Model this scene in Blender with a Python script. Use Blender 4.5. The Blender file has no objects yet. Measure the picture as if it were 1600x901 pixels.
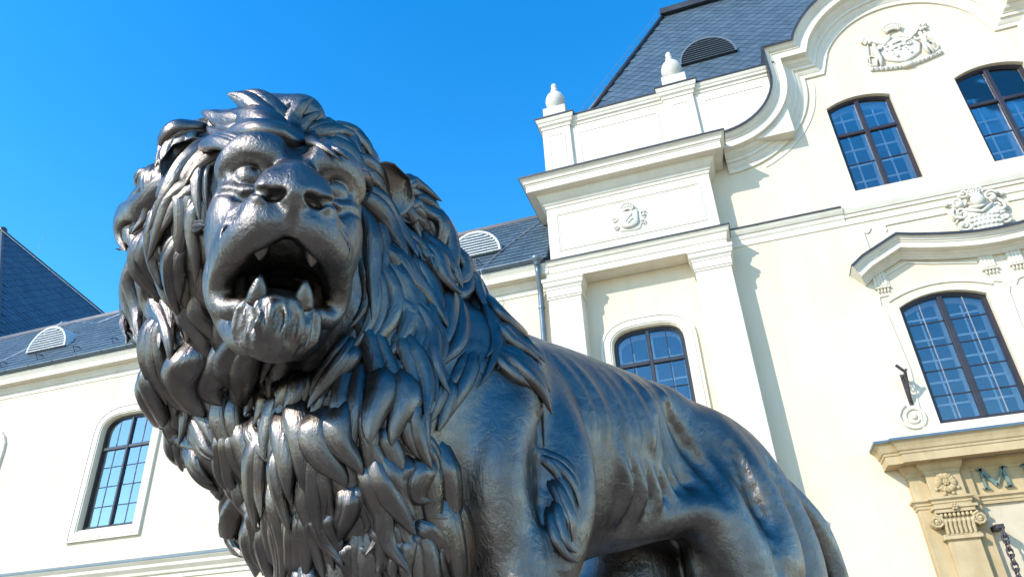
import bpy, math, random
import numpy as np
from mathutils import Vector, Matrix
from mathutils.geometry import tessellate_polygon

scene = bpy.context.scene
COL = scene.collection

# ------------------------------------------------------------------ camera
cam_data = bpy.data.cameras.new('camera')
cam = bpy.data.objects.new('camera', cam_data)
COL.objects.link(cam)
cam_data.sensor_fit = 'HORIZONTAL'
cam_data.sensor_width = 36.0
cam_data.lens = 1097.52 / 1600 * 36.0
cam_data.clip_start = 0.05
cam_data.clip_end = 2000.0
_yaw, _pitch, _roll = math.radians(16.807), math.radians(29.402), math.radians(-2.968)
_F = Vector((-math.sin(_yaw) * math.cos(_pitch), math.cos(_yaw) * math.cos(_pitch), math.sin(_pitch)))
_R0 = Vector((math.cos(_yaw), math.sin(_yaw), 0))
_U0 = _R0.cross(_F)
_R = math.cos(_roll) * _R0 + math.sin(_roll) * _U0
_U = -math.sin(_roll) * _R0 + math.cos(_roll) * _U0
_m = Matrix((_R, _U, -_F)).transposed().to_4x4()
_m.translation = Vector((0, 0, 1.6))
cam.matrix_world = _m
scene.camera = cam

# ------------------------------------------------------------------ sky and sun
TO_SUN = Vector((-0.78, -1.0, 0.80)).normalized()
world = bpy.data.worlds.new('World')
scene.world = world
world.use_nodes = True
wn = world.node_tree.nodes
wl = world.node_tree.links
bg = wn['Background']
sky = wn.new('ShaderNodeTexSky')
sky.sky_type = 'NISHITA'
sky.sun_disc = False
sky.sun_elevation = math.asin(TO_SUN.z)
sky.sun_rotation = math.atan2(TO_SUN.x, TO_SUN.y)
sky.altitude = 200.0
sky.air_density = 1.0
sky.dust_density = 0.1
sky.ozone_density = 1.3
hsv = wn.new('ShaderNodeHueSaturation')
hsv.inputs['Saturation'].default_value = 1.45
hsv.inputs['Hue'].default_value = 0.499
hsv.inputs['Value'].default_value = 1.72
wl.new(sky.outputs[0], hsv.inputs['Color'])
wl.new(hsv.outputs[0], bg.inputs['Color'])
bg.inputs['Strength'].default_value = 0.15
sun_data = bpy.data.lights.new('sun', 'SUN')
sun_data.energy = 3.25
sun_data.angle = math.radians(0.53)
sun_data.color = (1.0, 0.945, 0.86)
sun = bpy.data.objects.new('sun', sun_data)
COL.objects.link(sun)
sun.rotation_euler = (-TO_SUN).to_track_quat('-Z', 'Y').to_euler()
scene.view_settings.view_transform = 'Standard'
scene.view_settings.look = 'None'
scene.view_settings.gamma = 1.0
scene.view_settings.use_curve_mapping = False
scene.view_settings.exposure = 0.7

# ------------------------------------------------------------------ helpers
def link(name, verts, faces, mat, parent=None, smooth=False, label=None, kind=None):
    me = bpy.data.meshes.new(name)
    me.from_pydata([tuple(v) for v in verts], [], [tuple(f) for f in faces])
    me.update()
    if mat is not None:
        me.materials.append(mat)
    if smooth:
        me.polygons.foreach_set('use_smooth', [True] * len(me.polygons))
    return link_mesh(name, me, parent, label, kind)

def link_mesh(name, me, parent=None, label=None, kind=None):
    o = bpy.data.objects.new(name, me)
    COL.objects.link(o)
    if parent is not None:
        o.parent = parent
    if label:
        o['label'] = label
    if kind:
        o['kind'] = kind
    return o

def empty(name, loc, label, cat, parent=None):
    o = bpy.data.objects.new(name, None)
    COL.objects.link(o)
    o.location = loc
    if label:
        o['label'] = label
    if cat:
        o['category'] = cat
    if parent:
        o.parent = parent
    return o

class MB:
    """collects geometry for one mesh"""
    def __init__(self):
        self.v = []
        self.f = []

    def add(self, v, f):
        n = len(self.v)
        self.v += [tuple(p) for p in v]
        self.f += [tuple(i + n for i in q) for q in f]
        return self

    def box(self, x0, x1, y0, y1, z0, z1):
        v = [(x0, y0, z0), (x1, y0, z0), (x1, y1, z0), (x0, y1, z0), (x0, y0, z1), (x1, y0, z1), (x1, y1, z1), (x0, y1, z1)]
        return self.add(v, [(3, 2, 1, 0), (4, 5, 6, 7), (0, 1, 5, 4), (1, 2, 6, 5), (2, 3, 7, 6), (3, 0, 4, 7)])

    def bbox(self, x0, x1, y0, y1, z0, z1, b=0.008):
        """box with bevelled front edges (front faces -y)"""
        v = [(x0, y1, z0), (x1, y1, z0), (x1, y1, z1), (x0, y1, z1),
             (x0, y0 + b, z0), (x1, y0 + b, z0), (x1, y0 + b, z1), (x0, y0 + b, z1),
             (x0 + b, y0, z0 + b), (x1 - b, y0, z0 + b), (x1 - b, y0, z1 - b), (x0 + b, y0, z1 - b)]
        f = [(0, 3, 2, 1), (8, 9, 10, 11)]
        for i in range(4):
            j = (i + 1) % 4
            f += [(i, j, j + 4, i + 4), (i + 4, j + 4, j + 8, i + 8)]
        return self.add(v, f)

    def prism(self, poly, y0, y1):
        """polygon in x,z (counter-clockwise seen from -y), extruded from y0 (front) to y1"""
        n = len(poly)
        v = [(p[0], y0, p[1]) for p in poly] + [(p[0], y1, p[1]) for p in poly]
        tris = tessellate_polygon([[Vector((p[0], p[1], 0)) for p in poly]])
        f = [tuple(t) for t in tris] + [tuple(n + i for i in reversed(t)) for t in tris]
        f += [(i, i + n, (i + 1) % n + n, (i + 1) % n) for i in range(n)]
        return self.add(v, f)

    def lathe(self, c, prof, n=20):
        v = []
        f = []
        for r, z in prof:
            for k in range(n):
                a = 2 * math.pi * k / n
                v.append((c[0] + r * math.cos(a), c[1] + r * math.sin(a), c[2] + z))
        for i in range(len(prof) - 1):
            for k in range(n):
                a, b = i * n + k, i * n + (k + 1) % n
                f.append((a, b, b + n, a + n))
        f.append(tuple(reversed(range(n))))
        f.append(tuple(range((len(prof) - 1) * n, len(prof) * n)))
        return self.add(v, f)

    def tube(self, pts, r, n=8, closed=False):
        pts = [Vector(p) for p in pts]
        rs = r if isinstance(r, (list, tuple)) else [r] * len(pts)
        v = []
        f = []
        up = Vector((0.13, 0.31, 0.94))
        m = len(pts)
        for i, p in enumerate(pts):
            if closed:
                t = pts[(i + 1) % m] - pts[i - 1]
            else:
                t = pts[min(i + 1, m - 1)] - pts[max(i - 1, 0)]
            t.normalize()
            a = up - t * up.dot(t)
            if a.length < 0.05:
                a = Vector((1, 0, 0)) - t * t.x
            a.normalize()
            b = t.cross(a)
            for k in range(n):
                w = 2 * math.pi * k / n
                v.append(p + (a * math.cos(w) + b * math.sin(w)) * rs[i])
        for i in range(m if closed else m - 1):
            for k in range(n):
                A, B = i * n + k, i * n + (k + 1) % n
                C, D = ((i + 1) % m) * n + (k + 1) % n, ((i + 1) % m) * n + k
                f.append((A, B, C, D))
        if not closed:
            f.append(tuple(reversed(range(n))))
            f.append(tuple(range((m - 1) * n, m * n)))
        return self.add(v, f)

    def ball(self, c, r, nu=12, nv=7, rx=1, ry=1, rz=1):
        v = []
        f = []
        for i in range(nv + 1):
            th = math.pi * i / nv
            for k in range(nu):
                a = 2 * math.pi * k / nu
                v.append((c[0] + r * rx * math.sin(th) * math.cos(a), c[1] + r * ry * math.sin(th) * math.sin(a), c[2] + r * rz * math.cos(th)))
        for i in range(nv):
            for k in range(nu):
                A, B = i * nu + k, i * nu + (k + 1) % nu
                f.append((A, A + nu, B + nu, B))
        return self.add(v, f)

    def build(self, name, mat, parent=None, smooth=False, label=None, kind=None):
        return link(name, self.v, self.f, mat, parent, smooth, label, kind)

def _miter(path, closed=False):
    """unit tangent-miter offsets, outward normal = (ty, -tx)"""
    res = []
    n = len(path)
    for i in range(n):
        ns = []
        if i > 0:
            d = (path[i][0] - path[i - 1][0], path[i][1] - path[i - 1][1])
            L = math.hypot(*d)
            ns.append((d[1] / L, -d[0] / L))
        if i < n - 1:
            d = (path[i + 1][0] - path[i][0], path[i + 1][1] - path[i][1])
            L = math.hypot(*d)
            ns.append((d[1] / L, -d[0] / L))
        if len(ns) == 1:
            res.append(ns[0])
        else:
            s = (ns[0][0] + ns[1][0], ns[0][1] + ns[1][1])
            q = 1 + ns[0][0] * ns[1][0] + ns[0][1] * ns[1][1]
            q = max(q, 0.25)
            res.append((s[0] / q, s[1] / q))
    return res

def sweep_plan(mb, prof, path):
    """moulding run along a plan path (x,y); prof is a closed polygon of (out, z)"""
    m = _miter(path)
    k = len(prof)
    v = []
    f = []
    for (x, y), (nx, ny) in zip(path, m):
        for o, z in prof:
            v.append((x + nx * o, y + ny * o, z))
    for i in range(len(path) - 1):
        for j in range(k):
            a, b = i * k + j, i * k + (j + 1) % k
            f.append((a, a + k, b + k, b))
    f.append(tuple(range(k)))
    f.append(tuple(reversed(range((len(path) - 1) * k, len(path) * k))))
    mb.add(v, f)

def sweep_elev(mb, prof, path, y):
    """moulding run along an elevation path (x,z); prof is a closed polygon of (inward n, projection p)"""
    m = _miter(path)
    k = len(prof)
    v = []
    f = []
    for (x, z), (nx, nz) in zip(path, m):
        for n, p in prof:
            v.append((x + nx * n, y - p, z + nz * n))
    for i in range(len(path) - 1):
        for j in range(k):
            a, b = i * k + j, i * k + (j + 1) % k
            f.append((a, a + k, b + k, b))
    f.append(tuple(range(k)))
    f.append(tuple(reversed(range((len(path) - 1) * k, len(path) * k))))
    mb.add(v, f)

def arc(cx, cz, r, a0, a1, n):
    return [(cx + r * math.cos(math.radians(a0 + (a1 - a0) * i / n)), cz + r * math.sin(math.radians(a0 + (a1 - a0) * i / n))) for i in range(n + 1)]

def seg_arch(x0, x1, zs, rise, n=10):
    """points of a segmental arch from right springing to left springing"""
    w = (x1 - x0) / 2
    r = (w * w + rise * rise) / (2 * rise)
    c = zs + rise - r
    a = math.asin(w / r)
    return [((x0 + x1) / 2 + r * math.sin(a - 2 * a * i / n), c + r * math.cos(a - 2 * a * i / n)) for i in range(n + 1)]

def basket_arch(x0, x1, zs, rise, n=12):
    """three-centred looking head (super-ellipse) from right to left"""
    w = (x1 - x0) / 2
    out = []
    for i in range(n + 1):
        a = math.pi * i / n
        ca, sa = math.cos(a), math.sin(a)
        out.append(((x0 + x1) / 2 + w * math.copysign(abs(ca) ** 0.62, ca), zs + rise * abs(sa) ** 0.8))
    return out

# ------------------------------------------------------------------ materials
def new_mat(name):
    m = bpy.data.materials.new(name)
    m.use_nodes = True
    nt = m.node_tree
    b = nt.nodes['Principled BSDF']
    return m, nt, b

def noise(nt, scale, detail=4, rough=0.6, vec=None, dist=0.0):
    n = nt.nodes.new('ShaderNodeTexNoise')
    n.inputs['Scale'].default_value = scale
    n.inputs['Detail'].default_value = detail
    n.inputs['Roughness'].default_value = rough
    n.inputs['Distortion'].default_value = dist
    if vec is not None:
        nt.links.new(vec, n.inputs['Vector'])
    return n

def ramp(nt, fac, stops):
    r = nt.nodes.new('ShaderNodeValToRGB')
    e = r.color_ramp.elements
    e[0].position, e[0].color = stops[0][0], (*stops[0][1], 1)
    e[1].position, e[1].color = stops[-1][0], (*stops[-1][1], 1)
    for p, c in stops[1:-1]:
        q = e.new(p)
        q.color = (*c, 1)
    nt.links.new(fac, r.inputs[0])
    return r

def obj_coord(nt, scale=(1, 1, 1)):
    tc = nt.nodes.new('ShaderNodeTexCoord')
    mp = nt.nodes.new('ShaderNodeMapping')
    mp.inputs['Scale'].default_value = scale
    nt.links.new(tc.outputs['Object'], mp.inputs['Vector'])
    return mp.outputs[0]

def bump(nt, b, height, strength, dist, normal=None):
    k = nt.nodes.new('ShaderNodeBump')
    k.inputs['Strength'].default_value = strength
    k.inputs['Distance'].default_value = dist
    nt.links.new(height, k.inputs['Height'])
    if normal is not None:
        nt.links.new(normal, k.inputs['Normal'])
    nt.links.new(k.outputs[0], b.inputs['Normal'])
    return k.outputs[0]

def mottled(name, c0, c1, scale, rough, bscale=60, bstr=0.25, bdist=0.004, streak=None, metallic=0.0):
    m, nt, b = new_mat(name)
    v = obj_coord(nt)
    n = noise(nt, scale, 6, 0.65, v)
    r = ramp(nt, n.outputs[0], [(0.3, c0), (0.7, c1)])
    col = r.outputs[0]
    if streak:
        vs = obj_coord(nt, (1.0, 1.0, 0.12))
        n2 = noise(nt, 2.6, 5, 0.7, vs)
        r2 = ramp(nt, n2.outputs[0], [(0.44, (1, 1, 1)), (0.72, streak)])
        mx = nt.nodes.new('ShaderNodeMix')
        mx.data_type = 'RGBA'
        mx.blend_type = 'MULTIPLY'
        mx.inputs['Factor'].default_value = 1.0
        nt.links.new(col, mx.inputs['A'])
        nt.links.new(r2.outputs[0], mx.inputs['B'])
        col = mx.outputs['Result']
    nt.links.new(col, b.inputs['Base Color'])
    b.inputs['Roughness'].default_value = rough
    b.inputs['Metallic'].default_value = metallic
    n3 = noise(nt, bscale, 5, 0.7, v)
    bump(nt, b, n3.outputs[0], bstr, bdist)
    return m

M_WALL = mottled('cream_render', (0.65, 0.556, 0.402), (0.69, 0.60, 0.447), 0.8, 0.9, 45, 0.3, 0.004, (0.95, 0.93, 0.9))
M_TRIM = mottled('white_trim_render', (0.68, 0.62, 0.50), (0.72, 0.665, 0.545), 1.5, 0.85, 70, 0.22, 0.003, (0.90, 0.875, 0.83))
M_ORNAMENT = mottled('pale_stucco', (0.58, 0.535, 0.44), (0.64, 0.60, 0.51), 6, 0.85, 60, 0.4, 0.004)
M_STONE = mottled('sandstone', (0.43, 0.315, 0.16), (0.54, 0.41, 0.23), 2.2, 0.85, 70, 0.5, 0.006, (0.8, 0.75, 0.68))
M_STONE_PALE = mottled('pale_sandstone', (0.50, 0.40, 0.27), (0.60, 0.50, 0.35), 3.0, 0.88, 70, 0.5, 0.005)
M_FLASH = mottled('dark_flashing', (0.035, 0.036, 0.042), (0.07, 0.068, 0.072), 4, 0.45, 30, 0.2, 0.003, metallic=0.4)
M_GUTTER = mottled('grey_gutter_metal', (0.10, 0.135, 0.165), (0.15, 0.19, 0.22), 3, 0.38, 20, 0.15, 0.003, metallic=0.5)
M_FRAME = mottled('dark_brown_frame', (0.018, 0.014, 0.018), (0.034, 0.027, 0.033), 5, 0.4, 80, 0.2, 0.002)
M_FRAME_BLACK = mottled('black_frame', (0.012, 0.012, 0.015), (0.03, 0.03, 0.035), 5, 0.35, 80, 0.2, 0.002)
M_INNER = mottled('inner_casement', (0.66, 0.62, 0.60), (0.76, 0.72, 0.70), 5, 0.5, 80, 0.2, 0.002)
M_MUNTIN = mottled('pale_glazing_bar', (0.20, 0.20, 0.22), (0.27, 0.27, 0.29), 5, 0.4, 80, 0.2, 0.002)
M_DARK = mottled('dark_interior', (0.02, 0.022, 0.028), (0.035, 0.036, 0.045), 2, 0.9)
M_IRON = mottled('wrought_iron', (0.05, 0.042, 0.045), (0.11, 0.09, 0.09), 14, 0.55, 60, 0.5, 0.003, metallic=0.6)
M_VERDIGRIS = mottled('verdigris_letter', (0.07, 0.115, 0.10), (0.17, 0.245, 0.215), 9, 0.6, 60, 0.3, 0.003)
M_VENT = mottled('pale_louvre', (0.50, 0.53, 0.54), (0.62, 0.65, 0.66), 4, 0.5, 40, 0.1, 0.002)
M_VENT_GREY = mottled('grey_louvre', (0.095, 0.12, 0.145), (0.135, 0.165, 0.19), 4, 0.5, 40, 0.1, 0.002)
M_WIRE = mottled('lightning_wire', (0.45, 0.46, 0.48), (0.6, 0.6, 0.62), 10, 0.35, metallic=0.8)
M_GROUND = mottled('paving', (0.26, 0.20, 0.14), (0.34, 0.27, 0.195), 1.2, 0.9, 30, 0.5, 0.01)
M_PLINTH = mottled('granite_plinth', (0.30, 0.29, 0.28), (0.42, 0.40, 0.38), 30, 0.6, 90, 0.3, 0.003)

def slate_mat(name, c0, c1, rough):
    m, nt, b = new_mat(name)
    oi = nt.nodes.new('ShaderNodeObjectInfo')
    geo = nt.nodes.new('ShaderNodeNewGeometry')
    ad = nt.nodes.new('ShaderNodeMath')
    ad.operation = 'ADD'
    nt.links.new(oi.outputs['Random'], ad.inputs[0])
    nt.links.new(geo.outputs['Random Per Island'], ad.inputs[1])
    fr = nt.nodes.new('ShaderNodeMath')
    fr.operation = 'FRACT'
    nt.links.new(ad.outputs[0], fr.inputs[0])
    tc = nt.nodes.new('ShaderNodeTexCoord')
    n = noise(nt, 5, 5, 0.7, tc.outputs['Object'])
    mx = nt.nodes.new('ShaderNodeMath')
    mx.operation = 'MULTIPLY_ADD'
    mx.inputs[1].default_value = 0.45
    nt.links.new(fr.outputs[0], mx.inputs[0])
    nt.links.new(n.outputs[0], mx.inputs[2])
    r = ramp(nt, mx.outputs[0], [(0.35, c0), (0.95, c1)])
    nt.links.new(r.outputs[0], b.inputs['Base Color'])
    b.inputs['Roughness'].default_value = rough
    n3 = noise(nt, 40, 4, 0.7, tc.outputs['Object'])
    bump(nt, b, n3.outputs[0], 0.3, 0.004)
    return m

M_SLATE = slate_mat('slate_tile', (0.052, 0.075, 0.095), (0.086, 0.122, 0.148), 0.45)
M_SLATE_DARK = slate_mat('dark_slate_tile', (0.035, 0.05, 0.075), (0.065, 0.088, 0.12), 0.5)

def glass_mat(name, refl, tint):
    m, nt, b = new_mat(name)
    nt.nodes.remove(b)
    out = nt.nodes['Material Output']
    gl = nt.nodes.new('ShaderNodeBsdfGlossy')
    gl.inputs['Roughness'].default_value = 0.02
    tr = nt.nodes.new('ShaderNodeBsdfTransparent')
    tr.inputs['Color'].default_value = (*tint, 1)
    lw = nt.nodes.new('ShaderNodeFresnel')
    lw.inputs['IOR'].default_value = 1.5
    ma = nt.nodes.new('ShaderNodeMath')
    ma.operation = 'MULTIPLY_ADD'
    ma.use_clamp = True
    ma.inputs[1].default_value = 1.6
    ma.inputs[2].default_value = refl
    mx = nt.nodes.new('ShaderNodeMixShader')
    nt.links.new(lw.outputs[0], ma.inputs[0])
    nt.links.new(ma.outputs[0], mx.inputs[0])
    nt.links.new(tr.outputs[0], mx.inputs[1])
    nt.links.new(gl.outputs[0], mx.inputs[2])
    oi = nt.nodes.new('ShaderNodeObjectInfo')
    tc = nt.nodes.new('ShaderNodeTexCoord')
    n = noise(nt, 1.3, 2, 0.5, tc.outputs['Object'])
    k = nt.nodes.new('ShaderNodeBump')
    k.inputs['Strength'].default_value = 0.12
    k.inputs['Distance'].default_value = 0.03
    nt.links.new(n.outputs[0], k.inputs['Height'])
    nt.links.new(k.outputs[0], gl.inputs['Normal'])
    nt.links.new(mx.outputs[0], out.inputs['Surface'])
    return m

M_GLASS = glass_mat('window_glass', 0.05, (0.93, 0.95, 0.97))
M_GLASS_BOOSTED = glass_mat('boosted_reflection_glass', 0.36, (0.93, 0.95, 0.97))  # same glass, reflectivity raised to stand in for a brighter sky reflection

# ------------------------------------------------------------------ ground
g = MB().add([(-600, -600, 0), (600, -600, 0), (600, 600, 0), (-600, 600, 0)], [(0, 1, 2, 3)]).build('ground', M_GROUND)
g['kind'] = 'structure'
g['label'] = 'pale paved forecourt in front of the mansion'

# ------------------------------------------------------------------ the mansion
chateau = empty('mansion', (0, 0, 0), 'cream baroque mansion with white trim, slate roofs and curved central gable', 'building')
Y0, YB, YR, YW = 14.0, 13.5, 13.96, 13.75
XA = 5.63

def wall_with_holes(name, outer, holes, y, depth, mat, parent):
    loops = [[Vector((p[0], p[1], 0)) for p in outer]] + [[Vector((p[0], p[1], 0)) for p in h] for h in holes]
    flat = [p for l in ([outer] + holes) for p in l]
    tris = tessellate_polygon(loops)
    v = [(p[0], y, p[1]) for p in flat]
    f = []
    for t in tris:
        a, b, c = (flat[i] for i in t)
        cr = (b[0] - a[0]) * (c[1] - a[1]) - (b[1] - a[1]) * (c[0] - a[0])
        f.append(tuple(t) if cr > 0 else tuple(reversed(t)))
    n = len(v)
    v += [(p[0], y + depth, p[1]) for p in flat]
    k = 0
    for l in [outer] + holes:
        m = len(l)
        for i in range(m):
            a, b = k + i, k + (i + 1) % m
            f.append((a, b, b + n, a + n))
        k += m
    return link(name, v, f, mat, parent)

def opening(x0, x1, z0, zs, rise, kind):
    head = seg_arch(x0, x1, zs, rise) if kind == 'seg' else basket_arch(x0, x1, zs, rise)
    return [(x0, z0), (x1, z0)] + head

def head_z(x, x0, x1, zs, rise, kind):
    pts = seg_arch(x0, x1, zs, rise, 40) if kind == 'seg' else basket_arch(x0, x1, zs, rise, 60)
    pts = sorted(pts)
    for a, b in zip(pts, pts[1:]):
        if a[0] <= x <= b[0]:
            t = (x - a[0]) / max(b[0] - a[0], 1e-6)
            return a[1] + t * (b[1] - a[1])
    return zs

def ring(inner, outer):
    return inner, outer

def inset(poly, d):
    c = [(p[0], p[1]) for p in poly]
    m = _miter(c + [c[0], c[1]])
    m[0] = m[len(c)]
    return [(p[0] - q[0] * d, p[1] - q[1] * d) for p, q in zip(c, m)]

def frame_ring(mb, poly, d0, d1, y0, y1):
    """frame following an opening outline between insets d0 (outer) and d1 (inner), front y0, back y1"""
    a, b = inset(poly, d0), inset(poly, d1)
    n = len(poly)
    v = [(p[0], y0, p[1]) for p in a] + [(p[0], y0, p[1]) for p in b] + [(p[0], y1, p[1]) for p in a] + [(p[0], y1, p[1]) for p in b]
    f = []
    for i in range(n):
        j = (i + 1) % n
        f += [(i, j, n + j, n + i), (n + i, n + j, 3 * n + j, 3 * n + i), (j, i, 2 * n + i, 2 * n + j), (2 * n + j, 2 * n + i, 3 * n + i, 3 * n + j)]
    mb.add(v, f)

def window(x0, x1, z0, zs, rise, kind, y, colw, rowz, transom, mull, mat, bar_mat, label=None, surround=None, inner=True, glass=None):
    """one window in a wall whose face is at y: frame, mullion, glazing bars, panes, inner casement, dark room"""
    w = empty('window', (0, 0, 0), label, None, chateau)
    poly = opening(x0, x1, z0, zs, rise, kind)
    fy = y + 0.10
    mb = MB()
    frame_ring(mb, poly, 0.0, 0.062, fy, fy + 0.09)
    frame_ring(mb, poly, 0.0565, 0.085, fy + 0.022, fy + 0.088)
    mb.build('frame', mat, w)
    cx = (x0 + x1) / 2
    topz = head_z(cx, x0, x1, zs, rise, kind)
    MB().bbox(cx - mull, cx + mull, fy - 0.012, fy + 0.07, z0 + 0.05, topz - 0.05, 0.012).build('mullion', mat, w)
    if transom:
        for a, b in ((x0 + 0.05, cx - mull + 0.003), (cx + mull - 0.003, x1 - 0.05)):
            MB().bbox(a, b, fy - 0.004, fy + 0.068, transom - 0.045, transom + 0.045, 0.012).build('transom', mat, w)
    xs = [x0 + 0.08] + colw + [x1 - 0.08]
    for cxx in colw:
        if abs(cxx - cx) < 0.01:
            continue
        hz = head_z(cxx, x0, x1, zs, rise, kind)
        MB().bbox(cxx - 0.009, cxx + 0.009, fy + 0.026, fy + 0.056, z0 + 0.08, hz - 0.07, 0.006).build('glazing_bar', bar_mat, w)
    for rz in rowz:
        if transom and abs(rz - transom) < 0.01:
            continue
        for a, b in ((x0 + 0.08, cx - mull + 0.004), (cx + mull - 0.004, x1 - 0.08)):
            MB().bbox(a, b, fy + 0.030, fy + 0.060, rz - 0.012, rz + 0.012, 0.006).build('glazing_bar', mat, w)
    rng = random.Random(int(x0 * 100) + int(z0 * 10))
    zsx = [z0 + 0.06] + rowz
    for i in range(len(xs) - 1):
        for j in range(len(zsx)):
            a, b = xs[i], xs[i + 1]
            c = zsx[j]
            if j + 1 < len(zsx):
                q = [(a, c), (b, c), (b, zsx[j + 1]), (a, zsx[j + 1])]
            else:
                nn = 6
                q = [(a, c), (b, c)] + [(b + (a - b) * t / nn, max(c + 0.02, head_z(b + (a - b) * t / nn, x0, x1, zs, rise, kind) - 0.045)) for t in range(nn + 1)]
            t1, t2 = rng.uniform(-0.006, 0.006), rng.uniform(-0.006, 0.006)
            mx_, mz_ = (a + b) / 2, c + 0.2
            def yy(p, o):
                return fy + 0.045 + o + t1 * (p[0] - mx_) + t2 * (p[1] - mz_)
            n = len(q)
            v = [(p[0], yy(p, 0), p[1]) for p in q] + [(p[0], yy(p, 0.004), p[1]) for p in q]
            f = [tuple(range(n)), tuple(reversed(range(n, 2 * n)))] + [(k2, k2 + n, (k2 + 1) % n + n, (k2 + 1) % n) for k2 in range(n)]
            link('pane', v, f, glass or M_GLASS, w)
    if inner:
        mb = MB()
        iy = fy + 0.26
        frame_ring(mb, poly, 0.02, 0.11, iy, iy + 0.05)
        mb.bbox(cx - 0.07, cx + 0.07, iy - 0.01, iy + 0.06, z0 + 0.05, topz - 0.05)
        for k in range(1, 6):
            rz = z0 + (zs - z0) * k / 5.4
            mb.bbox(x0 + 0.09, x1 - 0.09, iy + 0.012, iy + 0.045, rz - 0.02, rz + 0.02)
        for k in (1, 3):
            cxx = x0 + (x1 - x0) * k / 4
            mb.bbox(cxx - 0.016, cxx + 0.016, iy + 0.008, iy + 0.04, z0 + 0.08, zs)
        mb.build('inner_casement', M_INNER, w)
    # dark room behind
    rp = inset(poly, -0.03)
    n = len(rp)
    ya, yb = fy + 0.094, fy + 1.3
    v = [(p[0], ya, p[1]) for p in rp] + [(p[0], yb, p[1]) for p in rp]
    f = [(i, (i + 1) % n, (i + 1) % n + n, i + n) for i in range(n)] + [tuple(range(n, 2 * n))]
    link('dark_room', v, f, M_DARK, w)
    if surround:
        s_out, s_in, prj = surround
        mb = MB()
        frame_ring(mb, poly, -s_out, -s_in, y - prj, y + 0.05)
        frame_ring(mb, poly, -s_out + 0.05, -s_in - 0.035, y - prj - 0.018, y - prj + 0.02)
        frame_ring(mb, poly, -s_out - 0.02, -s_out + 0.035, y - prj - 0.028, y + 0.04)
        mb.build('surround', M_TRIM, w)
    return w, poly

# ---- central wall with the curved gable
ARC = arc(XA, 13.7, 2.6, 156, 90, 22)
scurve = [(1.15, 12.47)] + arc(1.17, 13.87, 1.40, -90, 0, 14)[1:] + [(2.57, 14.72), (3.255, 14.72)]
left_path = scurve + ARC[1:]
gable_path = left_path + [(2 * XA - x, z) for x, z in reversed(left_path[:-1])]
GABLE_WIN = [(3.61, 4.97), (2 * XA - 4.97, 2 * XA - 3.61)]
PORT_WIN = [(3.65, 5.18), (2 * XA - 5.18, 2 * XA - 3.65)]
holes = []
for x0, x1 in GABLE_WIN:
    holes.append(list(opening(x0, x1, 10.53, 12.90, 0.17, 'seg')))
for x0, x1 in PORT_WIN:
    holes.append(list(opening(x0, x1, 5.33, 7.68, 0.20, 'seg')))
mid = _miter(gable_path)
top = [(x + nx * 0.3, z + nz * 0.3) for (x, z), (nx, nz) in zip(gable_path, mid)][1:-1]
outer = [(0.5, -0.05), (2 * XA - 0.5, -0.05), (2 * XA - 0.5, 12.1)] + list(reversed(top)) + [(0.5, 12.1)]
wall_with_holes('wall', outer, holes, Y0, 0.45, M_WALL, chateau)['label'] = 'cream rendered wall of the curved gable'

mb = MB()
gp = [(0.0, 0.58), (0.03, 0.585), (0.05, 0.55), (0.10, 0.53), (0.13, 0.49), (0.135, 0.47), (0.165, 0.465), (0.175, 0.44), (0.34, 0.435), (0.345, 0.445),
      (0.355, 0.30), (0.38, 0.295), (0.43, 0.26), (0.47, 0.20), (0.49, 0.195), (0.50, 0.17), (0.575, 0.165), (0.58, 0.12), (0.64, 0.10), (0.70, 0.06), (0.705, 0.05), (0.80, 0.045), (0.80, -0.2), (0.0, -0.2)]
sweep_elev(mb, list(reversed(gp)), gable_path, Y0)
mb.build('gable_cornice', M_TRIM, chateau)
mb = MB()
sweep_elev(mb, [(-0.028, -0.22), (0.0, -0.22), (0.002, 0.595), (0.03, 0.60), (0.03, 0.615), (-0.028, 0.615)], gable_path, Y0)
mb.build('gable_flashing', M_FLASH, chateau)
mb = MB()
sweep_elev(mb, [(0.90, 0.02), (0.97, 0.02), (0.97, -0.1), (0.90, -0.1)], scurve[3:-2], Y0)
mb.build('gable_inner_line', M_TRIM, chateau)

for i, (x0, x1) in enumerate(GABLE_WIN):
    cx = (x0 + x1) / 2
    window(x0, x1, 10.53, 12.90, 0.17, 'seg', Y0, [cx], [11.30, 12.13], 12.13, 0.05, M_FRAME, M_FRAME,
           ['brown arched window under the left of the gable crest', 'brown arched window under the right of the gable crest'][i])
    MB().bbox(cx + 0.80, cx + 0.822, Y0 - 0.012, Y0 + 0.05, 10.6, 12.95).build('wall_groove', M_TRIM, chateau)
for i, (x0, x1) in enumerate(PORT_WIN):
    cx = (x0 + x1) / 2
    q = (x1 - x0) / 4
    window(x0, x1, 5.33, 7.68, 0.20, 'seg', Y0, [cx - q, cx, cx + q], [5.33 + 0.06 + 0.482 * k for k in (1, 2, 3, 4)], None, 0.055, M_FRAME, M_MUNTIN,
           ['many-paned window above the stone portal, left of the pair', 'many-paned window above the stone portal, right of the pair'][i])

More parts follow.
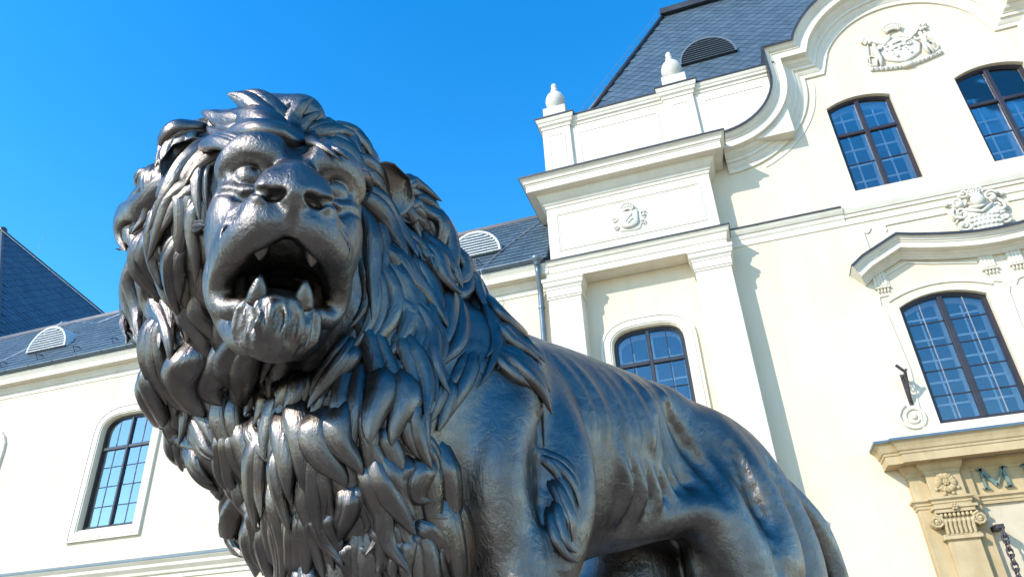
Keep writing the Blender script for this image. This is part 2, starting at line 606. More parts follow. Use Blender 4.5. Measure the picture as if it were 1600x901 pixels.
# string course on the central wall
mb = MB()
st = [(0.0, 9.80), (0.02, 9.80), (0.025, 9.86), (0.05, 9.90), (0.055, 9.97), (0.085, 9.99), (0.12, 10.05), (0.14, 10.10), (0.14, 10.13), (0.0, 10.16)]
sweep_plan(mb, st, [(0.76, Y0), (3.22, Y0)])
mb.build('string_course', M_TRIM, chateau)
mb = MB()
sweep_plan(mb, [(0.0, 10.161), (0.155, 10.133), (0.155, 10.105), (0.16, 10.105), (0.16, 10.140), (0.0, 10.170)], [(0.76, Y0), (3.20, Y0)])
mb.build('string_flashing', M_FLASH, chateau)
mb = MB()
st2 = [(0.0, 9.90), (0.03, 9.90), (0.035, 9.97), (0.06, 9.98), (0.085, 10.04), (0.10, 10.08), (0.10, 10.11), (0.0, 10.13)]
sweep_plan(mb, st2, [(3.222, Y0), (2 * XA - 3.222, Y0)])
mb.build('string_course', M_TRIM, chateau)
mb = MB()
mb.bbox(0.76, 2 * XA - 0.76, Y0 - 0.022, Y0 + 0.05, 9.72, 9.80, 0.006)
mb.build('string_fillet', M_TRIM, chateau)

# ---- pediment over the pair of windows
half = [(2.98, 8.54), (3.22, 8.72), (3.94, 9.07), (4.17, 9.00), (4.42, 8.94), (4.70, 8.88), (4.98, 8.83), (5.28, 8.79), (XA, 8.775)]
pp = half + [(2 * XA - x, z) for x, z in reversed(half[:-1])]
mb = MB()
pf = [(0.0, 0.44), (0.02, 0.44), (0.06, 0.40), (0.09, 0.385), (0.10, 0.36), (0.125, 0.355), (0.13, 0.335), (0.235, 0.33), (0.24, 0.335), (0.25, 0.20), (0.275, 0.195), (0.31, 0.12), (0.33, 0.115), (0.335, 0.09), (0.36, 0.085), (0.36, -0.1), (0.0, -0.1)]
sweep_elev(mb, list(reversed(pf)), pp, Y0)
mb.build('window_pediment', M_TRIM, chateau)
mb = MB()
sweep_elev(mb, [(-0.022, -0.1), (-0.001, -0.1), (0.0, 0.446), (0.03, 0.45), (0.03, 0.465), (-0.022, 0.465)], pp, Y0)
mb.build('pediment_flashing', M_FLASH, chateau)
# stucco panels and brackets round the pair of windows
for sgn in (-1, 1):
    def X(x):
        return x if sgn < 0 else 2 * XA - x
    def bb(m_, a, b, pr, z0, z1, bev=0.008):
        m_.bbox(min(X(a), X(b)), max(X(a), X(b)), Y0 - pr, Y0 + 0.05, z0, z1, bev)
    for bx in (3.36, 5.28):
        mb = MB()
        for k in range(4):
            bb(mb, bx + 0.06 * k - 0.001 * k, bx + 0.06 * k + 0.048, 0.055, 8.18, 8.50)
        bb(mb, bx - 0.012, bx + 0.24, 0.04, 8.17, 8.52)
        bb(mb, bx - 0.03, bx + 0.26, 0.065, 8.13, 8.165)
        for k in range(4):
            cx = X(bx + 0.03 + 0.06 * k)
            mb.lathe((cx, Y0 - 0.035, 8.06), [(0.020, 0.0), (0.016, 0.03), (0.008, 0.068)], 8)
        mb.build('triglyph_bracket', M_TRIM, chateau)
    # raised field between the brackets following the pediment, and the eared architrave round the window
    mb = MB()
    line = [(3.60, 8.12), (3.60, 8.41), (4.05, 8.61), (4.5, 8.49), (5.23, 8.34)]
    if sgn > 0:
        line = [(X(a), b) for a, b in reversed(line)]
    sweep_elev(mb, [(-0.02, 0.028), (0.02, 0.028), (0.02, -0.05), (-0.02, -0.05)], line, Y0)
    a0, a1 = min(X(3.50), X(5.33)), max(X(3.50), X(5.33))
    hd = list(reversed(seg_arch(a0, a1, 7.84, 0.22, 16)))
    sweep_elev(mb, [(-0.02, 0.03), (0.02, 0.03), (0.02, -0.05), (-0.02, -0.05)], hd, Y0)
    mb.build('stucco_moulding', M_TRIM, chateau)
    ear = [(3.36, 5.30), (3.46, 6.4), (3.40, 7.55), (3.34, 7.78), (3.36, 7.97), (3.53, 7.98)]
    ear2 = [(5.49, 5.30), (5.49, 7.05), (5.53, 7.62), (5.58, 7.74), (5.50, 7.86), (5.36, 7.9)]
    for e in (ear, ear2):
        e = [(X(a), b) for a, b in e]
        mb = MB()
        sweep_elev(mb, [(-0.014, 0.026), (0.014, 0.026), (0.014, -0.05), (-0.014, -0.05)], e, Y0)
        mb.build('architrave_line', M_TRIM, chateau)
    mb = MB()
    sp = []
    for k in range(34):
        t = k / 33
        a = -math.radians(250) + t * math.radians(760) * (1 if sgn < 0 else 1)
        r = 0.25 * (1 - 0.84 * t)
        cx = X(3.27)
        dx = r * math.cos(a)
        sp.append((cx + (dx if sgn < 0 else -dx), Y0 - 0.012, 5.51 + r * math.sin(a)))
    mb.tube(sp, [0.030 * (1 - 0.4 * k / 33) for k in range(34)], 8)
    mb.ball((X(3.27), Y0 - 0.01, 5.51), 0.05)
    mb.build('volute', M_TRIM, chateau, True)
    mb = MB()
    bb(mb, 3.47, 3.50, 0.03, 9.05, 9.55)
    crl = [(X(3.47 + 0.17 * k / 8), Y0 - 0.012, 9.55 - 0.10 * math.sin(math.pi * k / 8)) for k in range(9)]
    mb.tube(crl, 0.018, 6)
    bb(mb, 3.90, 5.08, 0.03, 9.53, 9.56)
    bb(mb, 3.90, 3.93, 0.028, 9.40, 9.528)
    mb.build('panel_moulding', M_TRIM, chateau)

# ---- projecting bay: recess wall, pilasters, entablature, attic block, main cornice, parapet
BX0, BX1 = -3.24, 0.75
BWIN = (-2.0, -0.48)
wall_with_holes('wall', [(BX0, -0.05), (BX1 - 0.001, -0.05), (BX1 - 0.001, 9.55), (BX0, 9.55)],
                [opening(BWIN[0], BWIN[1], 5.05, 7.80, 0.42, 'basket')], YR - 0.003, 0.40, M_WALL, chateau)['label'] = 'cream recess wall between the two white pilasters'
cx = sum(BWIN) / 2
window(BWIN[0], BWIN[1], 5.05, 7.80, 0.42, 'basket', YR, [cx - 0.38, cx, cx + 0.38], [5.64, 6.23, 6.83, 7.43], 7.43, 0.04, M_FRAME_BLACK, M_FRAME_BLACK,
       'arched many-paned window between the pilasters behind the lion', (0.24, 0.03, 0.035))
for x0 in (BX0, 0.0):
    x1 = x0 + 0.75
    p = MB()
    p.bbox(x0, x1, YB, YR + 0.2, 4.6, 9.10, 0.012)
    o = p.build('pilaster', M_TRIM, chateau)
    cap = MB()
    cp = [(0.0, 9.05), (0.02, 9.05), (0.02, 9.085), (0.04, 9.10), (0.025, 9.12), (0.025, 9.27), (0.04, 9.28), (0.04, 9.32), (0.075, 9.36), (0.085, 9.40), (0.085, 9.46), (0.105, 9.47), (0.105, 9.55), (0.0, 9.55)]
    sweep_plan(cap, cp, [(x0, YR + 0.1), (x0, YB), (x1, YB), (x1, YR + 0.1)])
    cap.box(x0, x1, YB, YR, 9.06, 9.549)
    cap.build('capital', M_TRIM, o)
    ped = MB()
    ped.bbox(x0 - 0.08, x1 + 0.08, YB - 0.08, YR + 0.2, -0.05, 4.12, 0.012)
    sweep_plan(ped, [(0.0, 4.1), (0.04, 4.1), (0.05, 4.16), (0.14, 4.24), (0.15, 4.30), (0.16, 4.36), (0.0, 4.42)], [(x0, YR + 0.1), (x0, YB), (x1, YB), (x1, YR + 0.1)])
    sweep_plan(ped, [(0.0, 4.42), (0.09, 4.42), (0.09, 4.52), (0.05, 4.60), (0.0, 4.62)], [(x0, YR + 0.1), (x0, YB), (x1, YB), (x1, YR + 0.1)])
    ped.box(x0, x1, YB + 0.002, YR, 4.1, 4.61)
    ped.build('pedestal', M_TRIM, o)
PL = [(BX0, YR + 1.2), (BX0, YB), (BX1, YB), (BX1, Y0 + 0.05)]
mb = MB()
mb.box(BX0, BX1, YB, YR + 1.2, 9.552, 10.0)
mb.build('frieze', M_TRIM, chateau)
mb = MB()
sweep_plan(mb, [(0.0, 9.55), (0.012, 9.55), (0.012, 9.70), (0.03, 9.71), (0.03, 9.75), (0.045, 9.79), (0.05, 9.85), (0.08, 9.88), (0.10, 9.93), (0.125, 9.96), (0.125, 9.995), (0.0, 10.03)], PL)
mb.build('string_course', M_TRIM, chateau)
mb = MB()
sweep_plan(mb, [(0.0, 10.032), (0.135, 9.998), (0.135, 9.97), (0.142, 9.97), (0.142, 10.005), (0.0, 10.042)], PL)
mb.build('string_flashing', M_FLASH, chateau)
AX0, AX1 = -3.11, 0.71
mb = MB()
mb.box(AX0, AX1, YB, YR + 1.2, 10.0, 12.3)
mb.build('attic_block', M_TRIM, chateau)
mb = MB()
fp = [(-2.90, 10.27), (0.47, 10.27), (0.47, 11.31), (-2.90, 11.31)]
frame_ring(mb, fp, 0.0, 0.035, YB - 0.016, YB + 0.03)
frame_ring(mb, fp, 0.055, 0.075, YB - 0.010, YB + 0.03)
mb.build('attic_panel', M_TRIM, chateau)
APL = [(AX0, YR + 1.2), (AX0, YB), (AX1, YB), (AX1, Y0 + 0.05)]
mb = MB()
mc = [(0.0, 11.50), (0.02, 11.50), (0.03, 11.56), (0.06, 11.585), (0.065, 11.64), (0.10, 11.67), (0.15, 11.74), (0.17, 11.79), (0.175, 11.83), (0.20, 11.85), (0.36, 11.862), (0.372, 11.85), (0.375, 11.85), (0.375, 12.02), (0.39, 12.03), (0.395, 12.06),
      (0.42, 12.07), (0.43, 12.12), (0.47, 12.17), (0.50, 12.19), (0.50, 12.235), (0.0, 12.32)]
sweep_plan(mb, mc, APL)
mb.build('main_cornice', M_TRIM, chateau)
mb = MB()
sweep_plan(mb, [(0.0, 12.322), (0.51, 12.237), (0.51, 12.20), (0.518, 12.20), (0.518, 12.245), (0.0, 12.335)], APL)
mb.build('cornice_flashing', M_FLASH, chateau)
# parapet with two piers and urns
YP = 13.66
mb = MB()
mb.box(-3.02, 2.75, YP, YP + 0.5, 12.25, 14.12)
mb.build('parapet_wall', M_TRIM, chateau)
mb = MB()
sweep_plan(mb, [(0.0, 14.02), (0.02, 14.02), (0.03, 14.08), (0.07, 14.11), (0.075, 14.16), (0.10, 14.19), (0.12, 14.24), (0.12, 14.30), (0.0, 14.33)], [(-2.40, YP), (0.03, YP)])
mb.build('parapet_coping', M_TRIM, chateau)
mb = MB()
sweep_plan(mb, [(0.0, 14.02), (0.02, 14.02), (0.03, 14.08), (0.07, 14.11), (0.075, 14.16), (0.10, 14.19), (0.12, 14.24), (0.12, 14.30), (0.0, 14.33)], [(0.80, YP), (2.75, YP)])
mb.build('parapet_coping', M_TRIM, chateau)
for a, b in ((-2.395, 0.03), (0.805, 2.75)):
    mb = MB()
    sweep_plan(mb, [(-0.5, 14.36), (0.0, 14.335), (0.13, 14.305), (0.13, 14.27), (0.14, 14.27), (0.14, 14.315), (0.0, 14.36), (-0.5, 14.39)], [(a, YP), (b, YP)])
    mb.build('parapet_flashing', M_FLASH, chateau)
for q in ([(-2.14, 12.5), (-0.13, 12.5), (-0.13, 13.78), (-2.14, 13.78)], [(0.98, 12.5), (2.4, 12.5), (2.4, 13.78), (0.98, 13.78)]):
    mb = MB()
    frame_ring(mb, q, 0.0, 0.03, YP - 0.014, YP + 0.03)
    mb.build('parapet_panel', M_TRIM, chateau)
URN = [(0.0, 0.0), (0.125, 0.0), (0.13, 0.03), (0.10, 0.06), (0.13, 0.11), (0.205, 0.20), (0.255, 0.31), (0.268, 0.40), (0.255, 0.50), (0.215, 0.60), (0.15, 0.68), (0.10, 0.73), (0.085, 0.77), (0.10, 0.795), (0.10, 0.83), (0.075, 0.845), (0.068, 0.87), (0.078, 0.92), (0.080, 0.98), (0.062, 1.03), (0.03, 1.055), (0.0, 1.06)]
for i, x0 in enumerate((-3.06, 0.05)):
    x1 = x0 + 0.73
    mb = MB()
    mb.bbox(x0, x1, YP - 0.09, YP + 0.55, 12.25, 14.1, 0.01)
    o = mb.build('parapet_pier', M_TRIM, chateau)
    mb = MB()
    pth = [(x0, YP + 0.5), (x0, YP - 0.09), (x1, YP - 0.09), (x1, YP + 0.5)]
    sweep_plan(mb, [(0.0, 14.02), (0.02, 14.02), (0.03, 14.09), (0.07, 14.13), (0.08, 14.20), (0.10, 14.22), (0.13, 14.30), (0.13, 14.36), (0.0, 14.40)], pth)
    mb.box(x0, x1, YP - 0.09, YP + 0.5, 14.05, 14.398)
    mb.build('pier_cap', M_TRIM, o)
    mb = MB()
    sweep_plan(mb, [(0.0, 14.402), (0.14, 14.362), (0.14, 14.33), (0.15, 14.33), (0.15, 14.372), (0.0, 14.425)], pth)
    mb.box(x0 + 0.001, x1 - 0.001, YP - 0.089, YP + 0.5, 14.40, 14.42)
    mb.build('pier_flashing', M_FLASH, o)
    mb = MB()
    frame_ring(mb, [(x0 + 0.15, 12.4), (x1 - 0.15, 12.4), (x1 - 0.15, 13.82), (x0 + 0.15, 13.82)], 0.0, 0.03, YP - 0.102, YP - 0.06)
    mb.build('pier_panel', M_TRIM, o)
    ux, uy = (x0 + x1) / 2, YP + 0.2
    MB().bbox(ux - 0.30, ux + 0.30, uy - 0.30, uy + 0.30, 14.40, 14.78, 0.015).build('urn_block', M_ORNAMENT, o)
    mb = MB()
    mb.lathe((ux, uy, 14.78), [(r * 1.0, z) for r, z in URN], 28)
    mb.build('urn', M_ORNAMENT, o, True)

# ---- reliefs: built from many small proud pieces
def relief(name, label, mat, fn):
    mb = MB()
    fn(mb)
    return mb.build(name, mat, chateau, True, label)

def scroll(mb, cx, cz, r, y, turns=1.3, a0=0, sgn=1, th=0.02, n=18):
    pts = []
    for k in range(n):
        t = k / (n - 1)
        a = a0 + sgn * t * turns * 2 * math.pi
        rr = r * (1 - 0.8 * t)
        pts.append((cx + rr * math.cos(a), y - 0.02 * t, cz + rr * math.sin(a)))
    mb.tube(pts, [th * (1 - 0.4 * k / n) for k in range(n)], 6)

def shield_poly(cx, cz, w, h, n=8):
    p = [(cx - w, cz + h), (cx + w, cz + h)]
    p = [(cx - w, cz - h * 0.35)] + [(cx - w * math.cos(math.pi * k / n), cz - h * 0.35 - h * 0.65 * math.sin(math.pi * k / n)) for k in range(1, n)] + [(cx + w, cz - h * 0.35), (cx + w * 1.04, cz + h), (cx, cz + h * 0.93), (cx - w * 1.04, cz + h)]
    return p

def dome(mb, poly, y0, y1, bulge, cx, cz):
    """shield with a softly cushioned front"""
    n = len(poly)
    rings = [(1.0, y1), (1.0, y0 + 0.01), (0.93, y0), (0.6, y0 - bulge * 0.7), (0.25, y0 - bulge)]
    v = []
    f = []
    for s, yy in rings:
        v += [(cx + (p[0] - cx) * s, yy, cz + (p[1] - cz) * s) for p in poly]
    for r in range(len(rings) - 1):
        for i in range(n):
            j = (i + 1) % n
            f.append((r * n + i, r * n + j, (r + 1) * n + j, (r + 1) * n + i))
    f.append(tuple((len(rings) - 1) * n + i for i in range(n)))
    mb.add(v, f)

def crown(mb, cx, cz, w, h, y, n=9):
    for k in range(n):
        t = -1 + 2 * k / (n - 1)
        a = t * 0.75
        bx, bz = cx + w * math.sin(a) * 1.0, cz + h * (math.cos(a) - 0.75) * 1.6
        tx, tz = cx + (w * 1.28) * math.sin(a), bz + h * 0.75 * math.cos(a)
        mb.tube([(bx, y, bz), (tx, y - 0.015, tz)], [0.020, 0.014], 6)
        mb.ball((tx, y - 0.02, tz + 0.01), 0.024, 8, 5)
    base = [(cx + w * 0.98 * math.sin(-0.75 + 1.5 * k / 10), y + 0.0, cz - 0.02 + h * (math.cos(-0.75 + 1.5 * k / 10) - 0.75) * 1.6) for k in range(11)]
    mb.tube(base, 0.032, 6)
    mb.tube([(p[0], p[1] + 0.01, p[2] + 0.05) for p in base], 0.028, 6)

def small_crest(mb):
    cx, cz, y = -1.20, 10.72, YB
    pts = []
    rng = random.Random(5)
    for k in range(26):
        a = 2 * math.pi * k / 26
        r = 1 + 0.10 * math.sin(5 * a + 0.6) + rng.uniform(-0.04, 0.04)
        pts.append((cx + 0.36 * r * math.cos(a), cz - 0.03 + 0.30 * r * math.sin(a)))
    dome(mb, pts, y - 0.02, y + 0.02, 0.01, cx, cz - 0.03)
    dome(mb, shield_poly(cx - 0.01, cz - 0.02, 0.215, 0.225), y - 0.075, y + 0.01, 0.02, cx, cz - 0.04)
    crown(mb, cx, cz + 0.22, 0.17, 0.15, y - 0.06, 9)
    for s in (-1, 1):
        scroll(mb, cx + s * 0.33, cz + 0.06, 0.08, y - 0.03, 1.2, 0.5, s, 0.018)
        scroll(mb, cx + s * 0.30, cz - 0.16, 0.07, y - 0.03, 1.2, 2.5, -s, 0.016)
    for (a, b, c, d) in ((-0.08, -0.10, 0.04, 0.05), (-0.03, -0.14, 0.09, -0.04), (0.05, 0.02, 0.08, 0.10)):
        mb.tube([(cx + a, y - 0.10, cz + b), (cx + c, y - 0.10, cz + d)], 0.014, 6)
relief('coat_of_arms', 'small crowned shield relief on the white attic panel', M_ORNAMENT, small_crest)

def big_crest(mb):
    cx, cz, y = 5.53, 14.12, Y0
    dome(mb, [(cx - 0.40, cz + 0.26), (cx - 0.44, cz - 0.02), (cx - 0.36, cz - 0.26), (cx - 0.2, cz - 0.36), (cx, cz - 0.44), (cx + 0.2, cz - 0.36), (cx + 0.36, cz - 0.26), (cx + 0.44, cz - 0.02), (cx + 0.40, cz + 0.26), (cx, cz + 0.32)], y - 0.05, y + 0.02, 0.03, cx, cz)
    crown(mb, cx, cz + 0.56, 0.22, 0.17, y - 0.07, 10)
    for s in (-1, 1):
        # swagged drapery from the crown to a gathered end
        for d in (0.0, 0.05, 0.10):
            mb.tube([(cx + s * (0.10 + 0.48 * t), y - 0.05, cz + 0.46 - d * 0.7 - 0.20 * math.sin(math.pi * min(t * 1.15, 1)) * (1 - 0.4 * t) + 0.04 * t) for t in [k / 8 for k in range(9)]], 0.030, 6)
        rng = random.Random(3 + s)
        for k in range(9):
            mb.ball((cx + s * (0.62 + rng.uniform(-0.08, 0.08)), y - 0.05, cz + 0.44 + rng.uniform(-0.08, 0.10)), 0.045, 8, 5)
        mb.tube([(cx + s * 0.60, y - 0.03, cz + 0.36), (cx + s * 0.66, y - 0.03, cz + 0.12), (cx + s * 0.72, y - 0.02, cz - 0.40)], [0.02, 0.03, 0.016], 6)
        # supporter figure: one continuous tapering column with legs and arm
        bx = cx + s * 0.50
        mb.tube([(bx, y - 0.06, cz + 0.30), (bx, y - 0.08, cz + 0.24), (bx + s * 0.01, y - 0.07, cz + 0.17), (bx + s * 0.02, y - 0.08, cz + 0.08), (bx, y - 0.08, cz - 0.06), (bx - s * 0.02, y - 0.07, cz - 0.20), (bx + s * 0.01, y - 0.06, cz - 0.42)], [0.03, 0.048, 0.03, 0.075, 0.06, 0.05, 0.03], 8)
        mb.tube([(bx, y - 0.07, cz - 0.08), (bx + s * 0.08, y - 0.07, cz - 0.24), (bx + s * 0.10, y - 0.05, cz - 0.42)], [0.055, 0.042, 0.028], 8)
        mb.tube([(bx, y - 0.08, cz + 0.12), (bx - s * 0.10, y - 0.09, cz + 0.06), (bx - s * 0.16, y - 0.08, cz + 0.14)], [0.035, 0.028, 0.02], 6)
        ring_ = [(bx + s * 0.14 + 0.11 * math.cos(2 * math.pi * k / 16), y - 0.03, cz - 0.18 + 0.15 * math.sin(2 * math.pi * k / 16)) for k in range(16)]
        mb.tube(ring_, 0.022, 6, True)
    # bands and charges on the shield
    for z_ in (0.14, 0.0):
        mb.tube([(cx - 0.14, y - 0.10, cz + z_ - 0.01), (cx + 0.06, y - 0.10, cz + z_ + 0.02)], 0.018, 6)
    rng = random.Random(11)
    for k in range(16):
        mb.ball((cx + rng.uniform(-0.3, 0.3), y - 0.075, cz + rng.uniform(-0.28, 0.2)), rng.uniform(0.02, 0.045), 8, 5)
    scroll(mb, cx + 0.2, cz + 0.05, 0.10, y - 0.09, 1.2, 1, 1)
    # motto ribbon with a cartouche in the middle
    rb = []
    for k in range(17):
        t = -1 + k / 8
        rb.append((cx + t * 0.76, y, cz - 0.49 - 0.06 * math.cos(t * 2.2) + 0.05 * abs(t) ** 2))
    for a, b in zip(rb, rb[1:]):
        v = [(a[0], y - 0.055, a[2] - 0.05), (b[0] + 0.003, y - 0.055, b[2] - 0.05), (b[0] + 0.003, y - 0.055, b[2] + 0.05), (a[0], y - 0.055, a[2] + 0.05)]
        v += [(p[0], y + 0.02, p[2]) for p in v]
        mb.add(v, [(0, 1, 2, 3), (0, 4, 5, 1), (3, 2, 6, 7), (1, 5, 6, 2), (0, 3, 7, 4)])
    mb.bbox(cx - 0.11, cx + 0.11, y - 0.11, y + 0.02, cz - 0.62, cz - 0.49, 0.03)
    for k in range(26):
        x_ = cx - 0.7 + 1.4 * k / 25
        t = (x_ - cx) / 0.76
        mb.ball((x_, y - 0.058, cz - 0.49 - 0.06 * math.cos(t * 2.2) + 0.05 * t * t), 0.017, 6, 4)
relief('coat_of_arms', 'large heraldic relief with crown, supporters and ribbon high on the gable', M_ORNAMENT, big_crest)

def emblem(mb):
    cx, cz, y = 5.62, 9.42, Y0
    # base shield with a masonry pattern of little blocks
    dome(mb, shield_poly(cx + 0.02, cz - 0.22, 0.32, 0.30), y - 0.10, y + 0.02, 0.05, cx, cz - 0.25)
    for r in range(4):
        for k in range(7):
            mb.bbox(cx - 0.26 + 0.078 * k + 0.03 * (r % 2), cx - 0.26 + 0.078 * k + 0.03 * (r % 2) + 0.05, y - 0.165, y - 0.1, cz - 0.46 + 0.10 * r, cz - 0.46 + 0.10 * r + 0.035, 0.008)
    # helmet and mantling
    mb.ball((cx + 0.02, y - 0.16, cz + 0.20), 0.13, 14, 9, 1.0, 0.9, 1.15)
    mb.tube([(cx - 0.16, y - 0.12, cz + 0.10), (cx + 0.0, y - 0.2, cz + 0.02), (cx + 0.18, y - 0.12, cz + 0.12)], 0.035, 8)
    mb.tube([(cx - 0.24, y - 0.12, cz + 0.06), (cx + 0.0, y - 0.17, cz - 0.08), (cx + 0.25, y - 0.12, cz + 0.08)], 0.04, 8)
    crown(mb, cx + 0.02, cz + 0.36, 0.12, 0.12, y - 0.12, 6)
    for s in (-1, 1):
        scroll(mb, cx + s * 0.36, cz - 0.28, 0.15, y - 0.09, 1.5, 1.2, s, 0.040)
        scroll(mb, cx + s * 0.33, cz + 0.02, 0.16, y - 0.09, 1.4, 2.2, -s, 0.038)
        scroll(mb, cx + s * 0.30, cz + 0.27, 0.14, y - 0.09, 1.3, 0.2, s, 0.034)
        scroll(mb, cx + s * 0.14, cz + 0.46, 0.10, y - 0.07, 1.3, 3.2, -s, 0.028)
        mb.ball((cx + s * 0.30, y - 0.11, cz + 0.20), 0.07, 10, 6)
        mb.ball((cx + s * 0.40, y - 0.10, cz - 0.27), 0.06, 10, 6)
        mb.ball((cx + s * 0.50, y - 0.04, cz + 0.30), 0.05, 10, 6)
        for k in range(6):
            a = 0.4 + k * 0.45
            mb.tube([(cx + s * (0.30 + 0.05 * math.cos(a)), y - 0.07, cz - 0.05 + 0.05 * math.sin(a)), (cx + s * (0.30 + 0.21 * math.cos(a - 0.9)), y - 0.04, cz - 0.05 + 0.28 * math.sin(a - 0.9))], [0.045, 0.015], 6)
relief('coat_of_arms', 'deep helmet-and-shield relief on top of the window pediment', M_ORNAMENT, emblem)

# ---- stone portal
portal = empty('portal', (0, 0, 0), 'yellow sandstone portal with pilasters, rosette and green letters', None, chateau)
PX = 2 * XA
def pm(x):
    return PX - x
def both(f):
    for s in (-1, 1):
        f(lambda x: x if s < 0 else pm(x), s)
mb = MB()
mb.bbox(2.82, 3.78, 13.80, Y0 + 0.05, -0.05, 4.62, 0.01)
mb.bbox(pm(3.78), pm(2.82), 13.80, Y0 + 0.05, -0.05, 4.62, 0.01)
mb.bbox(3.78, pm(3.78), 13.88, Y0 + 0.05, 3.90, 4.62, 0.006)
mb.build('portal_frieze', M_STONE, portal)
mb = MB()
mb.bbox(3.79, pm(3.79), 13.915, Y0 + 0.05, -0.05, 3.893, 0.006)
mb.build('portal_panel', M_STONE_PALE, portal)
def pil(X, s):
    def B(m_, a, b, y0, z0, z1, bev=0.01):
        m_.bbox(min(X(a), X(b)), max(X(a), X(b)), y0, 13.85, z0, z1, bev)
    mb = MB()
    B(mb, 3.08, 3.56, 13.68, -0.05, 3.36)
    o = mb.build('portal_pilaster', M_STONE, portal)
    mb = MB()
    B(mb, 3.03, 3.61, 13.63, 3.34, 3.40)
    B(mb, 3.045, 3.595, 13.645, 3.40, 3.425)
    B(mb, 3.10, 3.54, 13.67, 3.42, 3.70)
    B(mb, 3.02, 3.63, 13.62, 3.76, 3.82)
    B(mb, 2.99, 3.68, 13.60, 3.82, 3.87)
    for sx in (3.00, 3.64):
        sg = 1 if sx < 3.3 else -1
        sg2 = sg if s < 0 else -sg
        for k in range(3):
            scroll(mb, X(sx), 3.63, 0.105 - 0.0 * k, 13.62 + 0.05 * k, 1.9, math.pi / 2, -sg2, 0.026)
        mb.ball((X(sx), 13.60, 3.63), 0.034, 10, 6)
        disc = [(X(sx) + 0.10 * math.cos(2 * math.pi * k / 18), 3.63 + 0.10 * math.sin(2 * math.pi * k / 18)) for k in range(18)]
        mb.prism(disc, 13.64, 13.80)
    for k in range(8):
        mb.ball((X(3.10 + 0.064 * k), 13.64, 3.72), 0.027, 8, 6, 1, 1, 1.25)
    for k in range(7):
        xx = X(3.12 + 0.067 * k)
        mb.tube([(xx, 13.655, 3.43), (xx, 13.640, 3.55), (xx + 0.01, 13.61, 3.62), (xx, 13.615, 3.66)], [0.022, 0.030, 0.028, 0.012], 7)
    for k in range(6):
        a = 2 * math.pi * k / 6
        mb.ball((X(3.32) + 0.04 * math.cos(a), 13.585, 3.845 + 0.04 * math.sin(a)), 0.024, 8, 5)
    mb.ball((X(3.32), 13.57, 3.845), 0.022, 8, 5)
    mb.build('portal_capital', M_STONE, o)
    mb = MB()
    B(mb, 3.07, 3.60, 13.70, 4.02, 4.60)
    mb.build('frieze_block', M_STONE, o)
    # rosette of five veined petals
    mb = MB()
    rc = (X(3.335), 13.70, 4.25)
    for k in range(5):
        a = math.radians(90 + 72 * k)
        ca, sa = math.cos(a), math.sin(a)
        v = []
        n = 9
        for i in range(n):
            t = -1 + 2 * i / (n - 1)
            for j in range(5):
                r = 0.04 + 0.125 * j / 4 * (1 - 0.28 * t * t)
                w = t * (0.035 + 0.075 * (j / 4))
                dep = 0.025 + 0.028 * math.sin(math.pi * j / 4.4) - 0.012 * math.cos(t * 9)
                v.append((rc[0] + ca * r - sa * w, rc[1] - dep, rc[2] + sa * r + ca * w))
        f = [(i * 5 + j, i * 5 + j + 1, (i + 1) * 5 + j + 1, (i + 1) * 5 + j) for i in range(n - 1) for j in range(4)]
        rim = [i * 5 + 4 for i in range(n)]
        m0 = len(v)
        v += [(v[i][0], rc[1] + 0.005, v[i][2]) for i in rim]
        f += [(rim[i], m0 + i, m0 + i + 1, rim[i + 1]) for i in range(n - 1)]
        mb.add(v, f)
    for k in range(6):
        a = 2 * math.pi * k / 6
        mb.ball((rc[0] + 0.033 * math.cos(a), rc[1] - 0.05, rc[2] + 0.033 * math.sin(a)), 0.022, 8, 5)
    mb.ball((rc[0], rc[1] - 0.06, rc[2]), 0.02, 8, 5)
    for k in range(4):
        a = math.radians(-150 + 40 * k)
        mb.ball((rc[0] + 0.19 * math.cos(a), rc[1] - 0.01, rc[2] + 0.19 * math.sin(a)), 0.035, 8, 5)
    mb.build('rosette', M_STONE, o, True)
both(pil)
# architrave and cornice of the portal, breaking forward over the pilasters
BRK = lambda o0, o1, ye: [(2.82, Y0), (2.82, 13.80), (3.06, 13.80), (3.06, 13.70), (3.60, 13.70), (3.60, 13.88), (pm(3.60), 13.88), (pm(3.60), 13.70), (pm(3.06), 13.70), (pm(3.06), 13.80), (pm(2.82), 13.80), (pm(2.82), Y0)]
mb = MB()
sweep_plan(mb, [(0.0, 3.87), (0.015, 3.87), (0.02, 3.92), (0.035, 3.925), (0.035, 3.955), (0.06, 3.985), (0.075, 3.99), (0.075, 4.02), (0.0, 4.04)], BRK(0, 0, 0))
mb.build('portal_architrave', M_STONE, portal)
mb = MB()
sweep_plan(mb, [(0.0, 4.42), (0.01, 4.42), (0.015, 4.46), (0.05, 4.50), (0.075, 4.56), (0.08, 4.60), (0.10, 4.61), (0.0, 4.615)], BRK(0, 0, 0))
mb.build('portal_bed_mould', M_STONE, portal)
CBR = [(2.82, Y0), (2.82, 13.80), (3.06, 13.80), (3.06, 13.72), (pm(3.06), 13.72), (pm(3.06), 13.80), (pm(2.82), 13.80), (pm(2.82), Y0)]
mb = MB()
sweep_plan(mb, [(0.0, 4.612), (0.30, 4.612), (0.305, 4.60), (0.31, 4.60), (0.31, 4.74), (0.325, 4.745), (0.33, 4.78), (0.35, 4.80), (0.37, 4.86), (0.405, 4.93), (0.43, 4.955), (0.43, 4.985), (0.0, 5.08)], CBR)
mb.build('portal_cornice', M_STONE, portal)
mb = MB()
sweep_plan(mb, [(0.0, 5.082), (0.44, 4.987), (0.44, 4.955), (0.448, 4.955), (0.448, 4.997), (0.0, 5.097)], CBR)
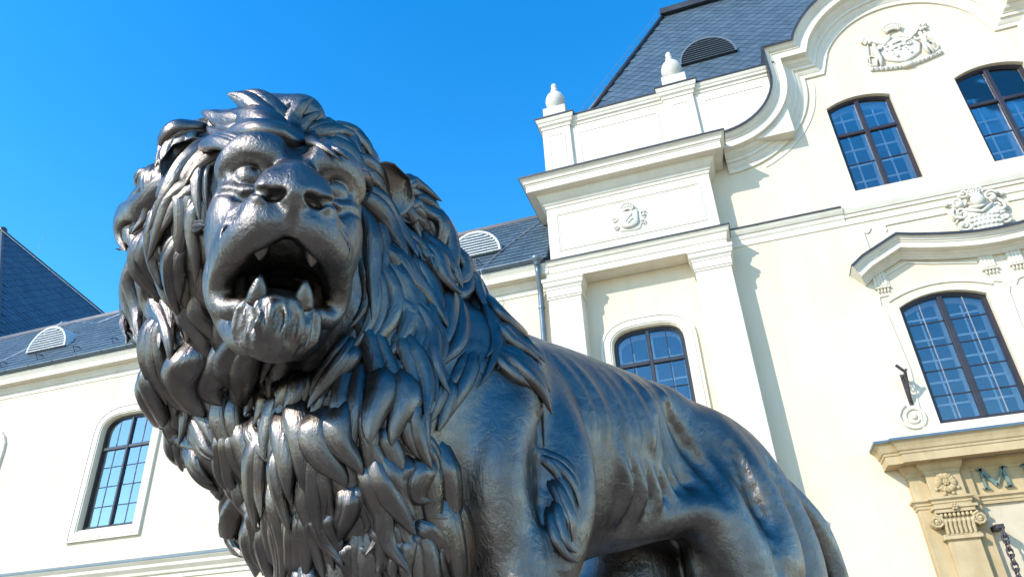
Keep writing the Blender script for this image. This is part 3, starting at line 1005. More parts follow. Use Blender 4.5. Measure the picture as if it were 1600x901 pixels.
mb.build('portal_flashing', M_GUTTER, portal)
MB().bbox(3.32, pm(3.32), Y0 - 0.16, Y0 + 0.05, 5.10, 5.26, 0.02).build('sill', M_TRIM, portal)
# letters
def letter_boxes(strokes, x, z, h, w):
    mb = MB()
    for (ax, az, bx, bz, t) in strokes:
        p, q = (x + ax * w, z + az * h), (x + bx * w, z + bz * h)
        dx, dz = q[0] - p[0], q[1] - p[1]
        L = math.hypot(dx, dz)
        nx, nz = -dz / L * t * h / 2, dx / L * t * h / 2
        mb.prism([(p[0] - nx, p[1] - nz), (q[0] - nx, q[1] - nz), (q[0] + nx, q[1] + nz), (p[0] + nx, p[1] + nz)], 13.82, 13.855)
    return mb
GL = {'M': [(0.12, 0, 0.12, 1, 0.10), (0.88, 0, 0.88, 1, 0.16), (0.12, 1, 0.5, 0.12, 0.17), (0.5, 0.12, 0.88, 1, 0.09), (0, 0.03, 0.26, 0.03, 0.07), (0.72, 0.03, 1.02, 0.03, 0.07), (0, 0.97, 0.2, 0.97, 0.07), (0.8, 0.97, 1.02, 0.97, 0.07)],
      'U': [(0.2, 0.25, 0.2, 1, 0.16), (0.8, 0.25, 0.8, 1, 0.09), (0.2, 0.27, 0.38, 0.05, 0.14), (0.36, 0.06, 0.64, 0.06, 0.12), (0.62, 0.05, 0.8, 0.27, 0.10), (0.05, 0.97, 0.36, 0.97, 0.07), (0.66, 0.97, 0.95, 0.97, 0.07)],
      'Z': [(0.1, 0.95, 0.9, 0.95, 0.10), (0.1, 0.05, 0.9, 0.05, 0.10), (0.16, 0.06, 0.84, 0.94, 0.16)],
      'E': [(0.25, 0, 0.25, 1, 0.16), (0.1, 0.96, 0.85, 0.96, 0.08), (0.1, 0.04, 0.9, 0.04, 0.08), (0.25, 0.52, 0.68, 0.52, 0.08)]}
GL['Ú'] = GL['U'] + [(0.45, 1.1, 0.62, 1.24, 0.09)]
lx = 3.885
for ch, w in (('M', 0.46), ('Ú', 0.36), ('Z', 0.33), ('E', 0.31), ('U', 0.36), ('M', 0.46)):
    letter_boxes(GL[ch], lx, 4.10, 0.34, w).build('letter', M_VERDIGRIS, portal)
    lx += w + 0.19
# chain hanging in front of the pale panel
chain = empty('chain', (0, 0, 0), 'dark iron chain hanging beside the portal pilaster', None, chateau)
MB().bbox(3.80, 3.92, 13.56, 13.93, 3.43, 3.50, 0.01).build('chain_bracket', M_IRON, chain)
P = Vector((3.87, 13.57, 3.42))
stp = Vector((-0.010, -0.028, -0.105))
for k in range(24):
    c = P + stp * (k + 0.5)
    ax = stp.normalized()
    side = Vector((1, 0, 0)) if k % 2 else Vector((0.25, -1, 0.2))
    side = (side - ax * side.dot(ax)).normalized()
    pts = []
    for i in range(14):
        a = 2 * math.pi * i / 14
        pts.append(c + ax * 0.078 * math.copysign(abs(math.cos(a)) ** 0.8, math.cos(a)) + side * 0.040 * math.sin(a))
    MB().tube(pts, 0.017, 7, True).build('chain_link', M_IRON, chain, True)
# wrought iron bracket at the left of the portal window
mb = MB()
bx, by, bz = 3.30, Y0, 5.95
mb.tube([(bx, by + 0.02, bz + 0.32), (bx, by - 0.34, bz + 0.30)], 0.022, 6)
mb.tube([(bx, by + 0.02, bz - 0.16), (bx, by - 0.03, bz - 0.16), (bx, by - 0.34, bz + 0.30)], 0.022, 6)
mb.box(bx - 0.035, bx + 0.035, by - 0.012, by + 0.02, bz - 0.22, bz + 0.38)
for (cy, cz_, r, a0) in ((by - 0.12, bz + 0.18, 0.10, 0), (by - 0.08, bz + 0.0, 0.07, 2), (by - 0.25, bz + 0.26, 0.05, 1)):
    pts = [(bx, cy + r * (1 - 0.8 * t) * math.cos(a0 + t * 8), cz_ + r * (1 - 0.8 * t) * math.sin(a0 + t * 8)) for t in [k / 17 for k in range(18)]]
    mb.tube(pts, 0.014, 6)
mb.tube([(bx - 0.12, by - 0.34, bz + 0.46), (bx, by - 0.34, bz + 0.30), (bx + 0.02, by - 0.36, bz + 0.36)], 0.03, 6)
mb.build('flag_bracket', M_IRON, chateau)

# ---- left wing
WX0, WX1 = -24.0, -3.18
wing_windows = [-20.02, -14.76, -10.36, -5.96]
WOP = [opening(c - 0.82, c + 0.82, 5.38, 7.82, 0.44, 'basket') for c in wing_windows]
wall_with_holes('wall', [(WX0, -0.05), (WX1, -0.05), (WX1, 9.7), (WX0, 9.7)], WOP, YW, 0.4, M_WALL, chateau)['label'] = 'cream rendered wall of the long left wing'
names_w = ['arched window at the far left edge of the wing', 'arched many-paned window with white surround left of the lion', 'arched window of the wing mostly hidden behind the lion mane', 'arched window of the wing hidden behind the lion']
for c, nm in zip(wing_windows, names_w):
    window(c - 0.82, c + 0.82, 5.38, 7.82, 0.44, 'basket', YW, [c - 0.41, c, c + 0.41], [5.38 + 0.05 + 0.497 * k for k in (1, 2, 3, 4)], 7.418, 0.035, M_FRAME_BLACK, M_MUNTIN, nm, (0.26, 0.03, 0.04), True, M_GLASS_BOOSTED)
WPL = [(WX0, YW), (WX1, YW)]
mb = MB()
sweep_plan(mb, [(0.0, 9.42), (0.02, 9.42), (0.02, 9.55), (0.05, 9.56), (0.06, 9.60), (0.10, 9.66), (0.12, 9.70), (0.12, 9.73), (0.30, 9.745), (0.305, 9.735), (0.31, 9.86), (0.33, 9.90), (0.36, 9.95), (0.38, 10.0), (0.0, 10.05)], WPL)
mb.build('wing_cornice', M_TRIM, chateau)
mb = MB()
sweep_plan(mb, [(0.0, 4.05), (0.03, 4.05), (0.035, 4.14), (0.08, 4.16), (0.10, 4.22), (0.16, 4.28), (0.18, 4.30), (0.18, 4.36), (0.22, 4.40), (0.25, 4.43), (0.25, 4.47), (0.0, 4.55)], WPL)
mb.build('wing_string_course', M_TRIM, chateau)
mb = MB()
sweep_plan(mb, [(0.0, 4.552), (0.26, 4.472), (0.26, 4.45), (0.27, 4.45), (0.27, 4.485), (0.0, 4.57)], WPL)
mb.build('string_flashing', M_GUTTER, chateau)
# half-round gutter, brackets and downpipe
mb = MB()
gy, gz, gr = YW - 0.40, 10.10, 0.085
prof = [(gr * math.cos(math.radians(a)), gr * math.sin(math.radians(a))) for a in range(180, 361, 20)]
prof = [(-p[0], gz + p[1]) for p in prof]
inner_ = [(p[0] * 0.9, gz + (p[1] - gz) * 0.9) for p in reversed(prof)]
sweep_plan(mb, prof + inner_, [(WX0, gy), (WX1 - 0.12, gy)])
gut = mb.build('gutter', M_GUTTER, chateau)
for k in range(24):
    x = WX0 + 0.4 + 0.86 * k
    if x > WX1 - 0.3:
        break
    mb = MB()
    pr2 = [(-p[0] * 1.10, gz + (p[1] - gz) * 1.10) for p in prof]
    sweep_plan(mb, pr2 + [(p[0] * 1.0, gz + (p[1] - gz) * 1.0) for p in reversed(pr2)][0:0] + [(-0.02, gz - 0.02)], [(x, gy), (x + 0.03, gy)])
    mb.build('gutter_bracket', M_GUTTER, gut)
mb = MB()
mb.lathe((-3.40, gy, 9.90), [(0.07, 0.0), (0.075, 0.06), (0.10, 0.12), (0.15, 0.17), (0.15, 0.24)], 14)
mb.tube([(-3.40, gy, 9.93), (-3.40, gy + 0.02, 9.75), (-3.43, YW - 0.16, 9.42), (-3.44, YW - 0.12, 9.25), (-3.44, YW - 0.12, 4.6), (-3.44, YW - 0.12, 0.0)], 0.065, 12)
dp = mb.build('downpipe', M_GUTTER, chateau, True)
for z in (8.95, 7.0, 5.2):
    mb = MB()
    mb.lathe((-3.44, YW - 0.12, z), [(0.075, 0), (0.078, 0.02), (0.075, 0.045)], 12)
    mb.box(-3.46, -3.42, YW - 0.06, YW + 0.01, z + 0.005, z + 0.035)
    mb.build('pipe_clamp', M_GUTTER, dp)

# ---- roofs
def roof_frame(p, u, v):
    n = u.cross(v).normalized()
    return p, u.normalized(), v.normalized(), n

def inside(q, poly):
    c = False
    n = len(poly)
    for i in range(n):
        a, b = poly[i], poly[(i + 1) % n]
        if (a[1] > q[1]) != (b[1] > q[1]) and q[0] < (b[0] - a[0]) * (q[1] - a[1]) / (b[1] - a[1]) + a[0]:
            c = not c
    return c

# main roof: steep hipped slope laid with diagonal slates
TH = math.radians(66)
up_ = Vector((0, math.cos(TH), math.sin(TH)))
ux_ = Vector((1, 0, 0))
nm_ = Vector((0, -math.sin(TH), math.cos(TH)))
hip0 = Vector((-1.569, 15.3, 16.33))
hd_ = Vector((1, 1, math.tan(TH)))
s_ = (14.4 - hip0.z) / hd_.z
base = hip0 + hd_ * s_
topz = 21.33
t_ = (topz - hip0.z) / hd_.z
apex = hip0 + hd_ * t_
RX = pm(apex.x)
RB = pm(base.x)
roof = link('main_roof', [base, Vector((RB, base.y, base.z)), Vector((RX, apex.y, apex.z)), apex, base + Vector((0, 12, 0)), apex + Vector((0, 12 - 2 * (apex.y - base.y), 0)), Vector((RB, base.y + 12, base.z)), Vector((RX, base.y + 12 - (apex.y - base.y), apex.z))],
            [(0, 1, 2, 3), (4, 0, 3, 5), (1, 6, 7, 2), (3, 2, 7, 5), (6, 4, 5, 7)], M_SLATE_DARK, chateau)
roof['label'] = 'steep hipped roof of diagonal slates behind the gable'

def slate_mesh(name, a, b, th, mat):
    me = bpy.data.meshes.new(name)
    g_ = 0.968
    v = [(0, -b * g_, 0.012), (a * g_, 0, 0.008), (0, b * g_, 0.003), (-a * g_, 0, 0.008)]
    v += [(p[0], p[1], p[2] - th) for p in v]
    me.from_pydata(v, [], [(0, 1, 2, 3), (7, 6, 5, 4), (0, 4, 5, 1), (1, 5, 6, 2), (2, 6, 7, 3), (3, 7, 4, 0)])
    me.materials.append(mat)
    me.update()
    return me

def lay_slates(origin, ux, up, nrm, poly2, a, b, mat, parent, limit, seed, order=None):
    me = slate_mesh('slate', a, b, 0.006, mat)
    rng = random.Random(seed)
    xs = [p[0] for p in poly2]
    zs = [p[1] for p in poly2]
    cells = []
    j = 0
    z = min(zs)
    while z <= max(zs) + b:
        x = min(xs) + (a if j % 2 else 0)
        while x <= max(xs) + a:
            if inside((x, z), poly2):
                cells.append((x, z))
            x += 2 * a
        z += b
        j += 1
    if order:
        cells.sort(key=order)
    rest = MB()
    for k, (x, z) in enumerate(cells):
        lift = 0.012 + rng.uniform(0, 0.004)
        loc = origin + ux * x + up * z + nrm * lift
        tw = rng.uniform(-0.012, 0.012)
        tilt = rng.uniform(0.0, 0.014)
        mat3 = Matrix((ux, up, nrm)).transposed()
        mw = mat3 @ Matrix.Rotation(tw, 3, 'Z') @ Matrix.Rotation(-tilt, 3, 'X')
        if k < limit:
            o = bpy.data.objects.new('slate', me)
            COL.objects.link(o)
            o.parent = parent
            m4 = mw.to_4x4()
            m4.translation = loc
            o.matrix_local = m4
        else:
            rest.add([mw @ vv.co + loc for vv in me.vertices], [tuple(p.vertices) for p in me.polygons])
    if rest.v:
        rest.build('slates_beyond', mat, parent, kind='stuff')
    return len(cells)

h_len = (topz - base.z) / math.sin(TH)
poly_main = [(hip0.x - base.x + 0.12 - 0.5, (15.0 - base.z) / math.sin(TH)), (5.0 - base.x, (15.0 - base.z) / math.sin(TH)), (6.4 - base.x, h_len), (apex.x - base.x + 0.05, h_len)]
poly_main[0] = (((15.0 - base.z) / hd_.z) + 0.10, (15.0 - base.z) / math.sin(TH))
NS = lay_slates(base, ux_, up_, nm_, poly_main, 0.187, 0.177, M_SLATE, roof, 330, 4, order=lambda c: c[1] * 1.0 + 0.25 * abs(c[0] - 3.5))
# hip cap, ridge cap, snow-guard wire and the half-round louvred dormer
mb = MB()
mb.tube([base + Vector((-0.02, -0.02, 0.03)), apex + Vector((-0.02, -0.02, 0.05))], 0.07, 8)
mb.build('hip_cap', M_FLASH, roof, True)
mb = MB()
mb.box(apex.x - 0.10, RX + 0.1, apex.y - 0.20, apex.y + 0.4, apex.z - 0.03, apex.z + 0.22)
mb.build('ridge_cap', M_FLASH, roof)
mb = MB()
wp = [base.lerp(apex, t) + Vector((-0.18, -0.16, 0.10)) for t in [k / 12 for k in range(13)]]
mb.tube(wp, 0.010, 5)
for k in range(1, 13):
    mb.tube([wp[k], base.lerp(apex, k / 12)], 0.012, 5)
mb.build('lightning_wire', M_WIRE, roof)

def dormer(c, r, ux, dep, mat_face, mat_slat, parent, nslat, squash=1.0, label=None):
    """half-round louvred vent: c is the middle of its base on the roof, it faces -y"""
    mb = MB()
    n = 18
    pts = [(c[0] + r * math.cos(math.pi * k / n), c[2] + r * squash * math.sin(math.pi * k / n)) for k in range(n + 1)]
    pin = [(c[0] + (r - 0.05) * math.cos(math.pi * k / n), c[2] + (r - 0.05) * squash * math.sin(math.pi * k / n)) for k in range(n + 1)]
    v = [(p[0], c[1], p[1]) for p in pts] + [(p[0], c[1], p[1]) for p in pin] + [(p[0], c[1] + dep, p[1]) for p in pts] + [(p[0], c[1] + 0.07, p[1]) for p in pin]
    m = n + 1
    f = []
    for k in range(n):
        f += [(k, m + k, m + k + 1, k + 1), (k + 1, 2 * m + k + 1, 2 * m + k, k), (m + k, 3 * m + k, 3 * m + k + 1, m + k + 1)]
    f.append(tuple(3 * m + k for k in range(m)))
    mb.add(v, f)
    o = mb.build('dormer_vent', mat_face, parent, label=label)
    hgt = r * squash
    for k in range(nslat):
        z = c[2] + hgt * (k + 0.35) / nslat
        t = min(1.0, (z + 0.03 - c[2]) / (hgt - 0.05))
        hw = (r - 0.05) * math.sqrt(max(0.0, 1 - t * t))
        if hw < 0.05:
            continue
        th = hgt / nslat
        v = [(c[0] - hw, c[1] - 0.005, z - th * 0.28), (c[0] + hw, c[1] - 0.005, z - th * 0.28), (c[0] + hw, c[1] + 0.055, z + th * 0.58), (c[0] - hw, c[1] + 0.055, z + th * 0.58)]
        v += [(p[0], p[1] + 0.004, p[2] + 0.014) for p in v]
        link('louvre_slat', v, [(0, 1, 2, 3), (7, 6, 5, 4), (0, 4, 5, 1), (2, 6, 7, 3), (1, 5, 6, 2), (3, 7, 4, 0)], mat_slat, o)
    return o

# wing roof: slope with long courses
TW = math.radians(55)
upw = Vector((0, math.cos(TW), math.sin(TW)))
nw = Vector((0, -math.sin(TW), math.cos(TW)))
e0 = Vector((WX0, YW - 0.32, 10.13))
LW = (12.45 - 10.13) / math.sin(TW)
wr = link('wing_roof', [e0, e0 + Vector((WX1 - WX0, 0, 0)), e0 + Vector((WX1 - WX0, 0, 0)) + upw * LW, e0 + upw * LW,
                        e0 + upw * LW + Vector((0, 6, 0)), e0 + upw * LW + Vector((WX1 - WX0, 6, 0))], [(0, 1, 2, 3), (3, 2, 5, 4)], M_SLATE_DARK, chateau)
wr['label'] = 'slate roof of the long left wing above the gutter'
mb = MB()
rng = random.Random(8)
nc = 15
for j in range(nc):
    zc = LW * j / nc
    x = WX0 + (0.14 if j % 2 else 0.0)
    while x < WX1 - 0.05:
        w_ = 0.28
        x2 = min(x + w_ - 0.006, WX1 - 0.02)
        l0 = 0.022 + rng.uniform(0, 0.006)
        a = e0 + Vector((x - WX0, 0, 0)) + upw * (zc - 0.02) + nw * l0
        b = e0 + Vector((x2 - WX0, 0, 0)) + upw * (zc - 0.02) + nw * l0
        c = e0 + Vector((x2 - WX0, 0, 0)) + upw * (zc + LW / nc + 0.02) + nw * 0.004
        d = e0 + Vector((x - WX0, 0, 0)) + upw * (zc + LW / nc + 0.02) + nw * 0.004
        dn = nw * -0.014
        mb.add([a, b, c, d, a + dn, b + dn], [(0, 1, 2, 3), (0, 4, 5, 1)])
        x += w_
mb.build('slates_of_wing', M_SLATE, wr, kind='stuff')
mb = MB()
rt = e0 + upw * LW
mb.box(WX0, WX1, rt.y - 0.05, rt.y + 0.12, rt.z - 0.03, rt.z + 0.07)
mb.build('ridge_cap', M_FLASH, wr)
dormer((-5.13, 13.86, 10.92), 0.70, ux_, 1.3, M_VENT, M_VENT, wr, 9, 1.0, 'half-round louvred vent beside the projecting bay')
dormer((-18.75, 13.86, 10.90), 0.74, ux_, 1.3, M_VENT, M_VENT, wr, 9, 1.0, 'half-round louvred vent at the far left of the wing roof')
for k in range(14):
    x = -22.6 + 1.36 * k
    if x > WX1 - 0.4:
        break
    mb = MB()
    p = e0 + Vector((x - WX0, 0, 0)) + upw * 0.30 + nw * 0.03
    mb.tube([p, p + upw * 0.05 + nw * 0.16, p + upw * 0.22 + nw * 0.02], 0.016, 5)
    mb.build('snow_guard', M_FLASH, wr)
mb = MB()
def on_wing(x, l, h=0.05):
    return e0 + Vector((x - WX0, 0, 0)) + upw * l + nw * h
mb.tube([on_wing(-3.5, 2.6), on_wing(-3.9, 1.9), on_wing(-4.3, 1.2), on_wing(-4.6, 0.55), Vector((-4.75, YW - 0.48, 10.08)), Vector((-4.72, YW - 0.45, 9.8)), Vector((-4.6, YW - 0.3, 9.55)), Vector((-4.45, YW - 0.05, 9.3)), Vector((-4.42, YW - 0.03, 7.0))], 0.011, 5)
mb.tube([on_wing(-20.6, 0.4), on_wing(-19.9, 1.3), on_wing(-18.6, 1.75, 0.5), on_wing(-17.9, 2.2), on_wing(-17.0, 2.75)], 0.011, 5)
mb.build('lightning_wire', M_WIRE, wr)
# upper dormer on the main roof
def on_main(x, z, h=0.02):
    t = (z - base.z) / math.sin(TH)
    return base + ux_ * (x - base.x) + up_ * t + nm_ * h
dm = on_main(1.52, 16.86)
dormer((dm.x, dm.y - 0.10, dm.z), 0.80, ux_, 0.9, M_VENT_GREY, M_VENT_GREY, roof, 10, 1.0, 'half-round louvred vent in the steep main roof')

# far-left pavilion roof
pa = Vector((-30.83, 19.0, 21.45))
ph = 9.6
pz = 10.6
pf = 4.6
pbk = 16.0
pv = [Vector((pa.x - ph, pa.y - pf, pz)), Vector((pa.x + ph, pa.y - pf, pz)), Vector((pa.x + ph, pa.y + pbk, pz)), Vector((pa.x - ph, pa.y + pbk, pz)), pa]
pav = link('pavilion_roof', pv, [(0, 1, 4), (1, 2, 4), (2, 3, 4), (3, 0, 4), (3, 2, 1, 0)], M_SLATE_DARK, chateau)
pav['label'] = 'dark pointed slate roof of the corner pavilion'
MB().box(pa.x - ph + 0.4, pa.x + ph - 0.4, pa.y - pf + 0.4, pa.y + pbk - 0.4, -0.05, pz).build('pavilion_wall', M_WALL, chateau)
uu = Vector((0, 1, 0))
vv_ = (pa - Vector((pa.x + ph, pa.y, pz))).normalized()
nn_ = uu.cross(vv_).normalized()
Lp = (pa - Vector((pa.x + ph, pa.y, pz))).length
lay_slates(Vector((pa.x + ph, pa.y - ph, pz)), uu, vv_, nn_, [(ph - pf + 0.1, 0.05), (ph + pbk - 0.3, 0.05), (ph, Lp - 0.1)], 0.24, 0.24, M_SLATE_DARK, pav, 0, 6)
vf_ = (pa - Vector((pa.x, pa.y - pf, pz))).normalized()
Lf = (pa - Vector((pa.x, pa.y - pf, pz))).length
lay_slates(Vector((pa.x - ph, pa.y - pf, pz)), ux_, vf_, ux_.cross(vf_).normalized(), [(0.2, 0.05), (2 * ph - 0.2, 0.05), (ph, Lf - 0.1)], 0.24, 0.24, M_SLATE_DARK, pav, 0, 7)
mb = MB()
mb.tube([pv[2], pa], 0.09, 6)
mb.tube([pv[1], pa], 0.09, 6)
mb.ball(pa, 0.2)
mb.build('hip_cap', M_FLASH, pav)
mb = MB()
mb.tube([pa + (pv[2] - pa) * t + Vector((0.25, -0.5, -0.1)) * 1.0 for t in (0.0, 0.3, 0.6, 0.98)], 0.02, 5)
q = pa + (pv[2] - pa) * 0.085
mb.tube([q, q + Vector((0, 0, 1.5))], 0.012, 5)
mb.build('lightning_wire', M_WIRE, pav)
# ------------------------------------------------------------------ the lion: sculpted as a distance field, meshed with surface nets
class Field:
    def __init__(self, lo, hi, h):
        self.lo = np.array(lo, float)
        self.h = h
        self.n = np.ceil((np.array(hi) - self.lo) / h).astype(int) + 1
        self.F = np.full(self.n, 0.35, np.float32)

    def _sub(self, lo, hi):
        a = np.clip(np.floor((lo - self.lo) / self.h).astype(int), 0, self.n)
        b = np.clip(np.ceil((hi - self.lo) / self.h).astype(int) + 1, 0, self.n)
        if np.any(b <= a):
            return None, None
        g = [self.lo[i] + self.h * np.arange(a[i], b[i]) for i in range(3)]
        P = np.stack(np.meshgrid(*g, indexing='ij'), -1).astype(np.float32)
        return (slice(a[0], b[0]), slice(a[1], b[1]), slice(a[2], b[2])), P

    def _apply(self, sl, d, k, mode):
        a = self.F[sl]
        if mode == 'add':
            hh = np.clip(0.5 + 0.5 * (d - a) / k, 0, 1)
            self.F[sl] = d * (1 - hh) + a * hh - k * hh * (1 - hh)
        else:
            hh = np.clip(0.5 - 0.5 * (a + d) / k, 0, 1)
            self.F[sl] = a * (1 - hh) - d * hh + k * hh * (1 - hh)

    def ell(self, c, r, k=0.03, rot=None, mode='add'):
        c = np.array(c, float)
        r = np.array(r, float)
        m = r.max() + k + 2 * self.h
        sl, P = self._sub(c - m, c + m)
        if sl is None:
            return self
        p = P - c.astype(np.float32)
        if rot is not None:
            p = p @ np.array(rot, np.float32)
        k0 = np.sqrt(((p / r) ** 2).sum(-1))
        k1 = np.sqrt(((p / (r * r)) ** 2).sum(-1)) + 1e-9
        self._apply(sl, (k0 * (k0 - 1) / k1).astype(np.float32), k, mode)
        return self

    def cone(self, a, b, ra, rb, k=0.03, mode='add', sc=None):
        a = np.array(a, float)
        b = np.array(b, float)
        m = max(ra, rb) * (1 if sc is None else max(1, 1 / min(sc))) + k + 2 * self.h
        sl, P = self._sub(np.minimum(a, b) - m, np.maximum(a, b) + m)
        if sl is None:
            return self
        q = np.ones(3) if sc is None else np.array(sc, float)
        A = (a * q).astype(np.float32)
        ab = ((b - a) * q).astype(np.float32)
        p = P * q.astype(np.float32) - A
        t = np.clip((p @ ab) / max(float(ab @ ab), 1e-9), 0, 1)
        d = np.sqrt(((p - t[..., None] * ab) ** 2).sum(-1)) - (ra + (rb - ra) * t)
        self._apply(sl, d.astype(np.float32), k, mode)
        return self

    def chain(self, pts, rs, k=0.03, mode='add'):
        for i in range(len(pts) - 1):
            self.cone(pts[i], pts[i + 1], rs[i], rs[i + 1], k, mode)
        return self

    def spline(self, pts, rs, k=0.03, mode='add', n=4):
        P = catmull(np.array(pts, float), n)
        R = catmull(np.array(rs, float)[:, None], n)[:, 0]
        return self.chain(P, R, k, mode)

    def sample(self, P):
        """trilinear value"""
        g = (np.asarray(P) - self.lo) / self.h
        i = np.clip(np.floor(g).astype(int), 0, self.n - 2)
        f = np.clip(g - i, 0, 1)
        out = 0
        for dx in (0, 1):
            for dy in (0, 1):
                for dz in (0, 1):
                    w = (f[..., 0] if dx else 1 - f[..., 0]) * (f[..., 1] if dy else 1 - f[..., 1]) * (f[..., 2] if dz else 1 - f[..., 2])
                    out = out + w * self.F[i[..., 0] + dx, i[..., 1] + dy, i[..., 2] + dz]
        return out

    def snap(self, p, off=0.0):
        """move a point onto the surface (plus an offset along the normal)"""
        p = np.array(p, float)
        for _ in range(6):
            e = 1.5 * self.h
            g = np.array([self.sample(p + d) - self.sample(p - d) for d in np.eye(3) * e])
            g /= np.linalg.norm(g) + 1e-9
            p = p - g * np.clip(self.sample(p) - off, -0.03, 0.03)
        return p

    def line(self, pts, rs, k, mode='add', off=0.0, n=4):
        """ridge or groove drawn on the surface"""
        P = [self.snap(q, off) for q in catmull(np.array(pts, float), n)]
        R = catmull(np.array(rs, float)[:, None], n)[:, 0]
        return self.chain(P, R, k, mode)

    def mesh(self):
        F, h, lo = self.F, self.h, self.lo
        S = F < 0
        n = np.array(F.shape)
        c = n - 1
        cnt = np.zeros(c, np.int8)
        pos = np.zeros((*c, 3), np.float32)
        for ax in range(3):
            o1, o2 = [i for i in range(3) if i != ax]
            sa = [slice(None)] * 3
            sb = [slice(None)] * 3
            sa[ax] = slice(0, -1)
            sb[ax] = slice(1, None)
            fa, fb = F[tuple(sa)], F[tuple(sb)]
            cr = S[tuple(sa)] != S[tuple(sb)]
            t = np.where(cr, fa / np.where(cr, fa - fb, 1), 0)
            for d1 in (0, 1):
                for d2 in (0, 1):
                    s = [slice(None)] * 3
                    s[o1] = slice(d1, c[o1] + d1)
                    s[o2] = slice(d2, c[o2] + d2)
                    m = cr[tuple(s)]
                    cnt += m
                    pos[..., ax] += np.where(m, t[tuple(s)], 0)
                    pos[..., o1] += m * d1
                    pos[..., o2] += m * d2
        act = cnt > 0
        ids = np.full(c, -1, np.int64)
        k = int(act.sum())
        ids[act] = np.arange(k)
        I = np.stack(np.nonzero(act), -1)
        V = lo + h * (I + pos[act] / cnt[act][:, None])
        faces = []
        for ax in range(3):
            o1, o2 = [(1, 2), (2, 0), (0, 1)][ax]
            sa = [slice(1, -1)] * 3
            sb = [slice(1, -1)] * 3
            sa[ax] = slice(0, -1)
            sb[ax] = slice(1, None)
            A, B = S[tuple(sa)], S[tuple(sb)]
            for sgn in (0, 1):
                m = (A & ~B) if sgn == 0 else (~A & B)
                e = np.stack(np.nonzero(m), -1)
                e[:, o1] += 1
                e[:, o2] += 1
                q = []
                for d1, d2 in ((-1, -1), (0, -1), (0, 0), (-1, 0)):
                    w = e.copy()
                    w[:, o1] += d1
                    w[:, o2] += d2
                    q.append(ids[w[:, 0], w[:, 1], w[:, 2]])
                q = np.stack(q, -1)
                if sgn == 1:
                    q = q[:, ::-1]
                faces.append(q)
        return V, np.concatenate(faces)

def catmull(P, n):
    P = np.asarray(P, float)
    Q = np.vstack([2 * P[0] - P[1], P, 2 * P[-1] - P[-2]])
    out = []
    for i in range(1, len(Q) - 2):
        a, b, c, d = Q[i - 1], Q[i], Q[i + 1], Q[i + 2]
        for j in range(n):
            t = j / n
            out.append(0.5 * (2 * b + (c - a) * t + (2 * a - 5 * b + 4 * c - d) * t * t + (3 * b - a - 3 * c + d) * t ** 3))
    out.append(Q[-2])
    return np.array(out)

def rot_xyz(ax, ay, az):
    ax, ay, az = (math.radians(v) for v in (ax, ay, az))
    Rx = np.array([[1, 0, 0], [0, math.cos(ax), -math.sin(ax)], [0, math.sin(ax), math.cos(ax)]])
    Ry = np.array([[math.cos(ay), 0, math.sin(ay)], [0, 1, 0], [-math.sin(ay), 0, math.cos(ay)]])
    Rz = np.array([[math.cos(az), -math.sin(az), 0], [math.sin(az), math.cos(az), 0], [0, 0, 1]])
    return Rz @ Ry @ Rx

# frames: body frame (x forward, y to the lion's left, z up from the plinth) and head frame (x out of the face)
L_O = np.array([-0.56, 2.22, 1.0])
L_M = np.array([[-0.55, 0.835, 0], [-0.835, -0.55, 0], [0, 0, 1]])      # columns: forward, left, up
L_M[:, 0] /= np.linalg.norm(L_M[:, 0])
L_M[:, 1] /= np.linalg.norm(L_M[:, 1])
H_O = np.array([-0.930, 1.194, 2.587])
def _head_rot(y, p, r):
    y, p, r = (math.radians(v) for v in (y, p, r))
    Rz = np.array([[math.cos(y), -math.sin(y), 0], [math.sin(y), math.cos(y), 0], [0, 0, 1]])
    Ry = np.array([[math.cos(p), 0, -math.sin(p)], [0, 1, 0], [math.sin(p), 0, math.cos(p)]])
    Rx = np.array([[1, 0, 0], [0, math.cos(r), -math.sin(r)], [0, math.sin(r), math.cos(r)]])
    return Rz @ Ry @ Rx
H_M = _head_rot(-50.1, -19.7, 1.5)
def body_to_world(P):
    return np.asarray(P) @ L_M.T + L_O
def head_to_world(P):
    return np.asarray(P) @ H_M.T + H_O
def world_to_body(P):
    return (np.asarray(P) - L_O) @ L_M
def world_to_head(P):
    return (np.asarray(P) - H_O) @ H_M
def head_to_body(P):
    return world_to_body(head_to_world(P))

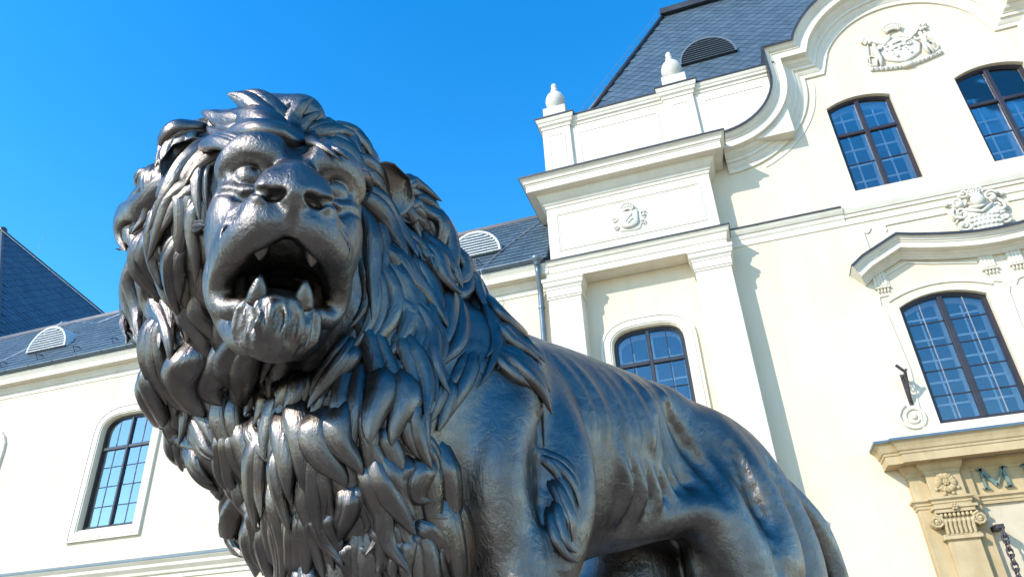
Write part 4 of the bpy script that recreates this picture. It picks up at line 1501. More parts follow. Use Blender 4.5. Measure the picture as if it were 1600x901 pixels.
def sculpt_body():
    B = Field((-1.55, -0.62, -0.05), (1.46, 0.72, 2.14), 0.0125)
    # trunk
    B.ell((0.30, 0, 1.20), (0.42, 0.28, 0.42), 0.05)
    B.ell((-0.02, 0, 1.275), (0.46, 0.275, 0.345), 0.10)
    B.ell((-0.36, 0, 1.335), (0.40, 0.235, 0.262), 0.10)
    B.ell((-0.64, 0, 1.285), (0.34, 0.24, 0.255), 0.10)
    B.ell((-0.80, 0, 1.16), (0.24, 0.22, 0.26), 0.08)
    B.cone((0.25, 0, 1.585), (-0.58, 0, 1.49), 0.06, 0.045, 0.10)            # spine
    # hips, thighs and hind legs (the near, left one stands back; the far one is forward)
    for s, kx in ((1, 0.0), (-1, 0.36)):
        B.ell((-0.72, s * 0.13, 1.22), (0.27, 0.15, 0.25), 0.08)
        B.ell((-0.73 + kx * 0.35, s * 0.165, 0.98), (0.275, 0.135, 0.37), 0.07, rot_xyz(0, -10 - 24 * (kx > 0), 0))
        B.cone((-0.68 + kx * 0.5, s * 0.18, 0.90), (-0.56 + kx, s * 0.20, 0.64), 0.19, 0.12, 0.06)
        B.cone((-0.56 + kx, s * 0.20, 0.64), (-0.92 + kx, s * 0.20, 0.40), 0.12, 0.075, 0.05)
        B.cone((-0.92 + kx, s * 0.20, 0.40), (-0.84 + kx, s * 0.20, 0.10), 0.070, 0.064, 0.04)
        B.ell((-0.77 + kx, s * 0.20, 0.055), (0.16, 0.095, 0.065), 0.03)
        for q in range(4):
            B.ell((-0.65 + kx, s * 0.20 + (q - 1.5) * 0.045, 0.04), (0.055, 0.027, 0.045), 0.012)
        B.ell((-0.935 + kx, s * 0.20, 0.43), (0.06, 0.055, 0.07), 0.03)
    # near thigh muscles
    B.spline([(-0.46, 0.17, 1.36), (-0.50, 0.245, 1.14), (-0.54, 0.275, 0.92), (-0.56, 0.26, 0.70)], [0.03, 0.045, 0.045, 0.03], 0.07)
    B.spline([(-0.84, 0.14, 1.34), (-0.93, 0.20, 1.12), (-0.95, 0.235, 0.88), (-0.84, 0.24, 0.64)], [0.05, 0.06, 0.05, 0.02], 0.08)
    B.spline([(-0.64, 0.17, 1.40), (-0.70, 0.25, 1.20), (-0.74, 0.285, 0.98), (-0.68, 0.27, 0.76)], [0.04, 0.05, 0.05, 0.03], 0.06)
    # flank fold from the belly to the thigh
    B.spline([(-0.08, 0.10, 0.99), (-0.28, 0.17, 1.04), (-0.44, 0.21, 1.06), (-0.52, 0.23, 0.92)], [0.03, 0.035, 0.04, 0.03], 0.07)
    # shoulders and forelegs
    for s, kx in ((1, 0.0), (-1, 0.20)):
        B.ell((0.42 + kx * 0.3, s * 0.20, 1.22), (0.22, 0.12, 0.34), 0.08, rot_xyz(0, 10, 0))
        B.ell((0.36 + kx * 0.5, s * 0.235, 0.95), (0.150, 0.105, 0.25), 0.07, rot_xyz(0, -8, 0))
        B.cone((0.345 + kx * 0.6, s * 0.235, 0.88), (0.40 + kx, s * 0.22, 0.42), 0.130, 0.088, 0.06)
        B.cone((0.40 + kx, s * 0.22, 0.42), (0.40 + kx, s * 0.22, 0.10), 0.085, 0.078, 0.04)
        B.ell((0.46 + kx, s * 0.22, 0.06), (0.165, 0.105, 0.07), 0.03)
        for q in range(4):
            B.ell((0.59 + kx, s * 0.22 + (q - 1.5) * 0.05, 0.045), (0.06, 0.03, 0.05), 0.012)
    # near shoulder muscles
    B.spline([(0.27, 0.14, 1.50), (0.38, 0.28, 1.30), (0.48, 0.315, 1.08), (0.44, 0.30, 0.86)], [0.04, 0.05, 0.05, 0.04], 0.06)
    B.spline([(0.20, 0.17, 1.40), (0.22, 0.29, 1.18), (0.26, 0.32, 0.98), (0.34, 0.31, 0.80)], [0.04, 0.05, 0.05, 0.03], 0.06)
    B.spline([(0.42, 0.33, 0.86), (0.42, 0.32, 0.66), (0.41, 0.29, 0.50)], [0.035, 0.03, 0.02], 0.06)
    B.spline([(0.33, 0.30, 1.34), (0.345, 0.345, 1.14), (0.37, 0.345, 0.94)], [0.010, 0.012, 0.008], 0.03, mode='sub')
    # ribs showing through the near flank
    for i in range(8):
        x = 0.16 - 0.072 * i + 0.014 * math.sin(2.3 * i)
        a_ = (0.75 + 0.45 * math.sin(1.7 * i + 0.5))
        B.spline([(x + 0.03, 0.12, 1.55), (x - 0.02, 0.222, 1.44), (x - 0.065, 0.272 - 0.004 * i, 1.29), (x - 0.055, 0.258 - 0.005 * i, 1.15 + 0.016 * i)], [0.003, 0.011 * a_, 0.015 * a_, 0.003], 0.028)
        B.spline([(x + 0.03, -0.12, 1.54), (x - 0.02, -0.222, 1.42), (x - 0.065, -0.268, 1.28), (x - 0.06, -0.252, 1.14)], [0.004, 0.010, 0.012, 0.004], 0.03)
    # folds of skin on the belly
    for i in range(5):
        x = -0.02 - 0.075 * i
        B.spline([(x, 0.265 - 0.012 * i, 1.20), (x - 0.05, 0.245 - 0.01 * i, 1.10), (x - 0.04, 0.19, 1.01 + 0.012 * i)], [0.003, 0.011, 0.004], 0.03)
    # hip bone and loin hollow
    B.ell((-0.44, 0.13, 1.47), (0.07, 0.05, 0.045), 0.07)
    B.ell((-0.40, 0.31, 1.30), (0.13, 0.085, 0.13), 0.10, mode='sub')
    B.line([(-0.36, 0.22, 1.40), (-0.45, 0.26, 1.25), (-0.50, 0.27, 1.08)], [0.006, 0.016, 0.008], 0.04, 'sub', 0.0)
    B.line([(-0.62, 0.26, 1.30), (-0.66, 0.28, 1.10), (-0.64, 0.29, 0.88)], [0.004, 0.010, 0.005], 0.03, 'sub', 0.0)
    B.line([(-0.82, 0.22, 1.26), (-0.86, 0.26, 1.06), (-0.82, 0.27, 0.84)], [0.004, 0.010, 0.005], 0.03, 'sub', 0.0)
    # tail
    B.spline([(-0.90, 0.02, 1.30), (-1.08, 0.09, 1.265), (-1.225, 0.13, 1.15), (-1.30, 0.145, 1.02), (-1.33, 0.15, 0.80), (-1.33, 0.15, 0.50), (-1.31, 0.15, 0.33)], [0.085, 0.060, 0.050, 0.046, 0.043, 0.04, 0.035], 0.04)
    B.spline([(-1.31, 0.15, 0.36), (-1.29, 0.15, 0.26), (-1.33, 0.15, 0.13)], [0.04, 0.075, 0.03], 0.03)
    # neck and mane mass
    hb = head_to_body
    B.cone((0.44, 0, 1.24), hb((-0.25, -0.03, -0.02)), 0.31, 0.23, 0.08)
    B.cone((0.36, 0.0, 1.42), hb((-0.24, -0.03, 0.08)), 0.15, 0.18, 0.08)
    B.ell(hb((-0.17, 0, 0.03)), (0.16, 0.285, 0.29), 0.06, L_M.T @ H_M)
    B.ell((0.70, 0.04, 1.16), (0.26, 0.28, 0.30), 0.08)
    B.ell((0.63, 0.01, 0.92), (0.21, 0.25, 0.26), 0.08)
    B.ell((0.57, 0.0, 0.72), (0.17, 0.21, 0.22), 0.08)
    for c, r in (((1.165, -0.130, 1.686), 0.140), ((1.228, -0.076, 1.843), 0.110), ((1.196, 0.005, 1.908), 0.095), ((1.042, -0.185, 1.449), 0.170), ((0.890, -0.200, 1.241), 0.180),
                 ((0.733, -0.180, 1.043), 0.180), ((0.604, -0.150, 0.880), 0.170), ((0.76, 0.125, 1.62), 0.130), ((0.739, 0.040, 1.407), 0.20), ((1.062, 0.174, 1.930), 0.105), ((0.892, 0.215, 1.89), 0.090), ((0.640, 0.10, 1.60), 0.150), ((0.50, 0.05, 1.50), 0.15), ((1.057, 0.261, 1.969), 0.050), ((1.123, 0.182, 1.977), 0.060), ((0.790, -0.322, 1.013), 0.100), ((1.196, -0.283, 1.588), 0.085), ((1.263, -0.215, 1.798), 0.085), ((1.019, -0.414, 1.250), 0.075), ((0.649, 0.172, 1.831), 0.055), ((0.548, 0.138, 1.732), 0.065), ((0.46, 0.06, 1.62), 0.09)):
        B.ell(c, (r, r, r), 0.06)
    B.ell(hb((0.0, 0, -0.185)), (0.15, 0.085, 0.075), 0.02, L_M.T @ H_M, mode='sub')         # throat behind the open mouth
    return B

def sculpt_head():
    H = Field((-0.28, -0.30, -0.42), (0.38, 0.30, 0.30), 0.0046)
    both_ = (-1, 1)
    H.ell((-0.05, 0, 0.045), (0.19, 0.165, 0.165), 0.04)                        # skull
    H.ell((0.048, 0, 0.132), (0.105, 0.135, 0.062), 0.05)                        # forehead
    for s in both_:
        H.ell((0.066, s * 0.120, -0.010), (0.084, 0.054, 0.095), 0.05)            # cheekbone
        H.ell((0.03, s * 0.114, -0.075), (0.085, 0.046, 0.090), 0.05)              # side of the face
        H.spline([(0.128, s * 0.036, 0.118), (0.116, s * 0.070, 0.146), (0.090, s * 0.114, 0.142), (0.056, s * 0.148, 0.108)], [0.009, 0.012, 0.011, 0.008], 0.05)   # brow
        H.ell((0.068, s * 0.070, 0.160), (0.060, 0.056, 0.034), 0.05)
    # nose: bridge widening to the pad
    H.spline([(0.080, 0, 0.122), (0.140, 0, 0.098), (0.205, 0, 0.070), (0.258, 0, 0.042)], [0.030, 0.027, 0.029, 0.028], 0.03)
    for s in both_:
        H.spline([(0.120, s * 0.014, 0.085), (0.180, s * 0.028, 0.062), (0.246, s * 0.045, 0.028)], [0.024, 0.027, 0.027], 0.03)
    H.ell((0.260, 0, 0.022), (0.044, 0.070, 0.034), 0.03)
    for s in both_:
        H.ell((0.258, s * 0.060, 0.010), (0.036, 0.023, 0.028), 0.012)           # nostril wing
    H.cone((0.286, 0, 0.01), (0.274, 0, -0.055), 0.024, 0.016, 0.02)             # septum
    # muzzle pads
    for s in both_:
        H.ell((0.206, s * 0.052, -0.032), (0.080, 0.053, 0.054), 0.03, rot_xyz(0, 12, s * 14))
        H.spline([(0.258, s * 0.028, -0.052), (0.228, s * 0.072, -0.070), (0.170, s * 0.100, -0.092), (0.106, s * 0.120, -0.118)], [0.032, 0.032, 0.027, 0.024], 0.025)
        H.ell((0.115, s * 0.094, -0.05), (0.09, 0.042, 0.062), 0.05)
    # mouth cavity
    H.ell((0.120, 0, -0.180), (0.170, 0.104, 0.086), 0.012, mode='sub')
    H.ell((0.010, 0, -0.180), (0.14, 0.085, 0.075), 0.012, mode='sub')
    H.ell((0.215, 0, -0.124), (0.085, 0.044, 0.064), 0.014, mode='sub')
    H.ell((0.210, 0, -0.150), (0.085, 0.078, 0.064), 0.014, mode='sub')
    H.ell((0.10, 0, -0.26), (0.20, 0.15, 0.09), 0.012, mode='sub')
    # lower jaw with its bearded chin
    H.ell((0.148, 0, -0.248), (0.088, 0.084, 0.074), 0.02)
    H.ell((0.166, 0, -0.270), (0.062, 0.066, 0.052), 0.03)
    H.ell((0.154, 0, -0.206), (0.060, 0.064, 0.032), 0.03)
    for s in both_:
        H.spline([(0.100, s * 0.040, -0.270), (0.02, s * 0.060, -0.245), (-0.06, s * 0.080, -0.19)], [0.042, 0.045, 0.06], 0.03)
        # thick lip rolling from the muzzle round the corner down to the chin
        H.spline([(0.155, s * 0.104, -0.104), (0.112, s * 0.122, -0.130), (0.084, s * 0.128, -0.170), (0.090, s * 0.119, -0.204), (0.112, s * 0.100, -0.218), (0.138, s * 0.078, -0.212)], [0.024, 0.023, 0.021, 0.018, 0.016, 0.014], 0.016)
        H.spline([(0.045, s * 0.124, -0.13), (0.02, s * 0.112, -0.17), (-0.01, s * 0.095, -0.20)], [0.033, 0.034, 0.034], 0.03)
    H.ell((-0.15, 0, -0.19), (0.06, 0.12, 0.12), 0.04)                           # back of the mouth
    # eye sockets, balls, lids
    for s in both_:
        H.ell((0.150, s * 0.094, 0.088), (0.052, 0.050, 0.034), 0.016, rot_xyz(0, 0, s * 20), mode='sub')
        H.ell((0.103, s * 0.092, 0.084), (0.034, 0.036, 0.034), 0.004)
        H.spline([(0.134, s * 0.050, 0.076), (0.136, s * 0.074, 0.119), (0.122, s * 0.108, 0.121), (0.092, s * 0.139, 0.092)], [0.007, 0.010, 0.009, 0.006], 0.008)
        H.spline([(0.134, s * 0.050, 0.076), (0.134, s * 0.080, 0.048), (0.119, s * 0.113, 0.052), (0.092, s * 0.139, 0.092)], [0.006, 0.009, 0.008, 0.006], 0.010)
        # pouch under the eye, folds of the snarl
        H.spline([(0.150, s * 0.060, 0.046), (0.134, s * 0.098, 0.034), (0.096, s * 0.138, 0.052)], [0.008, 0.013, 0.010], 0.02)
        # nostrils
        H.ell((0.300, s * 0.040, 0.004), (0.040, 0.024, 0.013), 0.006, rot_xyz(s * -20, 0, 0), mode='sub')
        H.spline([(0.288, s * 0.056, 0.008), (0.272, s * 0.080, 0.012), (0.245, s * 0.090, 0.020)], [0.009, 0.007, 0.004], 0.006, mode='sub')
    for s in both_:
        H.spline([(0.236, s * 0.078, 0.018), (0.195, s * 0.084, 0.030), (0.165, s * 0.098, 0.028)], [0.004, 0.007, 0.003], 0.022, mode='sub')
        for q in range(5):
            y_ = 0.030 + 0.020 * q
            H.spline([(0.283 - 0.05 * (y_ / 0.1) ** 2, s * y_, -0.035), (0.280 - 0.06 * (y_ / 0.1) ** 2, s * (y_ + 0.010), -0.062), (0.268 - 0.07 * (y_ / 0.1) ** 2, s * (y_ + 0.014), -0.088)], [0.002, 0.004, 0.002], 0.010, mode='sub')
    # folds drawn on the surface: snarl lines of the muzzle, cheek furrows, frown, chisel marks of the chin
    rg = random.Random(2)
    for s in both_:
        for q in range(3):
            z = -0.002 - 0.022 * q
            H.line([(0.246, s * 0.086, z), (0.212, s * 0.102, z - 0.010), (0.180, s * 0.112, z - 0.026)], [0.001, 0.0045, 0.002], 0.014, 'sub', 0.001)
        H.line([(0.155, s * 0.070, 0.042), (0.135, s * 0.108, 0.026), (0.100, s * 0.145, 0.034)], [0.002, 0.006, 0.003], 0.012, 'sub', 0.001)
        H.line([(0.205, s * 0.046, 0.070), (0.185, s * 0.060, 0.058), (0.165, s * 0.075, 0.055)], [0.002, 0.005, 0.002], 0.010, 'sub', 0.001)
    for q in range(22):
        a = -1.45 + 2.9 * q / 21 + rg.uniform(-0.05, 0.05)
        z0, z1 = rg.uniform(-0.235, -0.205), rg.uniform(-0.305, -0.275)
        pts = [(0.150 + 0.086 * rr_ * math.cos(a + w_), 0.084 * rr_ * math.sin(a + w_), z_) for rr_, z_, w_ in ((0.92, z0, 0), (1.0, 0.5 * (z0 + z1), rg.uniform(-0.1, 0.1)), (0.75, z1, rg.uniform(-0.1, 0.1)))]
        H.line(pts, [0.001, rg.uniform(0.001, 0.003), 0.001], 0.016, 'sub' if q % 3 else 'add', 0.0, 4)
    # crease of the forehead and the philtrum
    H.spline([(0.180, 0, 0.150), (0.150, 0, 0.168), (0.09, 0, 0.200)], [0.006, 0.014, 0.012], 0.03, mode='sub')
    H.spline([(0.312, 0, -0.022), (0.300, 0, -0.060), (0.285, 0, -0.100)], [0.004, 0.007, 0.008], 0.012, mode='sub')
    return H
# mane locks in the body frame: half width, then rows of position and outward normal
LOCKS = [
    (0.035, ((0.926,-0.163,1.046,0.87,0.04,-0.49), (0.912,-0.172,1.007,0.96,-0.01,-0.29), (0.883,-0.199,0.944,0.83,-0.13,-0.55), (0.815,-0.316,0.898,0.27,-0.23,-0.94))),
    (0.032, ((0.914,-0.108,1.028,0.94,0.06,-0.33), (0.899,-0.111,0.987,0.93,0.10,-0.37), (0.868,-0.137,0.923,0.78,0.07,-0.63), (0.809,-0.233,0.867,0.55,-0.32,-0.77))),
    (0.032, ((0.999,0.007,1.324,0.69,0.01,-0.72), (0.989,-0.023,1.307,0.80,0.35,-0.48), (0.986,-0.033,1.262,0.75,0.66,-0.06), (0.986,-0.034,1.215,0.72,0.68,-0.14))),
    (0.031, ((0.974,0.078,1.308,0.82,0.24,-0.52), (0.964,0.071,1.283,0.92,0.19,-0.34), (0.956,0.081,1.235,0.99,0.16,-0.02), (0.956,0.096,1.185,0.98,0.17,0.08))),
    (0.038, ((1.221,0.070,1.989,0.23,0.59,0.77), (1.249,0.058,1.972,0.54,0.51,0.68), (1.295,0.033,1.948,0.84,0.30,0.46), (1.320,-0.013,1.918,0.89,0.17,0.43), (1.325,-0.008,1.837,0.90,0.45,-0.01))),
    (0.032, ((1.210,0.098,1.934,0.25,0.86,0.44), (1.239,0.173,1.819,0.79,0.53,0.32), (1.259,0.171,1.737,0.81,0.59,0.02), (1.256,0.166,1.655,0.78,0.60,-0.19), (1.240,0.159,1.590,0.74,0.58,-0.34))),
    (0.029, ((1.247,0.175,1.729,0.76,0.65,-0.03), (1.246,0.170,1.680,0.75,0.64,-0.15), (1.243,0.148,1.608,0.75,0.58,-0.32), (1.228,0.120,1.537,0.72,0.48,-0.49), (1.202,0.087,1.481,0.67,0.33,-0.67))),
    (0.029, ((0.765,0.287,1.867,-0.82,0.57,0.07), (0.708,0.235,1.907,0.11,0.64,0.76), (0.655,0.230,1.900,0.06,0.64,0.77), (0.606,0.232,1.868,-0.52,0.73,0.44))),
    (0.030, ((0.705,0.212,1.899,0.46,0.42,0.78), (0.673,0.215,1.888,0.31,0.57,0.76), (0.619,0.223,1.868,-0.43,0.74,0.52), (0.576,0.214,1.824,-0.71,0.68,0.18))),
    (0.033, ((1.129,-0.258,1.288,0.55,-0.39,-0.74), (1.086,-0.407,1.303,0.78,0.08,0.61), (1.077,-0.369,1.229,0.79,0.55,-0.27), (1.035,-0.409,1.176,0.21,-0.00,-0.98))),
    (0.033, ((1.044,-0.394,1.321,0.33,0.23,0.92), (1.045,-0.336,1.265,0.71,0.68,0.20), (1.055,-0.220,1.171,0.91,-0.13,-0.38), (1.018,-0.237,1.120,0.71,-0.23,-0.67))),
    (0.029, ((1.262,0.070,1.996,0.51,0.49,0.71), (1.286,0.058,1.971,0.72,0.41,0.56), (1.324,0.021,1.944,0.87,0.25,0.43), (1.333,-0.026,1.905,0.91,0.17,0.38), (1.323,-0.006,1.837,0.88,0.47,-0.04))),
    (0.032, ((1.245,0.090,2.004,0.42,0.55,0.73), (1.259,0.060,1.984,0.56,0.46,0.69), (1.286,0.037,1.929,0.87,0.35,0.34), (1.288,0.049,1.843,0.82,0.55,-0.17), (1.280,0.137,1.725,0.91,0.42,0.04))),
    (0.029, ((0.957,0.282,1.972,-0.26,0.71,0.65), (0.930,0.275,1.964,0.18,0.63,0.75), (0.902,0.305,1.909,0.05,0.95,0.30), (0.875,0.307,1.861,-0.26,0.96,-0.08))),
    (0.030, ((0.834,0.277,1.822,-0.60,0.80,-0.08), (0.799,0.253,1.824,-0.83,0.55,0.08), (0.715,0.170,1.860,0.88,-0.06,0.48), (0.704,0.185,1.790,0.91,0.10,-0.41))),
    (0.029, ((0.852,0.293,1.850,-0.47,0.87,-0.14), (0.831,0.275,1.818,-0.62,0.78,-0.04), (0.807,0.267,1.746,-0.55,0.83,0.11), (0.812,0.278,1.653,-0.17,0.98,0.03))),
    (0.032, ((1.120,0.383,1.736,-0.27,0.89,0.37), (1.091,0.293,1.842,0.30,0.95,-0.04), (1.089,0.286,1.896,0.35,0.88,-0.32), (1.107,0.287,1.926,0.58,0.78,-0.25), (1.124,0.279,1.952,0.66,0.75,-0.01))),
    (0.042, ((1.114,0.381,1.738,-0.11,0.92,0.37), (1.083,0.294,1.845,0.27,0.96,-0.04), (1.078,0.291,1.903,0.25,0.89,-0.39), (1.072,0.309,1.937,0.22,0.93,-0.30), (1.056,0.312,1.978,-0.05,0.97,0.25))),
    (0.033, ((1.114,0.378,1.747,-0.05,0.89,0.44), (1.074,0.296,1.849,0.23,0.97,-0.05), (1.051,0.294,1.902,-0.04,0.92,-0.38), (1.020,0.298,1.933,-0.46,0.86,-0.22), (0.976,0.271,1.964,-0.53,0.69,0.50))),
    (0.052, ((1.071,0.284,1.843,0.24,0.97,-0.01), (1.100,0.276,1.862,0.37,0.93,-0.09), (1.145,0.253,1.904,0.65,0.75,-0.13), (1.181,0.219,1.942,0.90,0.43,-0.09), (1.217,0.172,1.977,0.98,-0.01,0.22))),
    (0.055, ((1.071,0.283,1.841,0.24,0.97,-0.00), (1.109,0.272,1.852,0.41,0.91,-0.05), (1.166,0.232,1.891,0.77,0.63,-0.05), (1.215,0.130,1.960,0.91,0.11,0.39), (1.259,0.061,1.983,0.56,0.46,0.69))),
    (0.052, ((1.077,0.290,1.842,0.25,0.97,-0.03), (1.147,0.354,1.777,0.18,0.35,0.92), (1.191,0.225,1.878,0.84,0.54,0.10), (1.238,0.063,1.979,0.41,0.53,0.74), (1.299,0.028,1.941,0.85,0.23,0.48))),
    (0.027, ((1.221,0.410,1.702,0.65,0.68,0.33), (1.239,0.384,1.704,0.83,0.45,0.33), (1.251,0.245,1.786,0.68,0.73,0.12), (1.253,0.101,1.850,0.88,0.40,0.24), (1.271,0.152,1.743,0.87,0.49,0.08))),
    (0.034, ((1.081,0.285,1.839,0.27,0.96,-0.02), (1.052,0.289,1.865,0.09,0.99,-0.08), (0.998,0.286,1.920,-0.35,0.94,0.02), (0.941,0.284,1.935,0.29,0.77,0.57), (0.890,0.309,1.897,-0.09,0.98,0.19))),
    (0.032, ((1.066,0.289,1.852,0.19,0.98,-0.04), (1.031,0.290,1.866,0.01,1.00,0.02), (0.972,0.295,1.889,0.28,0.93,0.22), (0.927,0.312,1.859,0.15,0.99,-0.00), (0.878,0.303,1.826,-0.26,0.95,-0.17))),
    (0.026, ((1.042,0.288,1.865,0.06,1.00,-0.02), (1.052,0.393,1.769,0.10,0.41,0.91), (1.038,0.473,1.696,0.01,0.99,0.16), (0.999,0.465,1.675,-0.35,0.88,-0.32), (0.958,0.432,1.661,-0.50,0.73,-0.48))),
    (0.027, ((1.016,0.291,1.925,-0.44,0.87,-0.22), (0.972,0.264,1.961,-0.44,0.68,0.59), (0.923,0.282,1.962,0.17,0.67,0.72), (0.885,0.287,1.943,-0.08,0.80,0.60), (0.866,0.301,1.896,-0.32,0.94,0.14))),
    (0.020, ((0.992,0.464,1.694,-0.42,0.91,0.04), (0.976,0.456,1.692,-0.53,0.85,0.01), (0.904,0.350,1.769,-0.84,0.12,0.53), (0.867,0.297,1.788,-0.34,0.94,-0.04), (0.903,0.350,1.709,-0.92,-0.14,0.37))),
    (0.029, ((1.260,0.093,1.883,0.70,0.72,0.04), (1.272,0.077,1.857,0.80,0.59,-0.11), (1.291,0.038,1.823,0.79,0.58,-0.22), (1.292,0.012,1.767,0.82,0.47,-0.33), (1.283,0.112,1.638,0.91,0.36,-0.21))),
    (0.044, ((1.269,0.076,1.918,0.74,0.63,0.24), (1.288,0.057,1.867,0.85,0.53,-0.07), (1.326,-0.042,1.786,0.89,0.18,-0.41), (1.348,-0.190,1.789,0.99,0.13,-0.00), (1.345,-0.246,1.745,0.79,-0.40,-0.46), (1.317,-0.161,1.638,0.93,-0.25,-0.27))),
    (0.020, ((1.312,-0.104,1.755,0.93,0.14,-0.34), (1.318,-0.139,1.743,0.89,0.30,-0.35), (1.327,-0.221,1.738,0.76,-0.20,-0.62), (1.332,-0.250,1.717,0.69,-0.42,-0.60), (1.351,-0.250,1.715,0.75,-0.38,-0.54))),
    (0.035, ((1.298,0.029,1.823,0.78,0.60,-0.20), (1.300,0.009,1.782,0.76,0.55,-0.34), (1.300,-0.052,1.732,0.92,0.20,-0.34), (1.278,-0.027,1.616,0.95,0.05,-0.30), (1.240,-0.091,1.555,0.64,-0.06,-0.77))),
    (0.025, ((1.333,-0.049,1.887,0.93,0.15,0.34), (1.339,-0.067,1.870,0.97,0.06,0.25), (1.349,-0.091,1.837,0.99,-0.11,-0.02), (1.330,-0.153,1.836,0.96,0.08,0.27))),
    (0.041, ((1.324,-0.191,1.732,0.80,0.06,-0.59), (1.308,-0.231,1.693,0.73,-0.39,-0.56), (1.285,-0.276,1.613,0.96,-0.01,0.28), (1.242,-0.275,1.511,0.53,-0.06,-0.84), (1.200,-0.224,1.396,0.91,-0.29,-0.29))),
    (0.046, ((1.300,-0.082,1.650,0.96,0.22,-0.19), (1.280,-0.089,1.598,0.83,0.12,-0.54), (1.231,-0.175,1.539,0.67,0.47,-0.58), (1.193,-0.090,1.401,0.87,0.43,-0.22), (1.159,-0.082,1.335,0.66,0.44,-0.61))),
    (0.023, ((1.295,-0.254,1.627,0.98,-0.02,0.17), (1.283,-0.293,1.592,0.99,-0.12,0.05), (1.269,-0.321,1.516,0.67,-0.36,-0.65), (1.250,-0.241,1.416,0.94,-0.24,-0.23))),
    (0.035, ((1.264,0.099,1.594,0.85,0.39,-0.36), (1.251,0.080,1.550,0.82,0.31,-0.48), (1.222,0.016,1.491,0.75,-0.09,-0.65), (1.160,-0.056,1.423,0.79,0.50,-0.36), (1.124,-0.063,1.350,0.48,0.67,-0.56))),
    (0.032, ((1.282,0.027,1.816,0.82,0.52,-0.23), (1.282,0.120,1.695,0.91,0.42,-0.08), (1.259,0.124,1.606,0.81,0.49,-0.32), (1.236,0.086,1.524,0.77,0.33,-0.54), (1.205,0.033,1.470,0.69,0.01,-0.72))),
    (0.012, ((1.271,0.142,1.654,0.84,0.51,-0.19), (1.261,0.148,1.630,0.80,0.54,-0.25), (1.244,0.152,1.592,0.75,0.56,-0.34), (1.245,0.280,1.513,0.98,-0.13,-0.15))),
    (0.042, ((1.221,-0.227,1.423,0.96,-0.25,-0.13), (1.206,-0.238,1.378,0.87,-0.32,-0.37), (1.181,-0.252,1.301,0.64,-0.35,-0.68), (1.100,-0.386,1.288,0.87,0.21,0.45))),
    (0.037, ((1.197,-0.130,1.383,0.91,0.23,-0.35), (1.180,-0.136,1.347,0.80,0.19,-0.57), (1.140,-0.195,1.305,0.56,-0.14,-0.82), (1.089,-0.230,1.276,0.70,-0.37,-0.62))),
    (0.040, ((1.179,-0.253,1.316,0.67,-0.36,-0.65), (1.142,-0.253,1.281,0.58,-0.37,-0.73), (1.060,-0.335,1.247,0.64,0.77,0.02), (1.036,-0.182,1.161,0.88,0.01,-0.47))),
    (0.035, ((1.106,-0.206,1.291,0.54,-0.14,-0.83), (1.076,-0.202,1.253,0.94,-0.08,-0.32), (1.045,-0.129,1.169,0.85,0.35,-0.39), (1.013,-0.104,1.131,0.66,0.46,-0.59))),
    (0.070, ((1.132,-0.014,1.397,0.64,0.43,-0.64), (1.116,-0.040,1.354,0.44,0.71,-0.55), (1.087,-0.096,1.283,0.49,0.46,-0.74), (1.052,-0.083,1.201,0.86,0.48,-0.16))),
    (0.037, ((1.118,0.227,1.262,0.49,-0.30,-0.82), (1.069,0.083,1.280,-0.01,-0.50,-0.87), (1.014,-0.061,1.255,0.70,0.71,-0.02), (0.997,-0.045,1.190,0.66,0.71,-0.25))),
    (0.042, ((1.002,0.056,1.329,0.68,0.14,-0.72), (0.981,0.019,1.301,0.83,0.02,-0.56), (0.965,0.009,1.232,0.96,0.27,-0.09), (0.963,0.045,1.157,1.00,-0.02,0.00))),
    (0.041, ((0.951,0.144,1.307,0.81,0.46,-0.36), (0.945,0.138,1.268,0.91,0.39,-0.11), (0.943,0.151,1.196,0.93,0.34,0.11), (0.950,0.147,1.136,0.95,0.31,-0.05))),
    (0.036, ((0.854,0.262,1.380,0.40,0.91,-0.15), (0.868,0.247,1.333,0.55,0.83,-0.10), (0.894,0.230,1.250,0.75,0.65,0.15), (0.922,0.218,1.166,0.85,0.53,0.04))),
    (0.030, ((0.910,0.189,1.318,0.72,0.67,-0.19), (0.909,0.187,1.279,0.81,0.59,0.01), (0.913,0.195,1.210,0.84,0.52,0.14), (0.927,0.184,1.148,0.88,0.47,-0.03))),
    (0.037, ((0.876,0.298,1.790,-0.27,0.96,-0.06), (0.855,0.291,1.737,-0.31,0.95,-0.00), (0.807,0.279,1.604,-0.06,1.00,-0.05), (0.813,0.279,1.441,0.19,0.98,-0.04), (0.839,0.266,1.319,0.49,0.87,0.02))),
    (0.032, ((0.823,0.270,1.813,-0.67,0.75,0.01), (0.782,0.254,1.790,-0.75,0.61,0.24), (0.694,0.197,1.774,0.66,0.32,-0.68), (0.665,0.232,1.691,-0.15,0.80,0.58))),
    (0.046, ((0.746,0.245,1.703,-0.37,0.82,0.43), (0.724,0.263,1.642,-0.15,0.96,0.23), (0.660,0.269,1.539,-0.09,1.00,0.03), (0.699,0.297,1.374,0.10,0.99,0.14), (0.775,0.309,1.255,0.30,0.93,0.23), (0.844,0.297,1.212,0.54,0.82,0.19))),
    (0.040, ((0.823,0.280,1.660,-0.19,0.98,-0.01), (0.802,0.277,1.607,-0.06,1.00,-0.03), (0.755,0.279,1.476,0.04,0.99,0.13), (0.785,0.283,1.340,0.31,0.95,0.07), (0.834,0.280,1.259,0.52,0.83,0.21))),
    (0.032, ((0.859,0.280,1.638,-0.15,0.98,-0.13), (0.844,0.271,1.585,-0.03,0.99,-0.13), (0.822,0.266,1.480,0.14,0.99,-0.01), (0.838,0.255,1.372,0.41,0.91,-0.10), (0.858,0.242,1.303,0.60,0.80,0.05))),
